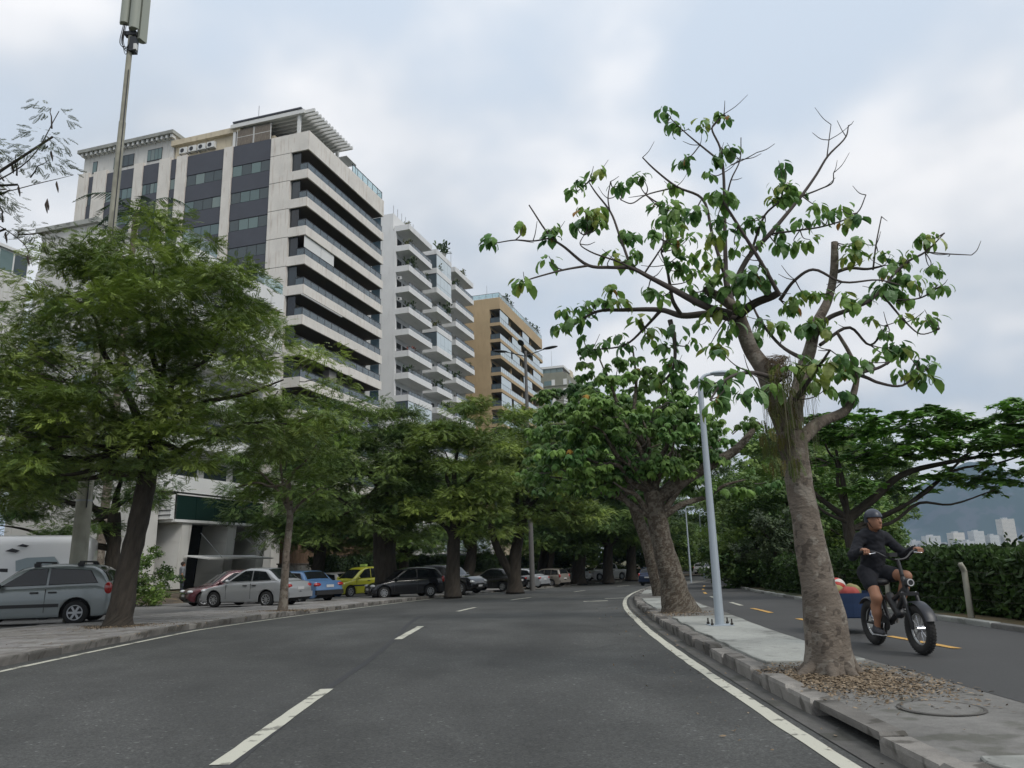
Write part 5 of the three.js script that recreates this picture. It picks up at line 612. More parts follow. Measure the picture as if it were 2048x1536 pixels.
  const ne = []; for (let i = 0; i < 220; i++) { const a = R() * 6.28, b = R() * 6.28, r = 0.05 + R() * 0.1, x = -0.22, y = 3.2; ne.push(tube([[x + Math.cos(a) * r, y + Math.sin(b) * 0.1, Math.sin(a) * r, 0.003], [x + Math.cos(a + 0.9) * r, y + Math.sin(b + 0.6) * 0.1, Math.sin(a + 0.9) * r, 0.003], [x + Math.cos(a + 1.8) * r * 1.2, y + Math.sin(b + 1.2) * 0.12, Math.sin(a + 1.8) * r, 0.002]], 3, 3, false)); }
  tag(part('dry_tangle', merged(ne), std({ color: lin(0.17, 0.125, 0.08), roughness: 1 }), t), null, null, null, 'stuff');
}
// palm behind the left tree, on the white building's forecourt
{
  const t = thing('palm_tree', 'tall palm rising behind the large feathery tree', 'palm', [-19.35, -0.35, -36]), R = rng(91);
  part('trunk', tube([[0, 0, 0, 0.24], [0.1, 6, 0, 0.19], [0.2, 13, 0, 0.16], [0.25, 19.6, 0, 0.14]], 10, 4, true, 0.06), M.bark, t);
  for (let k = 0; k < 15; k++) {
    const a = k * 2.4, up = 0.9 - (k / 15) * 1.3, pos = [], n = 26, len = 2.9 + R() * 0.7, c = Math.cos(a), s = Math.sin(a), at = (u) => { const d = u * len, y = d * up - 0.38 * d * d * (0.7 + 0.2 * k / 15); return [c * d * 0.85, 19.6 + y, s * d * 0.85]; };
    for (let i = 2; i < n; i++) for (const sd of [-1, 1]) { const u = i / n, p = at(u), l = 0.62 * Math.sin(Math.PI * (0.12 + u * 0.85)), q = [p[0] + (-s * sd * 0.75 + c * 0.55) * l, p[1] - l * (0.35 + 0.3 * R()), p[2] + (c * sd * 0.75 + s * 0.55) * l], w = 0.036; pos.push(p[0] - c * w, p[1], p[2] - s * w, p[0] + c * w, p[1], p[2] + s * w, ...q); }
    const g = quadsGeo(pos), rb = tube([[0, 19.6, 0, 0.03], [...at(0.5), 0.02], [...at(1), 0.006]], 5, 5, false); part('frond', merged([g, rb]), leafMat(0.03, 0.06 + 0.02 * R(), 0.022, 0.15), t).position.x = 0.25;
  }
}
// hedge along the cycle path
{
  const R = rng(101), Wk = walk(off(PR, 0.9), -5.5, -72), Ln = Wk[Wk.length - 1][2], t = thing('hedge', 'long dense dark hedge along the right side of the cycle path', 'hedge', [0, 0, 0]), rows = [[], []], stems = [];
  for (let s = 0; s < Ln; s += 0.42) stems.push(tube([[...(() => { const p = side(atS(Wk, s), R() * 0.9); return [p[0], 0.1 + fall(p[1]), p[1]]; })(), 0.025], [...(() => { const p = side(atS(Wk, s + (R() - 0.5) * 0.3), R() * 0.9); return [p[0], 0.9 + R() * 0.3 + fall(p[1]), p[1]]; })(), 0.01]], 4, 1, false));
  for (let i = 0; i < 46000; i++) {
    const s = Math.pow(R(), 1.7) * Ln, p = atS(Wk, s), top = 1.09 + 0.12 * perlin.noise(s * 0.7, 3, 0) + 0.05 * R() + (R() < 0.012 ? R() * 0.3 : 0), f = R(); let d, y;
    if (f < 0.5) { y = 0.22 + R() * (top - 0.25); d = 0.12 * perlin.noise(s * 1.5, y * 2.2, 1) + R() * 0.22 - (y > 0.7 ? 0.05 : 0); } else if (f < 0.85) { y = top - R() * 0.16; d = R() * 1.5; } else { y = 0.3 + R() * 0.9; d = 1.0 + R() * 0.5; }
    const q = side(p, d), k = 0.55 + 0.9 * R(), lt = R() * (0.5 + 0.5 * perlin.noise(s * 0.9, y * 1.2, 4)); rows[i & 1].push([q[0], y * (1 + s * 0.006) + fall(q[1]), q[1], R() * 6.28, R() * 6.28, R() * 2, (1.0 + R() * 0.9) * (1 + s * 0.012), lerp(0.03, 0.085, lt) * k, lerp(0.062, 0.165, lt) * k, lerp(0.014, 0.026, lt) * k]);
  }
  rows.forEach((r, i) => instanced('foliage', smallLeaf[i], LM, r, t)); tag(part('stems', merged(stems), M.twig, t), null, null, null, 'stuff');
  // loose bush rising over the hedge beside the path
  tree('bush', 'loose pale-leaved bush rising above the hedge', null, [[8.7, 0.1, -26, 0.06], [8.7, 0.8, -26, 0.05], [8.6, 1.5, -26, 0.04]], [[8.3, 2.2, -26, 0.9, 0.7, 0.8], [8.8, 1.6, -25.8, 1.0, 0.6, 0.8], [7.9, 1.5, -26.3, 0.7, 0.5, 0.7], [9.4, 2.3, -26, 0.8, 0.7, 0.8]], { seed: 31, at: [10.88, -0.18, -32.52], grow: 1.251, per: 6, n: 14, clump: 0.3, scale: 1.5, unit: smallLeaf, pal: [[0.03, 0.055, 0.018], [0.10, 0.14, 0.06]], twigs: 0.6, opt: { wild: 2.4, flat: 0.9 } }).userData.category = 'bush';
}
// clipped hedge behind the parked cars and thicket closing the bend
[['hedge', 'dark clipped hedge behind the parked cars', 5.4, 5.9, [[9, -14], [-14, -34], [-34, -60]]]].forEach(() => {
  const R = rng(121), c = Math.cos(TURN), s = Math.sin(TURN), t = thing('hedge', 'dark clipped hedge behind the parked cars', 'hedge', C0, TURN), rows = [[], []], st = [];
  for (let i = 0; i < 15000; i++) { const z = 8 - R() * 72, top = 1.75 + 0.35 * perlin.noise(z * 0.4, 1, 2), y = 0.1 + Math.pow(R(), 0.8) * top, k = 0.5 + 0.9 * R(); rows[i & 1].push([7.0 + (R() - 0.5) * 1.0 + 0.25 * perlin.noise(z, y, 3), y, z, R() * 6.28, R() * 6.28, R() * 2, 1.6 + R() * 1.2, 0.03 * k, 0.062 * k, 0.015 * k]); }
  for (let i = 0; i < 90; i++) { const z = 8 - i * 0.8; st.push(tube([[7, 0, z, 0.03], [7 + (R() - 0.5) * 0.5, 1.2, z + (R() - 0.5) * 0.5, 0.012]], 4, 1, false)); }
  rows.forEach((r, i) => instanced('foliage', smallLeaf[i], LM, r, t)); tag(part('stems', merged(st), M.twig, t), null, null, null, 'stuff');
});
[[9.5, -57, 4.6, 'thicket left of the far road end', 17.63, -1.09, -105.79, 1.856], [14.5, -63.5, 5.2, 'thicket behind the far cars', 26.91, -1.09, -117.86, 1.856], [21.5, -68, 5.6, 'thicket at the vanishing end of the road', 39.9, -1.09, -126.21, 1.856], [4.6, -57, 4.4, 'thicket behind the white pickup', 8.54, -1.09, -105.79, 1.856], [29.5, -70, 6, 'thicket right of the vanishing road', 54.75, -1.09, -129.92, 1.856], [17.2, -43.2, 4.4, 'thicket beside the far cycle path', 31.92, -1.09, -80.18, 1.856], [23.5, -49.5, 5, 'thicket behind the far lamp posts', 38.4, -1.09, -91.87, 1.856]].forEach(([x, z, h, lab, X, Y, Z, q], i) => {
  const R = rng(240 + i), lobes = []; for (let k = 0; k < 10; k++) lobes.push([x + (R() - 0.5) * 5.5, 0.9 + R() * (h - 1.6), z + (R() - 0.5) * 2.5, 1.5 + R() * 0.6, 1.0 + R() * 0.4, 1.3]);
  tree('thicket', lab, 'thickets closing the street view', [[x, 0, z, 0.14], [x, 1, z, 0.1], [x, 2, z, 0.08]], lobes, { seed: 260 + i, at: [X, Y, Z], grow: q, per: 1.6, n: 22, clump: 0.6, scale: 2.6, unit: smallLeaf, pal: DARKLEAF, twigs: 0.1, opt: { wild: 2.4, flat: 0.9 } }).userData.category = 'thicket';
});
// clipped shrub beside the driveway on the left
tree('bush', 'rounded dark shrub between the big tree and the dark red hatchback', null, [[-13.4, 0, -27.5, 0.08], [-13.4, 0.5, -27.5, 0.06], [-13.4, 1, -27.5, 0.05]], [[-13.4, 1.3, -27.5, 1.0, 0.75, 0.9], [-14.0, 0.9, -27.2, 0.7, 0.6, 0.7], [-12.7, 0.8, -27.3, 0.7, 0.6, 0.7]], { seed: 32, at: [-17.49, -0.38, -35.89], grow: 1.305, per: 9, n: 22, clump: 0.3, scale: 1.3, unit: smallLeaf, pal: DARKLEAF, twigs: 0.2, opt: { wild: 2.4, flat: 1 } }).userData.category = 'shrub';
// fallen leaves and dry litter
{
  const R = rng(111), lf = leafShape(0.042, 0.009, 0.7, 0.2), put = (name, label, n, fn) => { const rows = []; for (let i = 0; i < n; i++) { const [x, z, y = 0.115] = fn(R); const k = 0.6 + 0.8 * R(), t = R(); rows.push([x, y + fall(z) + R() * 0.02, z, R() * 0.8 - 0.4, R() * 6.28, R() * 0.8 - 0.4, 0.6 + R() * 0.8, lerp(0.27, 0.13, t) * k, lerp(0.21, 0.09, t) * k, lerp(0.145, 0.05, t) * k]); } const o = instanced(name, lf, std({ roughness: 0.95, side: THREE.DoubleSide }), rows, scene); o.name = numbered(name); tag(o, label, 'leaf litter'); };
  const g2 = (R) => Math.sqrt(-2 * Math.log(R() + 1e-6)) * Math.cos(6.28 * R());
  put('leaf_litter', 'dry brown leaf litter round the near tree trunk', 5200, (R) => { let x, z; do { x = 3.15 + g2(R) * 0.4; z = -7.75 + g2(R) * 0.55; } while (x < 2.45 || x > 3.95 || z < -8.95); return [x, z, 0.112]; });
  put('leaf_litter', 'dry litter round the mottled median tree', 700, (R) => [3.4 + g2(R) * 0.35, -16.8 + g2(R) * 0.5]);
  put('leaf_litter', 'brown litter at the foot of the large left tree', 900, (R) => [-8.6 + g2(R) * 0.6, -17.2 + g2(R) * 0.5]);
  put('leaf_litter', 'orange-brown litter round the slender tree', 1200, (R) => [-7.25 + g2(R) * 0.75, -24.3 + g2(R) * 0.5]);
  put('leaf_litter', 'scattered leaves along the left kerb and gutter', 500, (R) => { const z = -8 - R() * 34; return [xAt(LL, z) - 0.2 - R() * R() * 3, z, 0.118]; });
  put('leaf_litter', 'scattered bits on the asphalt near the right gutter', 160, (R) => { const z = -4.5 - R() * 20; return [xAt(RL, z) + 0.25 - R() * R() * 1.4, z, 0.008]; });
}
// ---------------------------------------------------------------- vehicles (local: +x forward, +z to the car's right)
function interp(pts, x) { if (x <= pts[0][0]) return pts[0][1]; for (let i = 1; i < pts.length; i++) if (x <= pts[i][0]) { const t = (x - pts[i - 1][0]) / (pts[i][0] - pts[i - 1][0] || 1), s = t * t * (3 - 2 * t); return lerp(pts[i - 1][1], pts[i][1], lerp(t, s, 0.35)); } return pts[pts.length - 1][1]; }
function gridGeo(rows, closeEnds) { // rows of equal-length point lists
  const pos = [], idx = [], m = rows[0].length, uv = []; for (const r of rows) for (const p of r) { pos.push(...p); uv.push(p[0], p[1]); }
  for (let i = 0; i < rows.length - 1; i++) for (let j = 0; j < m - 1; j++) { const a = i * m + j, b = a + m; idx.push(a, b, a + 1, a + 1, b, b + 1); }
  if (closeEnds) for (const [r, f] of [[0, 0], [rows.length - 1, 1]]) { const c = pos.length / 3, R = rows[r]; pos.push(...[0, 1, 2].map((k) => R.reduce((s, p) => s + p[k], 0) / m)); uv.push(0, 0); for (let j = 0; j < m - 1; j++) { const a = r * m + j; f ? idx.push(c, a + 1, a) : idx.push(c, a, a + 1); } }
  const g = new THREE.BufferGeometry(); g.setAttribute('position', new THREE.Float32BufferAttribute(pos, 3)); g.setAttribute('uv', new THREE.Float32BufferAttribute(uv, 2)); g.setIndex(idx); g.computeVertexNormals(); return g;
}
const paintMat = (r, g, b, rough = 0.38, metal = 0.35) => phys({ color: lin(r, g, b), roughness: rough, metalness: metal, clearcoat: 0.8, clearcoatRoughness: 0.08 });
const carGlass = phys({ color: lin(0.012, 0.014, 0.016), roughness: 0.04, ior: 1.52 });
const chrome = std({ color: lin(0.6, 0.6, 0.62), roughness: 0.2, metalness: 1 }), rimMat = std({ color: lin(0.40, 0.41, 0.42), roughness: 0.35, metalness: 0.7 });
const tailMat = phys({ color: lin(0.32, 0.012, 0.01), roughness: 0.12, clearcoat: 1 }), headMat = phys({ color: lin(0.55, 0.57, 0.58), roughness: 0.08, clearcoat: 1 }), plateMat = std({ color: lin(0.5, 0.5, 0.5), roughness: 0.6 });
const tyreGeo = (r, w) => new THREE.LatheGeometry([[r * 0.62, -w / 2], [r * 0.9, -w / 2], [r * 0.985, -w * 0.36], [r, -w * 0.2], [r, w * 0.2], [r * 0.985, w * 0.36], [r * 0.9, w / 2], [r * 0.62, w / 2]].map(([a, b]) => new THREE.Vector2(a, b)), 28).rotateX(Math.PI / 2);
const wheelCache = new Map();
function wheelParts(r, w, spokes) { const k = r + '_' + w + '_' + spokes; if (!wheelCache.has(k)) {
  const a = [new THREE.CylinderGeometry(r * 0.14, r * 0.16, w * 0.9, 12).rotateX(Math.PI / 2), new THREE.TorusGeometry(r * 0.6, r * 0.055, 6, 28).translate(0, 0, w * 0.44), new THREE.TorusGeometry(r * 0.6, r * 0.055, 6, 28).translate(0, 0, -w * 0.44)];
  for (let i = 0; i < spokes; i++) for (const s of [-1, 1]) { const g = new THREE.BoxGeometry(r * 0.5, r * (spokes > 8 ? 0.1 : 0.17), w * 0.08); g.translate(r * 0.34, 0, s * w * 0.4); g.rotateZ(i / spokes * 6.283); a.push(g); }
  wheelCache.set(k, { tyre: tyreGeo(r, w), rim: merged(a), hub: new THREE.CylinderGeometry(r * 0.56, r * 0.56, w * 0.5, 20).rotateX(Math.PI / 2) }); } return wheelCache.get(k); }
function addWheel(t, x, z, r, w = 0.18, spokes = 7, m = rimMat) { const o = new THREE.Group(); o.name = 'wheel'; t.add(o); o.position.set(x, r, z); const g = wheelParts(r, w, spokes); part('tyre', g.tyre, M.rubber, o); part('rim', g.rim, m, o); part('brake_drum', g.hub, M.blackPlastic, o); }
const CARS = {
  hatch: { L: 3.8, W: 1.62, wb: 2.37, ox: 0.02, r: 0.29, belt: [[-1.9, 0.8], [-1.86, 0.9], [-1.5, 0.95], [0.5, 0.9], [0.75, 0.88], [1.55, 0.74], [1.82, 0.62], [1.9, 0.5]], cab: [[-1.84, 0.95], [-1.62, 1.28], [-1.4, 1.41], [-0.8, 1.46], [-0.1, 1.45], [0.2, 1.38], [0.95, 0.88]], wins: [[[-1.55, 1.0], [-1.35, 1.3], [-0.45, 1.36], [-0.45, 0.98]], [[-0.37, 0.98], [-0.37, 1.36], [0.02, 1.34], [0.62, 0.96]]], rearGlass: [-1.8, -1.5], windscreen: [0.26, 0.88] },
  sedan: { L: 4.2, W: 1.66, wb: 2.47, ox: 0.08, r: 0.295, belt: [[-2.1, 0.72], [-2.06, 0.9], [-1.5, 0.98], [0.4, 0.92], [0.75, 0.9], [1.7, 0.76], [2.02, 0.62], [2.1, 0.5]], cab: [[-1.62, 0.97], [-1.0, 1.38], [-0.7, 1.44], [-0.1, 1.455], [0.15, 1.4], [1.0, 0.9]], wins: [[[-1.25, 1.02], [-0.95, 1.31], [-0.42, 1.36], [-0.42, 1.0]], [[-0.34, 1.0], [-0.34, 1.36], [0.0, 1.35], [0.66, 0.98]]], rearGlass: [-1.52, -0.98], windscreen: [0.2, 0.92] },
  boxy: { L: 4.5, W: 1.7, wb: 2.6, ox: 0.05, r: 0.3, belt: [[-2.25, 0.6], [-2.22, 0.9], [-2.1, 0.93], [-1.3, 0.95], [0.5, 0.92], [0.8, 0.9], [2.1, 0.8], [2.22, 0.72], [2.25, 0.5]], cab: [[-1.5, 0.95], [-1.05, 1.32], [-0.85, 1.37], [0.1, 1.38], [0.3, 1.33], [0.95, 0.9]], wins: [[[-1.2, 1.0], [-0.95, 1.28], [-0.3, 1.3], [-0.3, 0.98]], [[-0.22, 0.98], [-0.22, 1.3], [0.2, 1.28], [0.66, 0.97]]], rearGlass: [-1.42, -1.06], windscreen: [0.34, 0.88] },
  mpv: { L: 4.35, W: 1.73, wb: 2.62, ox: 0.02, r: 0.31, belt: [[-2.17, 0.8], [-2.12, 1.0], [-1.6, 1.06], [0.6, 1.0], [0.95, 0.98], [1.8, 0.85], [2.1, 0.66], [2.17, 0.5]], cab: [[-2.08, 1.05], [-1.85, 1.5], [-1.6, 1.6], [-0.7, 1.66], [0.1, 1.63], [0.4, 1.52], [1.2, 0.97]], wins: [[[-1.8, 1.12], [-1.65, 1.46], [-1.0, 1.54], [-1.0, 1.09]], [[-0.92, 1.09], [-0.92, 1.55], [-0.2, 1.57], [-0.2, 1.06]], [[-0.12, 1.06], [-0.12, 1.57], [0.25, 1.51], [0.85, 1.04]]], rearGlass: [-2.04, -1.7], windscreen: [0.46, 1.12] },
  suv: { L: 4.4, W: 1.8, wb: 2.6, ox: 0.05, r: 0.34, belt: [[-2.2, 0.8], [-2.14, 1.05], [-1.6, 1.1], [0.5, 1.06], [0.85, 1.04], [1.8, 0.96], [2.12, 0.78], [2.2, 0.55]], cab: [[-2.1, 1.1], [-1.85, 1.5], [-1.5, 1.62], [-0.5, 1.68], [0.05, 1.65], [0.35, 1.55], [1.0, 1.04]], wins: [[[-1.85, 1.17], [-1.65, 1.48], [-1.0, 1.54], [-1.0, 1.14]], [[-0.92, 1.14], [-0.92, 1.55], [-0.15, 1.57], [-0.15, 1.1]], [[-0.07, 1.1], [-0.07, 1.57], [0.2, 1.5], [0.7, 1.09]]], rearGlass: [-2.06, -1.7], windscreen: [0.4, 0.94] },
  wagon: { L: 4.1, W: 1.63, wb: 2.45, ox: 0.02, r: 0.29, belt: [[-2.05, 0.8], [-2.0, 0.93], [-1.5, 0.97], [0.5, 0.92], [0.8, 0.9], [1.7, 0.76], [1.98, 0.62], [2.05, 0.5]], cab: [[-1.98, 0.96], [-1.82, 1.36], [-1.6, 1.44], [-0.7, 1.49], [0.0, 1.46], [0.25, 1.38], [1.0, 0.9]], wins: [[[-1.78, 1.02], [-1.68, 1.34], [-1.1, 1.39], [-1.1, 1.0]], [[-1.02, 1.0], [-1.02, 1.39], [-0.38, 1.4], [-0.38, 0.99]], [[-0.3, 0.99], [-0.3, 1.4], [0.05, 1.35], [0.66, 0.97]]], rearGlass: [-1.95, -1.74], windscreen: [0.32, 0.92] },
  pickup: { L: 5.1, W: 1.82, wb: 3.1, ox: 0.1, r: 0.37, belt: [[-2.55, 0.75], [-2.5, 1.05], [-0.9, 1.08], [0.6, 1.1], [1.0, 1.1], [2.2, 1.02], [2.48, 0.85], [2.55, 0.6]], cab: [[-0.95, 1.08], [-0.8, 1.6], [-0.5, 1.74], [0.2, 1.76], [0.5, 1.66], [1.15, 1.1]], wins: [[[-0.66, 1.2], [-0.6, 1.6], [-0.15, 1.64], [-0.15, 1.18]], [[-0.07, 1.18], [-0.07, 1.64], [0.35, 1.6], [0.8, 1.17]]], rearGlass: [-0.92, -0.76], windscreen: [0.56, 1.08] },
};
function car(name, label, kind, m, x, z, fx, fz, o = {}) {
  const S = CARS[kind], t = thing(name, label, o.category ?? 'car', [x, (o.road ? 0.003 : 0.084) + fall(z), z], Math.atan2(-fz, fx), o.group ?? 'cars in the parking bays'), hw = S.W / 2, ra = S.r + 0.07, xf = S.wb / 2 + S.ox + 0.05, xr = -S.wb / 2 + S.ox + 0.05;
  const xs = []; for (let i = 0; i <= 44; i++) xs.push(-S.L / 2 + S.L * i / 44); for (const c of [xf, xr]) for (let i = 0; i <= 8; i++) xs.push(c + ra * Math.cos(Math.PI * i / 8)); for (const c of [xf, xr]) xs.push(c - ra - 0.002, c + ra + 0.002); xs.sort((a, b) => a - b);
  const half = (u) => hw * (1 - 0.10 * Math.pow(Math.abs(u) / (S.L / 2), 5) - 0.05 * Math.pow(Math.abs(u) / (S.L / 2), 16)), end = (u) => Math.pow(Math.min(1, Math.max(0, (Math.abs(u) - S.L / 2 + 0.22) / 0.22)), 2);
  const rows = xs.map((u) => {
    let yb = 0.2 + 0.14 * end(u); for (const c of [xf, xr]) { const d = Math.abs(u - c); if (d <= ra) yb = Math.max(yb, S.r + Math.sqrt(ra * ra - d * d)); }
    const yt = interp(S.belt, u), w = half(u), mid = Math.max(yb + 0.02, lerp(0.2, yt, 0.55)), c = [[yb, w * 0.965], [Math.max(yb + 0.01, yb * 0.7 + 0.12), w * 0.99], [mid, w], [lerp(mid, yt, 0.6), w * 0.985], [yt - 0.035, w * 0.95], [yt - 0.006, w * 0.89], [yt + 0.012, w * 0.6], [yt + 0.02, 0]];
    return [...c.map(([y, q]) => [u, y, q]), ...c.slice(0, -1).reverse().map(([y, q]) => [u, y, -q])];
  });
  part('body', gridGeo(rows, true), m, t);
  const beltY = (u) => interp(S.belt, u), roofY = Math.max(...S.cab.map((p) => p[1])), x0 = S.cab[0][0], x1 = S.cab[S.cab.length - 1][0], cw = (u, y) => { const b = 0.92; return hw * (lerp(b, 0.76, Math.min(1, Math.max(0, (y - 0.92 * S.belt[3][1]) / (roofY - 0.92 * S.belt[3][1])))) - 0.02 * Math.pow(Math.abs(u) / 2, 4)); };
  const cx = []; for (let i = 0; i <= 34; i++) cx.push(lerp(x0, x1, i / 34));
  const cabSec = (u, lift = 0) => { const yt = interp(S.cab, u) + lift, yb = beltY(u) - 0.05, w1 = cw(u, yt), h = Math.max(0.01, yt - yb), c = [[yb, cw(u, yb)], [yb + h * 0.5, cw(u, yb + h * 0.5)], [yt - Math.min(0.09, h * 0.3), cw(u, yt - 0.09)], [yt - Math.min(0.03, h * 0.1), w1 * 0.95], [yt, w1 * 0.84], [yt + 0.022, w1 * 0.45], [yt + 0.028, 0]]; return [...c.map(([y, q]) => [u, y, q]), ...c.slice(0, -1).reverse().map(([y, q]) => [u, y, -q])]; };
  const cab = part('cabin', gridGeo(cx.map((u) => cabSec(u)), true), m, t);
  // windows follow the tumblehome
  for (const s of [1, -1]) for (const wq of S.wins) {
    const g = new THREE.ExtrudeGeometry(new THREE.Shape(wq.map((p) => new THREE.Vector2(p[0], p[1]))), { depth: 0.014, bevelEnabled: true, bevelSize: 0.012, bevelThickness: 0.004, bevelSegments: 1 }), p = g.attributes.position; for (let i = 0; i < p.count; i++) p.setZ(i, s * (cw(p.getX(i), p.getY(i)) + 0.002 + p.getZ(i))); if (s < 0) { const a = p.array; for (let i = 0; i < p.count; i += 3) for (let k = 0; k < 3; k++) { const q = a[(i + 1) * 3 + k]; a[(i + 1) * 3 + k] = a[(i + 2) * 3 + k]; a[(i + 2) * 3 + k] = q; } } g.computeVertexNormals(); part('window', g, carGlass, t);
  }
  const pane = (nm, a, b) => { const r = []; for (let i = 0; i <= 8; i++) { const u = lerp(a, b, i / 8), sec = cabSec(u, 0.012), yt = sec[6][1]; r.push([[u, sec[4][1] - 0.02, sec[4][2] * 1.0], [u, sec[4][1] + 0.004, sec[4][2] * 0.97], [u, sec[5][1] + 0.004, sec[5][2]], [u, yt + 0.004, 0], [u, sec[5][1] + 0.004, -sec[5][2]], [u, sec[4][1] + 0.004, -sec[4][2] * 0.97], [u, sec[4][1] - 0.02, -sec[4][2]]]); } return part(nm, gridGeo(r), carGlass, t); };
  pane('rear_window', ...S.rearGlass); pane('windscreen', ...S.windscreen);
  for (const [xx] of [[xf], [xr]]) for (const s of [1, -1]) addWheel(t, xx, s * (hw - 0.11), S.r, 0.19, o.spokes ?? 7, o.rim ?? rimMat);
  P(t, 'underbody', M.blackPlastic, xr - 0.5, xf + 0.5, 0.17, 0.62, -hw + 0.24, hw - 0.24);
  const bl = S.belt[S.belt.length - 3][1], E = S.L / 2, hf = half(E - 0.15), tb = beltY(-E + 0.15);
  for (const s of [1, -1]) {
    const h = part('headlight', new THREE.SphereGeometry(1, 14, 8), headMat, t); h.position.set(E - 0.12, 0.62 + (S.r - 0.29) * 1.5, s * (hf - 0.16)); h.scale.set(0.13, 0.075, 0.18);
    const q = part('taillight', new THREE.SphereGeometry(1, 14, 8), tailMat, t); const tall = kind === 'hatch' || kind === 'mpv' || kind === 'suv' || kind === 'wagon'; q.position.set(-E + 0.1, tall ? tb - 0.06 : tb - 0.15, s * (hf - (tall ? 0.07 : 0.14))); q.scale.set(0.1, tall ? 0.16 : 0.09, tall ? 0.09 : 0.2);
    const mr = part('mirror', new THREE.SphereGeometry(1, 10, 8), o.dark ? M.blackPlastic : m, t); mr.position.set(S.windscreen[1] - 0.25, S.belt[3][1] + 0.06, s * (hw + 0.06)); mr.scale.set(0.07, 0.075, 0.11);
    const xm = [S.wins[0][2][0] + 0.04, S.wins[S.wins.length - 1][3][0] + 0.12, S.wins[0][0][0] + 0.28];
    for (const u of xm.slice(0, 2)) P(t, 'door_gap', M.blackPlastic, u - 0.005, u + 0.005, 0.32, beltY(u) - 0.05, s * (half(u) * 0.978), s * (half(u) + 0.0015));
    for (const u of [xm[0] - 0.16, xm[1] - 0.9]) P(t, 'door_handle', o.handle ?? M.blackPlastic, u - 0.09, u + 0.09, S.belt[3][1] - 0.13, S.belt[3][1] - 0.09, s * (half(u) * 0.97), s * (half(u) + 0.02));
    if (o.strip !== 0) P(t, 'side_moulding', M.blackPlastic, xr + ra + 0.02, xf - ra - 0.02, 0.44, 0.52, s * (hw - 0.03), s * (hw + 0.014));
  }
  P(t, 'grille', M.blackPlastic, E - 0.1, E + 0.012, 0.5, 0.6, -0.36, 0.36); P(t, 'lower_grille', M.blackPlastic, E - 0.1, E + 0.008, 0.3, 0.4, -0.42, 0.42); if (o.bar) P(t, 'grille_bar', chrome, E, E + 0.03, 0.545, 0.575, -0.42, 0.42);
  P(t, 'number_plate', plateMat, E, E + 0.018, 0.41, 0.51, -0.2, 0.2); P(t, 'number_plate', plateMat, -E - 0.015, -E + 0.02, o.plateY ?? 0.62, (o.plateY ?? 0.62) + 0.11, -0.2, 0.2);
  P(t, 'rear_bumper', o.bumper ?? m, -E - 0.03, -E + 0.3, 0.34, 0.54, -hf + 0.02, hf - 0.02);
  return t;
}
const cpt = { silver: paintMat(0.36, 0.37, 0.38), greyGreen: paintMat(0.225, 0.25, 0.25), black: paintMat(0.008, 0.008, 0.010, 0.25, 0.1), red: paintMat(0.075, 0.012, 0.018), blue: paintMat(0.075, 0.155, 0.30, 0.3, 0.1), yellow: paintMat(0.40, 0.40, 0.025, 0.3, 0), white: paintMat(0.62, 0.62, 0.62, 0.3, 0), beige: paintMat(0.26, 0.235, 0.205), navy: paintMat(0.02, 0.035, 0.08), tealGrey: paintMat(0.05, 0.09, 0.10) };
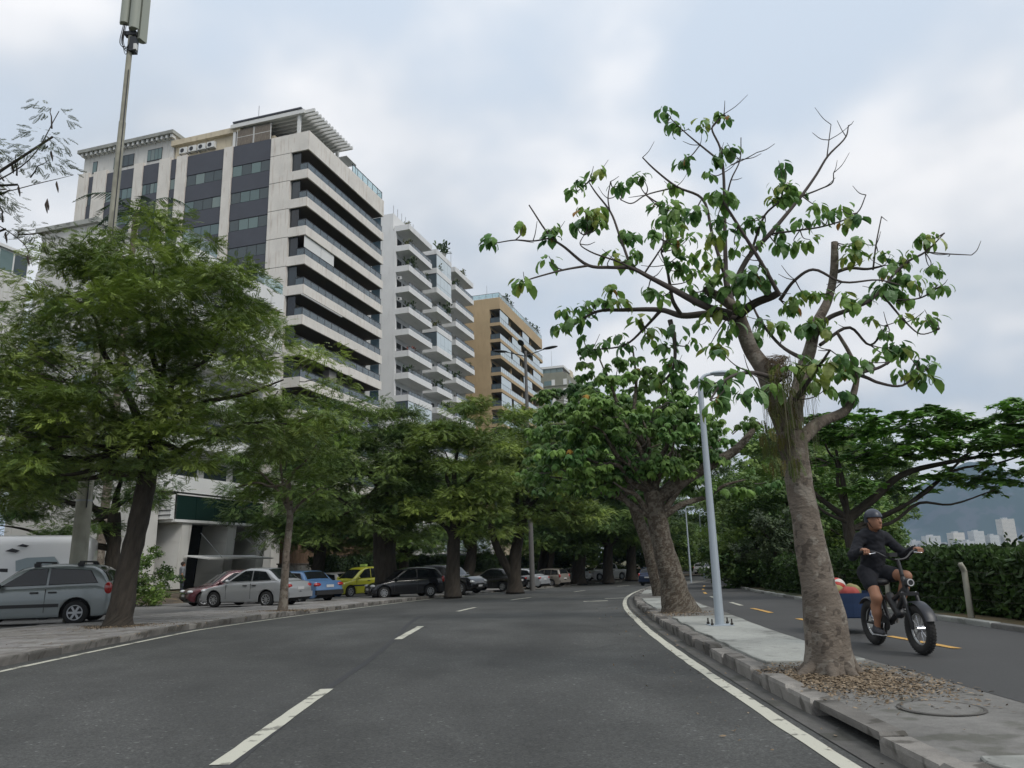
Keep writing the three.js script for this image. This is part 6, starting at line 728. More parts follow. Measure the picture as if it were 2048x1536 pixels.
// centre from a wheel's ground point: near side wheel, fore-aft offset
const fromWheel = (wx, wz, fx, fz, kind, which) => { const S = CARS[kind], d = (which === 'rear' ? -S.wb / 2 : S.wb / 2) + S.ox + 0.05, lx = fz, lz = -fx, k = (lz > 0 ? 1 : -1) * (S.W / 2 - 0.02); return [wx - fx * d - lx * k, wz - fz * d - lz * k]; };
const nrm = (x, z) => { const l = Math.hypot(x, z); return [x / l, z / l]; };
{
  let f = nrm(-0.95, 0.20), c = fromWheel(-10.95, -19.5, ...f, 'hatch', 'rear');
  const h = car('hatchback', 'grey-green hatchback with roof bars beside the large left tree', 'hatch', cpt.greyGreen, ...c, ...f, { dark: 1, spokes: 6, bumper: cpt.greyGreen });
  for (const x of [-1.1, -0.1]) P(h, 'roof_bar', M.blackPlastic, x - 0.04, x + 0.04, 1.5, 1.54, -0.6, 0.6); for (const x of [-1.1, -0.1]) for (const s of [-1, 1]) P(h, 'bar_foot', M.blackPlastic, x - 0.07, x + 0.07, 1.42, 1.5, s * 0.55, s * 0.62);
  f = nrm(-0.94, -0.34); c = fromWheel(-9.6, -30.0, ...f, 'sedan', 'rear'); car('saloon_car', 'silver saloon parked behind the slender tree', 'sedan', cpt.silver, ...c, ...f, { spokes: 9, strip: 0 });
  f = nrm(-0.80, 0.60); const rc = car('hatchback', 'dark red hatchback facing the street beyond the silver saloon', 'hatch', cpt.red, -12.7, -34.6, ...f, { bar: 1, strip: 0 });
  f = nrm(-0.80, -0.60); car('saloon_car', 'old light blue boxy saloon seen from behind', 'boxy', cpt.blue, -10.2, -36.6, ...f, { bumper: M.blackPlastic, plateY: 0.66 });
  f = nrm(-0.7, -0.7); car('hatchback', 'white car half hidden between blue saloon and taxi', 'hatch', cpt.white, -12.3, -52, ...f);
  f = nrm(-0.62, 0.78); const tx = car('taxi', 'yellow taxi facing the street with a roof sign', 'mpv', cpt.yellow, -9.25, -46.2, ...f, { category: 'taxi', bar: 1, strip: 0 }); const sg = P(tx, 'roof_sign', std({ color: lin(0.35, 0.5, 0.12), roughness: 0.5 }), -0.35, -0.15, 1.69, 1.82, -0.22, 0.22); P(tx, 'taxi_stripe', cpt.navy, -1.3, 1.2, 0.6, 0.68, 0.845, 0.868); P(tx, 'taxi_stripe', cpt.navy, -1.3, 1.2, 0.6, 0.68, -0.868, -0.845);
  f = nrm(-0.88, 0.40); c = fromWheel(-6.5, -38.4, ...f, 'hatch', 'front'); car('hatchback', 'black hatchback with bright alloy wheels beside the taxi', 'hatch', cpt.black, c[0], c[1], ...f, { strip: 0, spokes: 8 });
  f = nrm(0.86, 0.50); car('sport_utility', 'black high-riding car facing right between two tree trunks', 'suv', cpt.black, -4.0, -45.8, ...f, { strip: 0 });
  f = nrm(-0.85, -0.52); car('saloon_car', 'black saloon with red tail lights left of the forked tree', 'sedan', cpt.black, -1.5, -52.4, ...f, { strip: 0 });
  f = nrm(-0.85, -0.52); car('saloon_car', 'silver saloon half hidden by the forked tree', 'sedan', cpt.silver, 0.3, -59.5, ...f, { strip: 0 });
  f = nrm(-0.78, -0.62); car('estate_car', 'beige estate car parked at the bend', 'wagon', cpt.beige, 2.5, -68, ...f);
  f = nrm(-0.8, -0.6); car('hatchback', 'small white hatchback right of the beige estate', 'hatch', cpt.white, 5.5, -80, ...f, { strip: 0 });
  f = nrm(-0.75, 0.5); car('pickup_truck', 'white pickup between the far tree trunks', 'pickup', cpt.white, 9.6, -84, ...f, { category: 'pickup', strip: 0 });
  f = nrm(0.52, -0.85); car('hatchback', 'dark blue car driving away at the bend', 'hatch', cpt.navy, 11.3, -64, ...f, { road: 1, group: 'cars driving on the road', strip: 0 });
  f = nrm(0.6, -0.8); car('hatchback', 'white car driving at the far end of the road', 'hatch', cpt.white, 24.2, -101, ...f, { road: 1, group: 'cars driving on the road' });
  car('sport_utility', 'dark car at the far end of the road', 'suv', cpt.black, 28, -104.5, ...f, { road: 1, group: 'cars driving on the road' });
}
// white delivery van behind the grey hatchback, with furniture silhouettes printed on its side
{
  const f = nrm(-0.93, 0.36), t = thing('delivery_van', 'white high-roof van with grey furniture graphics on its side', 'van', [-15.85, -0.05, -23.3], Math.atan2(-f[1], f[0]));
  const L = 5.6, hw = 0.97, rows = []; for (let i = 0; i <= 30; i++) { const u = -L / 2 + L * i / 30, top = interp([[-2.8, 2.3], [-2.7, 2.42], [0.9, 2.45], [1.3, 2.3], [1.95, 1.42], [2.6, 1.1], [2.8, 0.7]], u), w = hw * (1 - 0.06 * Math.pow(Math.abs(u) / 2.8, 8)), c = [[0.3, w * 0.97], [0.7, w], [top * 0.6, w], [top - 0.28, w * 0.94], [top - 0.08, w * 0.86], [top, w * 0.7], [top + 0.03, 0]]; rows.push([...c.map(([y, q]) => [u, y, q]), ...c.slice(0, -1).reverse().map(([y, q]) => [u, y, -q])]); }
  part('body', gridGeo(rows, true), cpt.white, t); for (const x of [-1.75, 1.85]) for (const s of [-1, 1]) addWheel(t, x, s * 0.86, 0.34, 0.2, 6);
  for (const s of [-1, 1]) { P(t, 'door_window', carGlass, 0.75, 1.55, 1.3, 1.85, s * 0.945, s * 0.985); const q = part('taillight', unit, tailMat, t); q.position.set(-2.77, 1.2, s * 0.86); q.scale.set(0.06, 0.4, 0.1); P(t, 'side_moulding', M.blackPlastic, -1.3, 1.4, 0.62, 0.74, s * 0.95, s * 0.985); }
  const grey = std({ color: lin(0.26, 0.31, 0.33), roughness: 0.5 }), ink = std({ color: lin(0.02, 0.02, 0.025), roughness: 0.5 }), shp = (nm, pts, m) => { const g = new THREE.ExtrudeGeometry(new THREE.Shape(pts.map((p) => new THREE.Vector2(...p))), { depth: 0.004, bevelEnabled: false }); const o = part(nm, g, m, t); o.position.z = -0.976; o.rotation.x = 0; return o; };
  shp('printed_table', [[-0.1, 1.55], [0.95, 1.55], [0.95, 1.95], [0.6, 1.92], [0.3, 1.97], [0, 1.92], [-0.1, 1.95]], grey); shp('printed_chair', [[-0.75, 1.38], [-0.25, 1.42], [-0.1, 1.82], [-0.2, 1.84], [-0.34, 1.5], [-0.75, 1.48]], ink); shp('printed_sofa', [[-2.0, 1.4], [-0.95, 1.4], [-0.92, 1.7], [-1.2, 1.78], [-1.9, 1.8], [-2.05, 1.6]], grey); shp('printed_lamp', [[-0.62, 1.98], [-0.9, 1.93], [-1.0, 1.99], [-0.8, 2.06]], ink); shp('printed_lamp', [[-0.9, 2.12], [-1.15, 2.08], [-1.22, 2.13], [-1.05, 2.18]], ink);
}
// ---------------------------------------------------------------- poles, lamps, street furniture
M.poleGalv = std({ roughness: 0.55, metalness: 0.25, map: tex(512, 2, (x, y) => mul([0.40, 0.45, 0.49], 0.86 + 0.24 * tf2(x, y, 10, 4, 4))) });
M.poleConc = std({ roughness: 0.9, map: tex(512, 2, (x, y) => mixc(mul([0.34, 0.33, 0.27], 0.7 + 0.5 * tf(x, y, 6, 5)), [0.14, 0.14, 0.11], 0.5 * smooth(0.5, 0.75, tf2(x, y, 14, 3, 4)))), bumpMap: M.concrete.bumpMap, bumpScale: 0.01 });
{
  const t = thing('lamp_post', 'pale galvanised lamp post bolted to the median slab', 'lamp post', [3.42, 0.128, -13.5]);
  part('pole', new THREE.CylinderGeometry(0.045, 0.078, 4.3, 20).translate(0, 2.15, 0), M.poleGalv, t); P(t, 'base_plate', M.poleGalv, -0.2, 0.2, 0.001, 0.02, -0.18, 0.18); P(t, 'grout_pad', M.concrete, -0.3, 0.3, -0.03, 0.0, -0.26, 0.26);
  for (const x of [-0.165, 0.165]) for (const z of [-0.14, 0.14]) { const b = part('anchor_bolt', merged([new THREE.CylinderGeometry(0.013, 0.013, 0.1, 8).translate(0, 0.07, 0), new THREE.CylinderGeometry(0.026, 0.026, 0.03, 6).translate(0, 0.038, 0)]), std({ color: lin(0.04, 0.035, 0.03), roughness: 0.8 }), t); b.position.set(x, 0, z); }
  part('arm', tube([[0, 4.25, 0, 0.035], [0.1, 4.36, 0, 0.03], [0.3, 4.4, 0, 0.028]], 10, 4), M.poleGalv, t); const lu = part('luminaire', new THREE.SphereGeometry(1, 18, 10), M.poleGalv, t); lu.scale.set(0.26, 0.045, 0.1); lu.position.set(0.44, 4.4, 0); P(t, 'lens', M.paleGlass, 0.28, 0.6, 4.355, 4.362, -0.05, 0.05);
}
[[14.6, -66, 6.2, 'slim lamp post before the path bend'], [18.6, -78, 6.4, 'thin lamp post left of the red litter bin'], [25.6, -87, 6.4, 'far lamp post above the hedge end'], [30, -93, 6.4, 'farthest lamp post over the hedge end']].forEach(([x, z, h, lab]) => { const t = thing('lamp_post', lab, 'lamp post', [x, 0.1 + fall(z), z], 0, 'lamp posts along the cycle path'); part('pole', new THREE.CylinderGeometry(0.05, 0.085, h, 12).translate(0, h / 2, 0), M.poleGalv, t); part('arm', tube([[0, h, 0, 0.03], [0.4, h + 0.1, 0, 0.025]], 8, 2), M.poleGalv, t); const l = part('luminaire', new THREE.SphereGeometry(1, 12, 8), M.poleGalv, t); l.scale.set(0.22, 0.04, 0.09); l.position.set(0.55, h + 0.1, 0); });
{
  const t = thing('street_lamp', 'tall concrete street lamp with four arms rising above the trees', 'street lamp', [1.0, -0.7, -52]);
  part('pole', new THREE.CylinderGeometry(0.1, 0.18, 16.4, 14).translate(0, 8.2, 0), std({ color: lin(0.13, 0.125, 0.12), roughness: 0.8 }), t);
  [0.2, 1.75, 3.3, 4.9].forEach((a) => { const c = Math.cos(a), s = Math.sin(a); part('arm', tube([[0, 16.02, 0, 0.04], [c * 0.6, 16.22, s * 0.6, 0.035], [c * 1.5, 16.47, s * 1.5, 0.03]], 8, 2), M.frameDark, t); const h = part('lamp_head', new THREE.SphereGeometry(1, 12, 8), M.frameDark, t); h.scale.set(0.55, 0.09, 0.22); h.position.set(c * 1.8, 16.52, s * 1.8); h.rotation.set(0, -a, 0.12); });
}
// telecom pole with antennas
{
  const t = thing('telecom_pole', 'tall tapering concrete telecom pole with panel antennas behind the hatchback', 'pole', [-11.83, -0.01, -21]);
  part('shaft', tube([[0, 0, 0, 0.235], [0, 3.3, 0, 0.2], [0, 5.8, 0, 0.155], [0, 10, 0, 0.12], [0, 14.8, 0, 0.1]], 16, 4, true), M.poleConc, t); part('upper_shaft', tube([[0, 14.7, 0, 0.085], [0, 17.6, 0, 0.08], [0, 20.8, 0, 0.078]], 12, 3), M.poleConc, t);
  const pan = std({ color: lin(0.30, 0.32, 0.27), roughness: 0.6 });
  for (const [x, z, a, y0] of [[-0.2, 0.08, 0.3, 18.25], [0.14, 0.14, -0.5, 18.0], [0.26, -0.16, -1.9, 17.8]]) { const p = part('antenna_panel', (() => { const s = new THREE.Shape(); s.absarc(0, 0, 0.135, 0, Math.PI, false); s.lineTo(-0.135, -0.055); s.lineTo(0.135, -0.055); const g = new THREE.ExtrudeGeometry(s, { depth: 2.6, bevelEnabled: true, bevelSize: 0.012, bevelThickness: 0.012, bevelSegments: 2 }); g.rotateX(-Math.PI / 2); return g; })(), pan, t); p.position.set(x, y0, z); p.rotation.y = Math.PI + a; }
  P(t, 'mount', M.frameDark, -0.18, 0.2, 17.85, 17.98, -0.08, 0.1); P(t, 'mount', M.frameDark, -0.18, 0.2, 19.6, 19.7, -0.08, 0.1); P(t, 'radio_unit', M.frameDark, 0.03, 0.21, 17.25, 17.75, -0.1, 0.13); P(t, 'connector_box', M.frameWhite, 0.17, 0.26, 17.3, 17.5, 0.03, 0.13);
  const R = rng(8); for (let i = 0; i < 7; i++) { const x = -0.24 + R() * 0.12, y = 18.25, e = 17.1 + R() * 0.35; part('cable', tube([[x, y, 0.1, 0.01], [x - 0.03 + R() * 0.06, 17.6 - R() * 0.2, 0.13, 0.01], [-0.07 + R() * 0.07, e, 0.1, 0.01], [0.04, 17.6, 0.08, 0.01]], 5, 6, false), M.rubber, t); }
  part('conduit', tube([[0.16, 3, 0.15, 0.016], [0.1, 9, 0.1, 0.016], [0.07, 16.6, 0.07, 0.016]], 6, 3, false), M.frameDark, t); for (const y of [3.2, 4.6]) part('strap', new THREE.CylinderGeometry(0.263 - y * 0.018, 0.265 - y * 0.018, 0.05, 18).translate(0, y, 0), M.metalGrey, t); P(t, 'junction_box', M.frameWhite, 0.19, 0.3, 3.9, 4.15, -0.06, 0.1);
}
// fence posts and wires in front of the hedge
{
  const g = 'concrete fence posts by the hedge';
  const spots = [[8.05, -12.0], [7.63, -13.4], [7.7, -16.4], [7.78, -19.6]];
  spots.forEach(([x, z], i) => { const t = thing('fence_post', ['bent-topped concrete fence post at the right edge of the view', 'pale bent-topped concrete fence post behind the front wheel of the bicycle', 'bent-topped fence post hidden behind the rider', 'fence post behind the cargo trailer'][i], 'fence post', [x, 0.12, z], 0, g); part('post', tube([[0, 0, 0, 0.062], [0, 0.72, 0, 0.052], [0.0, 0.8, 0, 0.052], [-0.07, 0.93, 0.03, 0.046]], 4, 3), M.poleConc, t); });
  const w = thing('fence_wires', 'thin sagging wires strung between the fence posts', 'wire', [0, 0, 0]); for (const h of [0.35, 0.62, 0.8]) for (let i = 0; i < spots.length - 1; i++) { const a = spots[i], b = spots[i + 1]; part('wire', tube([[a[0], 0.12 + h, a[1], 0.0018], [(a[0] + b[0]) / 2, 0.08 + h, (a[1] + b[1]) / 2, 0.0018], [b[0], 0.12 + h, b[1], 0.0018]], 4, 4, false), M.twig, w); }
}
{
  const t = thing('litter_bin', 'red litter bin on a post beside the far road edge', 'bin', [21.6, -1.0, -79]); part('post', new THREE.CylinderGeometry(0.03, 0.03, 1.1, 8).translate(0, 0.55, -0.14), M.metalGrey, t); const rd = std({ color: lin(0.5, 0.06, 0.02), roughness: 0.5 }); part('bucket', new THREE.CylinderGeometry(0.2, 0.15, 0.55, 16).translate(0, 0.75, 0), rd, t); part('lid', new THREE.CylinderGeometry(0.12, 0.21, 0.12, 16).translate(0, 1.09, 0), rd, t);
}
// people far off by the awning
// ---------------------------------------------------------------- far shore: mountain and city
{
  // ridge as a real relief: sheets of rock rising behind the city
  const prof = [[1500, 20], [1700, 60], [1850, 98], [1936, 114], [1983, 175], [2030, 231], [2088, 273], [2141, 313], [2240, 384], [2328, 424], [2400, 428], [2450, 415], [2560, 330], [2650, 262], [2800, 240], [3000, 300], [3300, 350], [3700, 260], [4300, 180]], n = 130, m = 26, pos = [], idx = [], uv = [];
  for (let j = 0; j <= m; j++) for (let i = 0; i <= n; i++) { const x = lerp(1500, 4300, i / n), t = j / m, w = Math.sin(Math.PI * Math.min(1, t * 1.0)), h = interp(prof, x), nz = fbm3(x * 0.004, 2.2, t * 5, 5), y = Math.max(-2, h * Math.pow(w, 0.8) * (1 + (t > 0.02 && t < 0.48 ? nz * 0.16 : 0))); pos.push(x + nz * 40 * (1 - w), y - 3, -3350 - t * 1300); uv.push(x, t * 1300); }
  for (let j = 0; j < m; j++) for (let i = 0; i < n; i++) { const a = j * (n + 1) + i, b = a + n + 1; idx.push(a, a + 1, b, a + 1, b + 1, b); }
  const g = new THREE.BufferGeometry(); g.setAttribute('position', new THREE.Float32BufferAttribute(pos, 3)); g.setAttribute('uv', new THREE.Float32BufferAttribute(uv, 2)); g.setIndex(idx); g.computeVertexNormals();
  struct('mountain', g, std({ roughness: 1, map: tex(512, 400, (x, y) => mixc([0.03, 0.045, 0.03], [0.06, 0.062, 0.062], smooth(0.5, 0.62, tf(x, y, 8, 5)))) }));
  const R = rng(55), facade = [0, 1, 2].map((v) => std({ roughness: 0.85, map: tex(128, 12, (x, y) => { const win = ((x * 4) % 1 > 0.3 && (x * 4) % 1 < 0.75 && (y * 4) % 1 > 0.3 && (y * 4) % 1 < 0.8); return win ? [0.16, 0.19, 0.21] : [[0.6, 0.6, 0.58], [0.5, 0.5, 0.5], [0.62, 0.58, 0.52]][v]; }) }));
  const known = [[1137, 32, 66, 'tall grey tower standing out among the far lakeside city'], [1018, 30, 38, 'broad pale block in the far lakeside city'], [960, 34, 32, 'wide white block left of the far city towers'], [1065, 26, 40, 'white rounded block beside the tall far tower'], [1100, 24, 30, 'striped white block just left of the tall far tower'], [1190, 28, 34, 'pale blocks right of the tall far tower'], [1240, 40, 40, 'far block at the right edge of the lakeside city']];
  const add = (x, w, h, z, lab) => { const t = thing('far_building', lab, 'building', [x, -1, z], R() * 0.3, 'city blocks across the lagoon'); W(t, 'wall', facade[Math.floor(R() * 3)], -w / 2, w / 2, 0, h, -10, 10); W(t, 'roof_house', facade[1], -w * 0.25, w * 0.1, h, h + 3, -5, 5); };
  for (const [x, w, h, lab] of known) add(x, w, h, -1800, lab);
  const ord = ['leftmost', 'second', 'third', 'fourth', 'fifth', 'sixth', 'seventh', 'eighth', 'ninth', 'tenth', 'eleventh', 'twelfth', 'thirteenth', 'fourteenth', 'fifteenth', 'sixteenth', 'seventeenth', 'eighteenth', 'nineteenth', 'twentieth'];
  for (let k = 0, x = 852; k < 20; k++, x += 18 + R() * 8) add(x, 14 + R() * 16, 12 + R() * 17, -1760 - R() * 200, k ? ord[k] + ' small pale block from the left in the far lakeside row' : 'leftmost small pale block in the far lakeside row');
}
// ---------------------------------------------------------------- rider, electric bicycle, trailer
function sdfMesh(fn, lo, hi, cell) {
  const dim = Math.max(hi[0] - lo[0], hi[1] - lo[1], hi[2] - lo[2]), n = Math.ceil(dim / cell) + 4, mc = new MarchingCubes(n, undefined, false, false, 200000), c = [0, 1, 2].map((k) => (lo[k] + hi[k]) / 2), s = (n / 2) * cell, half = n / 2;
  mc.isolation = 0; for (let z = 0; z < n; z++) for (let y = 0; y < n; y++) for (let x = 0; x < n; x++) mc.field[z * n * n + y * n + x] = -fn(c[0] + (x - half) * cell, c[1] + (y - half) * cell, c[2] + (z - half) * cell);
  mc.update(); const k = mc.count, pos = new Float32Array(k * 3), nm = new Float32Array(k * 3), uv = new Float32Array(k * 2); for (let i = 0; i < k * 3; i++) { pos[i] = c[i % 3] + mc.positionArray[i] * s; nm[i] = mc.normalArray[i]; }
  const g = new THREE.BufferGeometry(); g.setAttribute('position', new THREE.BufferAttribute(pos, 3)); g.setAttribute('normal', new THREE.BufferAttribute(nm, 3)); g.setAttribute('uv', new THREE.BufferAttribute(uv, 2)); return g;
}
function cap(p, a, b, ra, rb) { const bx_ = b[0] - a[0], by = b[1] - a[1], bz = b[2] - a[2], px = p[0] - a[0], py = p[1] - a[1], pz = p[2] - a[2], t = Math.max(0, Math.min(1, (px * bx_ + py * by + pz * bz) / (bx_ * bx_ + by * by + bz * bz + 1e-9))); return Math.hypot(px - bx_ * t, py - by * t, pz - bz * t) - (ra + (rb - ra) * t); }
const ell = (p, c, r) => { const x = (p[0] - c[0]) / r[0], y = (p[1] - c[1]) / r[1], z = (p[2] - c[2]) / r[2], k = Math.hypot(x, y, z); return (k - 1) * Math.min(r[0], r[1], r[2]); };
const smin = (a, b, k) => { const h = Math.max(k - Math.abs(a - b), 0) / k; return Math.min(a, b) - h * h * k * 0.25; };
const union = (p, bones, k) => { let d = 9; for (const [a, b, ra, rb] of bones) d = smin(d, cap(p, a, b, ra, rb), k); return d; };
const skin = std({ color: lin(0.30, 0.145, 0.085), roughness: 0.6 }), cloth = std({ color: lin(0.012, 0.013, 0.018), roughness: 0.95 });
function headSdf(q, c, turn, k = 1) { // local head frame: +x face
  const ct = Math.cos(turn), st = Math.sin(turn), x = ((q[0] - c[0]) * ct - (q[2] - c[2]) * st) / k, y = (q[1] - c[1]) / k, z = ((q[0] - c[0]) * st + (q[2] - c[2]) * ct) / k, p = [x, y, z];
  let d = ell(p, [0, 0.02, 0], [0.098, 0.112, 0.076]); d = smin(d, ell(p, [0.032, -0.055, 0], [0.062, 0.062, 0.056]), 0.05); d = smin(d, cap(p, [0.088, 0.012, 0], [0.112, -0.022, 0], 0.008, 0.014), 0.018); d = smin(d, cap(p, [0.09, -0.058, -0.016], [0.09, -0.058, 0.016], 0.009, 0.009), 0.012); d = smin(d, ell(p, [0.078, -0.095, 0], [0.018, 0.016, 0.022]), 0.02);
  for (const s of [-1, 1]) { d = Math.max(d, -ell(p, [0.098, 0.012, s * 0.032], [0.014, 0.012, 0.018])); d = smin(d, ell(p, [0.082, 0.012, s * 0.032], [0.012, 0.011, 0.013]), 0.004); d = smin(d, ell(p, [-0.005, 0.0, s * 0.078], [0.022, 0.032, 0.01]), 0.008); }
  return d * k;
}
{
  const F = nrm(0.03, 1), pos = [4.62, 0.12, -10.35], yaw = Math.atan2(-F[1], F[0]);
  const b = thing('electric_bicycle', 'black fat-tyred electric bicycle under the rider', 'bicycle', pos, yaw), blk = std({ color: lin(0.014, 0.014, 0.016), roughness: 0.45 }), tyre = std({ color: lin(0.028, 0.027, 0.026), roughness: 0.95 });
  const fw = 1.1, wr = 0.28; // wheel radius and wheelbase
  const wheel = (x, nm, lab) => { const w = new THREE.Group(); w.name = nm; w.userData.label = lab; b.add(w); w.position.set(x, wr, 0); part('tyre', new THREE.TorusGeometry(wr - 0.052, 0.052, 14, 40), tyre, w); const kn = []; for (let i = 0; i < 44; i++) for (const s of [-1, 0, 1]) { const g = new THREE.BoxGeometry(0.01, 0.02, 0.02); g.translate(0, wr - 0.004 - Math.abs(s) * 0.009, s * 0.026); g.rotateZ((i + (s ? 0.5 : 0)) / 44 * 6.283); kn.push(g); } tag(part('tread', merged(kn), tyre, w), null, null, null, 'stuff'); part('rim', new THREE.TorusGeometry(wr - 0.105, 0.014, 8, 32), std({ color: lin(0.35, 0.36, 0.36), roughness: 0.35, metalness: 0.6 }), w); part('hub', new THREE.CylinderGeometry(nm === 'rear_wheel' ? 0.075 : 0.035, nm === 'rear_wheel' ? 0.075 : 0.035, 0.1, 16).rotateX(Math.PI / 2), chrome, w); for (let i = 0; i < 10; i++) { const a = i / 10 * 6.283; part('spoke', tube([[Math.cos(a + 0.3) * 0.03, Math.sin(a + 0.3) * 0.03, 0, 0.005], [Math.cos(a) * 0.172, Math.sin(a) * 0.172, 0, 0.005]], 5, 1), chrome, w); } };
  wheel(0, 'rear_wheel', 'wide knobbly rear tyre'); wheel(fw, 'front_wheel', 'wide knobbly front tyre');
  const T = (nm, pts, m = blk, seg = 10) => part(nm, tube(pts, seg, 4), m, b);
  T('down_tube', [[0.44, 0.3, 0, 0.032], [0.62, 0.42, 0, 0.034], [0.9, 0.72, 0, 0.034]]); T('top_tube', [[0.24, 0.62, 0, 0.026], [0.55, 0.58, 0, 0.028], [0.9, 0.74, 0, 0.028]]); T('seat_tube', [[0.44, 0.3, 0, 0.024], [0.3, 0.58, 0, 0.024], [0.22, 0.76, 0, 0.02]]); T('head_tube', [[0.93, 0.66, 0, 0.032], [0.87, 0.86, 0, 0.03]]);
  for (const s of [-1, 1]) { T('chain_stay', [[0.44, 0.3, s * 0.04, 0.016], [0.2, 0.28, s * 0.085, 0.015], [0, wr, s * 0.085, 0.014]]); T('seat_stay', [[0.27, 0.62, s * 0.03, 0.014], [0.1, 0.44, s * 0.085, 0.013], [0, wr, s * 0.085, 0.012]]); T('fork_leg', [[fw, wr, s * 0.08, 0.02], [1.04, 0.5, s * 0.08, 0.022], [0.97, 0.67, s * 0.078, 0.022]], s < 0 ? blk : blk); T('fork_stanchion', [[1.0, 0.58, s * 0.08, 0.016], [0.96, 0.69, s * 0.078, 0.016]], chrome); }
  P(b, 'fork_crown', blk, 0.92, 1.0, 0.65, 0.69, -0.1, 0.1); T('stem', [[0.87, 0.86, 0, 0.024], [0.83, 1.0, 0, 0.022], [0.81, 1.06, 0, 0.024]]); T('handlebar', [[0.70, 1.165, -0.4, 0.012], [0.74, 1.165, -0.24, 0.012], [0.81, 1.08, -0.1, 0.012], [0.82, 1.065, 0, 0.013], [0.81, 1.08, 0.1, 0.012], [0.74, 1.165, 0.24, 0.012], [0.70, 1.165, 0.4, 0.012]]);
  for (const s of [-1, 1]) { T('grip', [[0.732, 1.165, s * 0.27, 0.018], [0.70, 1.165, s * 0.405, 0.018]], M.rubber); T('brake_lever', [[0.76, 1.15, s * 0.24, 0.008], [0.785, 1.14, s * 0.33, 0.006]], chrome); }
  P(b, 'display', M.blackPlastic, 0.78, 0.86, 1.1, 1.15, 0.02, 0.12);
  const st = part('seat', new THREE.CapsuleGeometry(0.085, 0.36, 6, 14).rotateZ(Math.PI / 2), M.blackPlastic, b); st.scale.set(1, 0.55, 1.15); st.position.set(0.16, 0.79, 0);
  const bt = part('battery', new THREE.CapsuleGeometry(0.06, 0.26, 5, 12).rotateZ(Math.PI / 2 - 0.78), blk, b); bt.position.set(0.6, 0.52, 0);
  const fen = (x, r, a0, a1, nm) => { const rows = []; for (let i = 0; i <= 12; i++) { const a = lerp(a0, a1, i / 12); rows.push([-0.07, -0.05, 0, 0.05, 0.07].map((z) => [x + Math.cos(a) * (r - (Math.abs(z) > 0.06 ? 0.02 : 0)), wr + Math.sin(a) * (r - (Math.abs(z) > 0.06 ? 0.02 : 0)), z])); } const g = gridGeo(rows); part(nm, g, std({ color: lin(0.016, 0.018, 0.024), roughness: 0.4, side: THREE.DoubleSide }), b); };
  fen(fw, 0.315, 0.35, 1.9, 'front_mudguard'); fen(0, 0.315, 0.6, 2.4, 'rear_mudguard');
  const hl = part('headlamp', new THREE.CylinderGeometry(0.05, 0.045, 0.07, 18).rotateZ(Math.PI / 2), M.blackPlastic, b); hl.position.set(1.0, 0.8, 0); part('lamp_ring', new THREE.TorusGeometry(0.036, 0.007, 8, 20).rotateY(Math.PI / 2).translate(1.037, 0.8, 0), plateMat, b); P(b, 'lamp_bracket', blk, 0.88, 1.0, 0.77, 0.8, -0.02, 0.02);
  part('chainring', new THREE.CylinderGeometry(0.09, 0.09, 0.012, 24).rotateX(Math.PI / 2).translate(0.44, 0.3, 0.06), M.blackPlastic, b); T('crank', [[0.44, 0.3, 0.08, 0.012], [0.40, 0.15, 0.1, 0.011]], chrome, 8); T('crank', [[0.44, 0.3, -0.08, 0.012], [0.48, 0.45, -0.1, 0.011]], chrome, 8); P(b, 'pedal', M.blackPlastic, 0.35, 0.45, 0.135, 0.155, 0.1, 0.2); P(b, 'pedal', M.blackPlastic, 0.43, 0.53, 0.44, 0.46, -0.2, -0.1);
  // the rider
  const r = thing('person', 'person in black hooded top, shorts and dark helmet riding the bicycle', 'person', pos, yaw);
  const grip = (s) => [0.716, 1.165, s * 0.335];
  const bones = [[[0.15, 0.92, 0], [0.20, 1.16, 0], 0.10, 0.09], [[0.20, 1.16, 0], [0.24, 1.31, 0], 0.09, 0.085], [[0.255, 1.34, 0], [0.31, 1.46, 0], 0.05, 0.048], [[0.24, 1.33, -0.12], [0.24, 1.33, 0.12], 0.05, 0.05],
    [[0.18, 0.9, 0.08], [0.44, 0.6, 0.14], 0.088, 0.06], [[0.44, 0.6, 0.14], [0.37, 0.24, 0.14], 0.056, 0.036], [[0.40, 0.42, 0.14], [0.37, 0.5, 0.14], 0.05, 0.05], [[0.18, 0.9, -0.08], [0.56, 0.86, -0.21], 0.088, 0.06], [[0.56, 0.86, -0.21], [0.45, 0.53, -0.15], 0.056, 0.036], [[0.52, 0.72, -0.19], [0.48, 0.62, -0.17], 0.05, 0.045]];
  for (const s of [-1, 1]) bones.push([[0.26, 1.33, s * 0.17], [0.36, 1.13, s * 0.33], 0.05, 0.04], [[0.36, 1.13, s * 0.33], [0.63, 1.185, s * 0.335], 0.038, 0.026]);
  const hc = [0.345, 1.555, 0];
  const geo = [sdfMesh((x, y, z) => union([x, y, z], bones, 0.05), [-0.05, 0.15, -0.45], [0.8, 1.55, 0.45], 0.013), sdfMesh((x, y, z) => smin(headSdf([x, y, z], hc, 0.35), cap([x, y, z], [0.29, 1.4, 0], [0.32, 1.5, 0], 0.05, 0.048), 0.03), [0.2, 1.38, -0.13], [0.5, 1.7, 0.13], 0.005)];
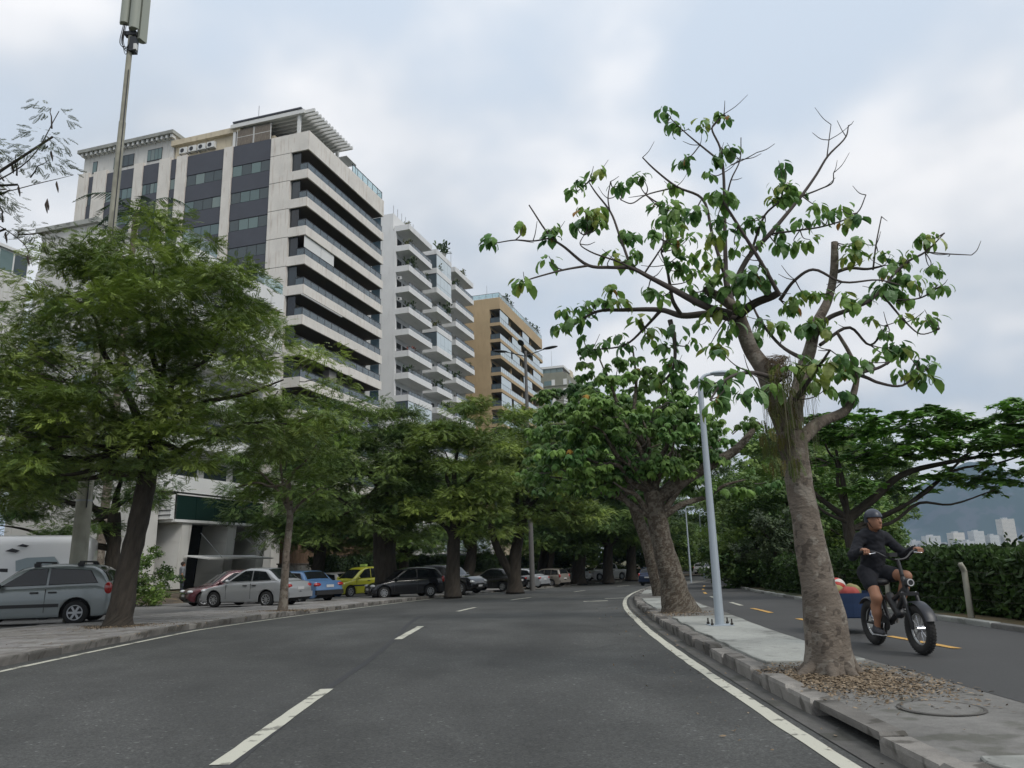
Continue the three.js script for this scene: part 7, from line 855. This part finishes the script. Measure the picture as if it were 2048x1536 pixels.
  for (const s of [-1, 1]) { const g = grip(s), fb = []; for (let k = 0; k < 4; k++) { const z = g[2] + s * (k - 1.5) * 0.0195, l = [0.92, 1.05, 1, 0.8][k]; fb.push([[g[0] - 0.012, g[1] + 0.03, z], [g[0] + 0.026 * l, g[1] + 0.022, z], 0.0095, 0.009], [[g[0] + 0.026 * l, g[1] + 0.022, z], [g[0] + 0.031 * l, g[1] - 0.012, z], 0.009, 0.0085], [[g[0] + 0.031 * l, g[1] - 0.012, z], [g[0] + 0.008, g[1] - 0.027, z], 0.0085, 0.0078]); }
    const palm = [[[g[0] - 0.075, g[1] + 0.02, g[2]], [g[0] - 0.03, g[1] + 0.026, g[2] - 0.014], 0.024, 0.02], [[g[0] - 0.075, g[1] + 0.02, g[2]], [g[0] - 0.03, g[1] + 0.026, g[2] + 0.014], 0.024, 0.02], [[g[0] - 0.03, g[1] + 0.027, g[2] - 0.026], [g[0] - 0.014, g[1] + 0.028, g[2] + 0.026], 0.013, 0.013]], th = [[[g[0] - 0.06, g[1] + 0.01, g[2] - s * 0.026], [g[0] - 0.028, g[1] - 0.012, g[2] - s * 0.046], 0.013, 0.011], [[g[0] - 0.028, g[1] - 0.012, g[2] - s * 0.046], [g[0] + 0.004, g[1] - 0.026, g[2] - s * 0.044], 0.0105, 0.009]];
    geo.push(sdfMesh((x, y, z) => { const p = [x, y, z]; let d = smin(union(p, palm, 0.02), union(p, th, 0.008), 0.014); for (const f of fb) d = smin(d, cap(p, ...f), 0.005); return smin(d, cap(p, [g[0] - 0.12, g[1] + 0.02, g[2]], [g[0] - 0.07, g[1] + 0.02, g[2]], 0.026, 0.024), 0.01); }, [g[0] - 0.13, g[1] - 0.05, g[2] - 0.08], [g[0] + 0.06, g[1] + 0.07, g[2] + 0.08], 0.0035)); }
  part('body', merged(geo), skin, r);
  const up = [[[0.15, 0.93, 0], [0.22, 1.16, 0], 0.152, 0.14], [[0.22, 1.16, 0], [0.265, 1.33, 0], 0.14, 0.12], [[0.255, 1.345, -0.13], [0.255, 1.345, 0.13], 0.08, 0.08], [[0.2, 1.4, -0.06], [0.2, 1.4, 0.06], 0.07, 0.07], [[0.30, 1.38, -0.05], [0.30, 1.38, 0.05], 0.07, 0.07]]; for (const s of [-1, 1]) up.push([[0.26, 1.335, s * 0.17], [0.36, 1.125, s * 0.335], 0.068, 0.056], [[0.36, 1.125, s * 0.335], [0.60, 1.185, s * 0.335], 0.053, 0.042]);
  const top = part('hooded_top', sdfMesh((x, y, z) => { const p = [x, y, z]; let d = union(p, up, 0.05); d += 0.011 * perlin.noise(x * 13, y * 19, z * 13) + 0.005 * perlin.noise(x * 30, y * 34, z * 30); return Math.max(d, -(y - 0.84), cap(p, [0.335, 1.47, 0], [0.36, 1.62, 0], 0.066, 0.1) * -1); }, [-0.1, 0.8, -0.45], [0.7, 1.5, 0.45], 0.011), cloth, r);
  part('shorts', sdfMesh((x, y, z) => { const p = [x, y, z], d = union(p, [[[0.14, 0.9, -0.07], [0.14, 0.9, 0.07], 0.12, 0.12], [[0.18, 0.9, 0.09], [0.30, 0.76, 0.115], 0.115, 0.1], [[0.18, 0.9, -0.09], [0.36, 0.88, -0.145], 0.115, 0.1]], 0.05) + 0.005 * perlin.noise(x * 25, y * 20, z * 25); return d; }, [-0.05, 0.6, -0.3], [0.5, 1.05, 0.3], 0.011), cloth, r);
  const hel = part('helmet', sdfMesh((x, y, z) => { const p = [x - hc[0], y - hc[1], z - hc[2]], o = ell(p, [-0.008, 0.035, 0], [0.128, 0.122, 0.108]), i = ell(p, [-0.004, 0.025, 0], [0.112, 0.108, 0.092]); const cut = -(p[1] - (0.015 - 0.25 * Math.min(0, p[0] + 0.02) * -1)); return Math.max(o, -i, p[1] < (p[0] > 0.02 ? 0.042 : -0.02) ? (p[0] > 0.02 ? 0.042 : -0.02) - p[1] : -1); }, [0.19, 1.5, -0.14], [0.5, 1.72, 0.14], 0.006), phys({ color: lin(0.035, 0.042, 0.06), roughness: 0.4 }), r);
  for (const s of [-1, 1]) part('helmet_strap', tube([[hc[0] + 0.02, hc[1] + 0.01, s * 0.088, 0.005], [hc[0] + 0.035, hc[1] - 0.07, s * 0.06, 0.005], [hc[0] + 0.05, hc[1] - 0.115, 0, 0.005]], 5, 4), M.blackPlastic, r);
  part('hair', sdfMesh((x, y, z) => union([x, y, z], [[[0.25, 1.56, 0], [0.22, 1.44, 0.02], 0.05, 0.03]], 0.03), [0.15, 1.38, -0.08], [0.32, 1.64, 0.1], 0.008), std({ color: lin(0.03, 0.02, 0.014), roughness: 0.9 }), r);
  const shoe = std({ color: lin(0.05, 0.05, 0.055), roughness: 0.7 }), sole = std({ color: lin(0.5, 0.5, 0.5), roughness: 0.7 });
  for (const [x, y, z] of [[0.37, 0.175, 0.145], [0.45, 0.48, -0.15]]) { part('shoe', sdfMesh((a, c, d) => { const p = [a, c, d]; return Math.max(union(p, [[[x - 0.04, y + 0.035, z], [x + 0.13, y + 0.012, z], 0.042, 0.032], [[x - 0.02, y + 0.03, z], [x - 0.01, y + 0.075, z], 0.042, 0.042]], 0.03), y - 0.008 - c); }, [x - 0.1, y - 0.03, z - 0.06], [x + 0.18, y + 0.12, z + 0.06], 0.006), shoe, r); P(r, 'shoe_sole', sole, x - 0.07, x + 0.15, y - 0.018, y - 0.006, z - 0.034, z + 0.034); }
  // cargo trailer towed behind
  const t = thing('cargo_trailer', 'blue fabric cargo trailer towed behind the bicycle', 'trailer', [5.0, 0.12, -12.0], yaw - 0.25), navy = std({ roughness: 0.9, map: tex(256, 0.7, (x, y) => mul([0.022, 0.045, 0.105], 0.65 + 0.7 * tf(x, y, 7, 4))), side: THREE.DoubleSide });
  const rows = []; for (let i = 0; i <= 16; i++) { const u = i / 16; rows.push([0.24, 0.34, 0.46, 0.58].map((y, k) => { const a = u * Math.PI * 2, c = Math.cos(a), s = Math.sin(a), q = Math.pow(Math.abs(c), 0.35) * Math.sign(c), w = Math.pow(Math.abs(s), 0.35) * Math.sign(s), e = 1 + k * 0.03 + 0.03 * perlin.noise(u * 14, y * 8, 2); return [q * 0.42 * e, y + 0.025 * perlin.noise(u * 9, k, 5), w * 0.33 * e]; })); } part('fabric_box', gridGeo(rows), navy, t); P(t, 'box_floor', navy, -0.4, 0.4, 0.225, 0.245, -0.31, 0.31);
  for (const s of [-1, 1]) { part('frame_rail', tube([[-0.45, 0.24, s * 0.34, 0.014], [0.45, 0.24, s * 0.34, 0.014]], 8, 1), M.blackPlastic, t); const w = new THREE.Group(); w.name = 'wheel'; t.add(w); w.position.set(-0.08, 0.2, s * 0.42); part('tyre', new THREE.TorusGeometry(0.18, 0.02, 8, 28), tyre, w); part('rim', new THREE.TorusGeometry(0.155, 0.01, 6, 24), chrome, w); for (let i = 0; i < 8; i++) { const a = i / 8 * 6.283; part('spoke', tube([[0, 0, 0, 0.003], [Math.cos(a) * 0.155, Math.sin(a) * 0.155, 0, 0.003]], 4, 1), chrome, w); } part('axle', tube([[0, 0, -0.06 * s, 0.012], [0, 0, 0.03 * s, 0.012]], 6, 1), M.blackPlastic, w); }
  part('tow_bar', tube([[0.45, 0.24, -0.2, 0.014], [0.9, 0.22, -0.12, 0.014], [1.5, 0.25, 0.02, 0.014]], 8, 4), M.blackPlastic, t);
  // load
  const local = (x, y, z) => { const v = V3(x, y, z).applyAxisAngle(V3(0, 1, 0), t.rotation.y); return [5.0 + v.x, 0.12 + v.y, -12.0 + v.z]; };
  const ball = thing('striped_ball', 'red and white striped ball on top of the trailer load', 'ball', local(-0.05, 0.66, 0.12)); const sh = []; for (let i = 0; i < 8; i++) part('panel', new THREE.SphereGeometry(0.13, 5, 14, i / 8 * 6.283, 6.283 / 8 - 0.015), i % 2 ? std({ color: lin(0.55, 0.52, 0.48), roughness: 0.6 }) : std({ color: lin(0.42, 0.045, 0.03), roughness: 0.6 }), ball); ball.rotation.set(0.5, 0.3, 0.7);
  [[0.16, 0.6, 0.16, 'yellow-green coconut at the front of the trailer load'], [0.2, 0.6, -0.08, 'yellow-green coconut beside the patterned bag'], [-0.2, 0.6, -0.1, 'yellow-green coconut at the back of the trailer']].forEach(([x, y, z, lab], i) => { const c = part('coconut', sdfMesh((a, e, d) => ell([a, e, d], [0, 0, 0], [0.11, 0.095, 0.09]) + 0.006 * perlin.noise(a * 14, e * 14, d * 14 + i), [-0.13, -0.13, -0.13], [0.13, 0.13, 0.13], 0.014), std({ color: lin(0.23, 0.20, 0.07), roughness: 0.6 })); tag(c, lab, 'coconut', 'coconuts in the trailer'); c.position.set(...local(x, y, z)); c.rotation.y = i; });
  const bag = part('patterned_bag', sdfMesh((a, e, d) => ell([a, e, d], [0, 0, 0], [0.15, 0.1, 0.12]) + 0.02 * perlin.noise(a * 9, e * 9, d * 9), [-0.18, -0.14, -0.16], [0.18, 0.14, 0.16], 0.014), std({ color: lin(0.32, 0.06, 0.05), roughness: 0.85 })); tag(bag, 'red cloth bag slumped in the front of the trailer', 'bag'); bag.position.set(...local(0.3, 0.57, 0.02));
}
// pedestrian by the driveway shrub, far left
{
  const t = thing('person', 'distant standing person in a grey shirt near the shrub', 'person', [-18.2, -0.1, -42.5], 0.5);
  const bn = [[[0, 0.95, 0], [0, 1.38, 0], 0.13, 0.15], [[0, 1.4, -0.14], [0, 1.4, 0.14], 0.07, 0.07], [[0, 1.42, 0], [0.01, 1.52, 0], 0.055, 0.05]]; for (const s of [-1, 1]) bn.push([[0, 0.92, s * 0.09], [0.02, 0.5, s * 0.1], 0.085, 0.06], [[0.02, 0.5, s * 0.1], [0, 0.08, s * 0.1], 0.055, 0.035], [[0, 0.05, s * 0.1], [0.15, 0.035, s * 0.11], 0.04, 0.032], [[0, 1.39, s * 0.18], [-0.03, 1.1, s * 0.25], 0.048, 0.04], [[-0.03, 1.1, s * 0.25], [0.06, 0.86, s * 0.25], 0.036, 0.026], [[0.06, 0.86, s * 0.25], [0.08, 0.72, s * 0.25], 0.028, 0.014]);
  part('body', merged([sdfMesh((x, y, z) => union([x, y, z], bn, 0.05), [-0.25, 0, -0.35], [0.3, 1.56, 0.35], 0.016), sdfMesh((x, y, z) => headSdf([x, y, z], [0.02, 1.63, 0], 0.4), [-0.14, 1.45, -0.14], [0.17, 1.78, 0.14], 0.008)]), skin, t);
  part('shirt', sdfMesh((x, y, z) => Math.max(union([x, y, z], [...bn.slice(0, 2).map(([a, c, ra, rb]) => [a, c, ra + 0.015, rb + 0.012]), ...[-1, 1].map((s) => [[0, 1.39, s * 0.18], [-0.02, 1.2, s * 0.23], 0.065, 0.06])], 0.05), 0.86 - y), [-0.25, 0.8, -0.4], [0.25, 1.5, 0.4], 0.016), std({ color: lin(0.16, 0.17, 0.18), roughness: 0.9 }), t);
  part('trousers', sdfMesh((x, y, z) => Math.max(union([x, y, z], bn.filter((q) => q[0][1] < 0.95 && q[1][1] < 0.55 && q[1][1] > 0.07).map(([a, c, ra, rb]) => [a, c, ra + 0.02, rb + 0.02]).concat([[[0, 0.95, -0.04], [0, 0.95, 0.04], 0.145, 0.145]]), 0.04), 0.12 - y), [-0.2, 0.05, -0.3], [0.25, 1.12, 0.3], 0.016), std({ color: lin(0.03, 0.035, 0.05), roughness: 0.9 }), t);
  part('hair', sdfMesh((x, y, z) => Math.max(ell([x, y, z], [0.0, 1.66, 0], [0.115, 0.12, 0.095]), x - 0.06 + (1.64 - y)), [-0.14, 1.5, -0.13], [0.15, 1.8, 0.13], 0.01), std({ color: lin(0.03, 0.02, 0.014), roughness: 0.9 }), t);
}
renderer.render(scene, camera);
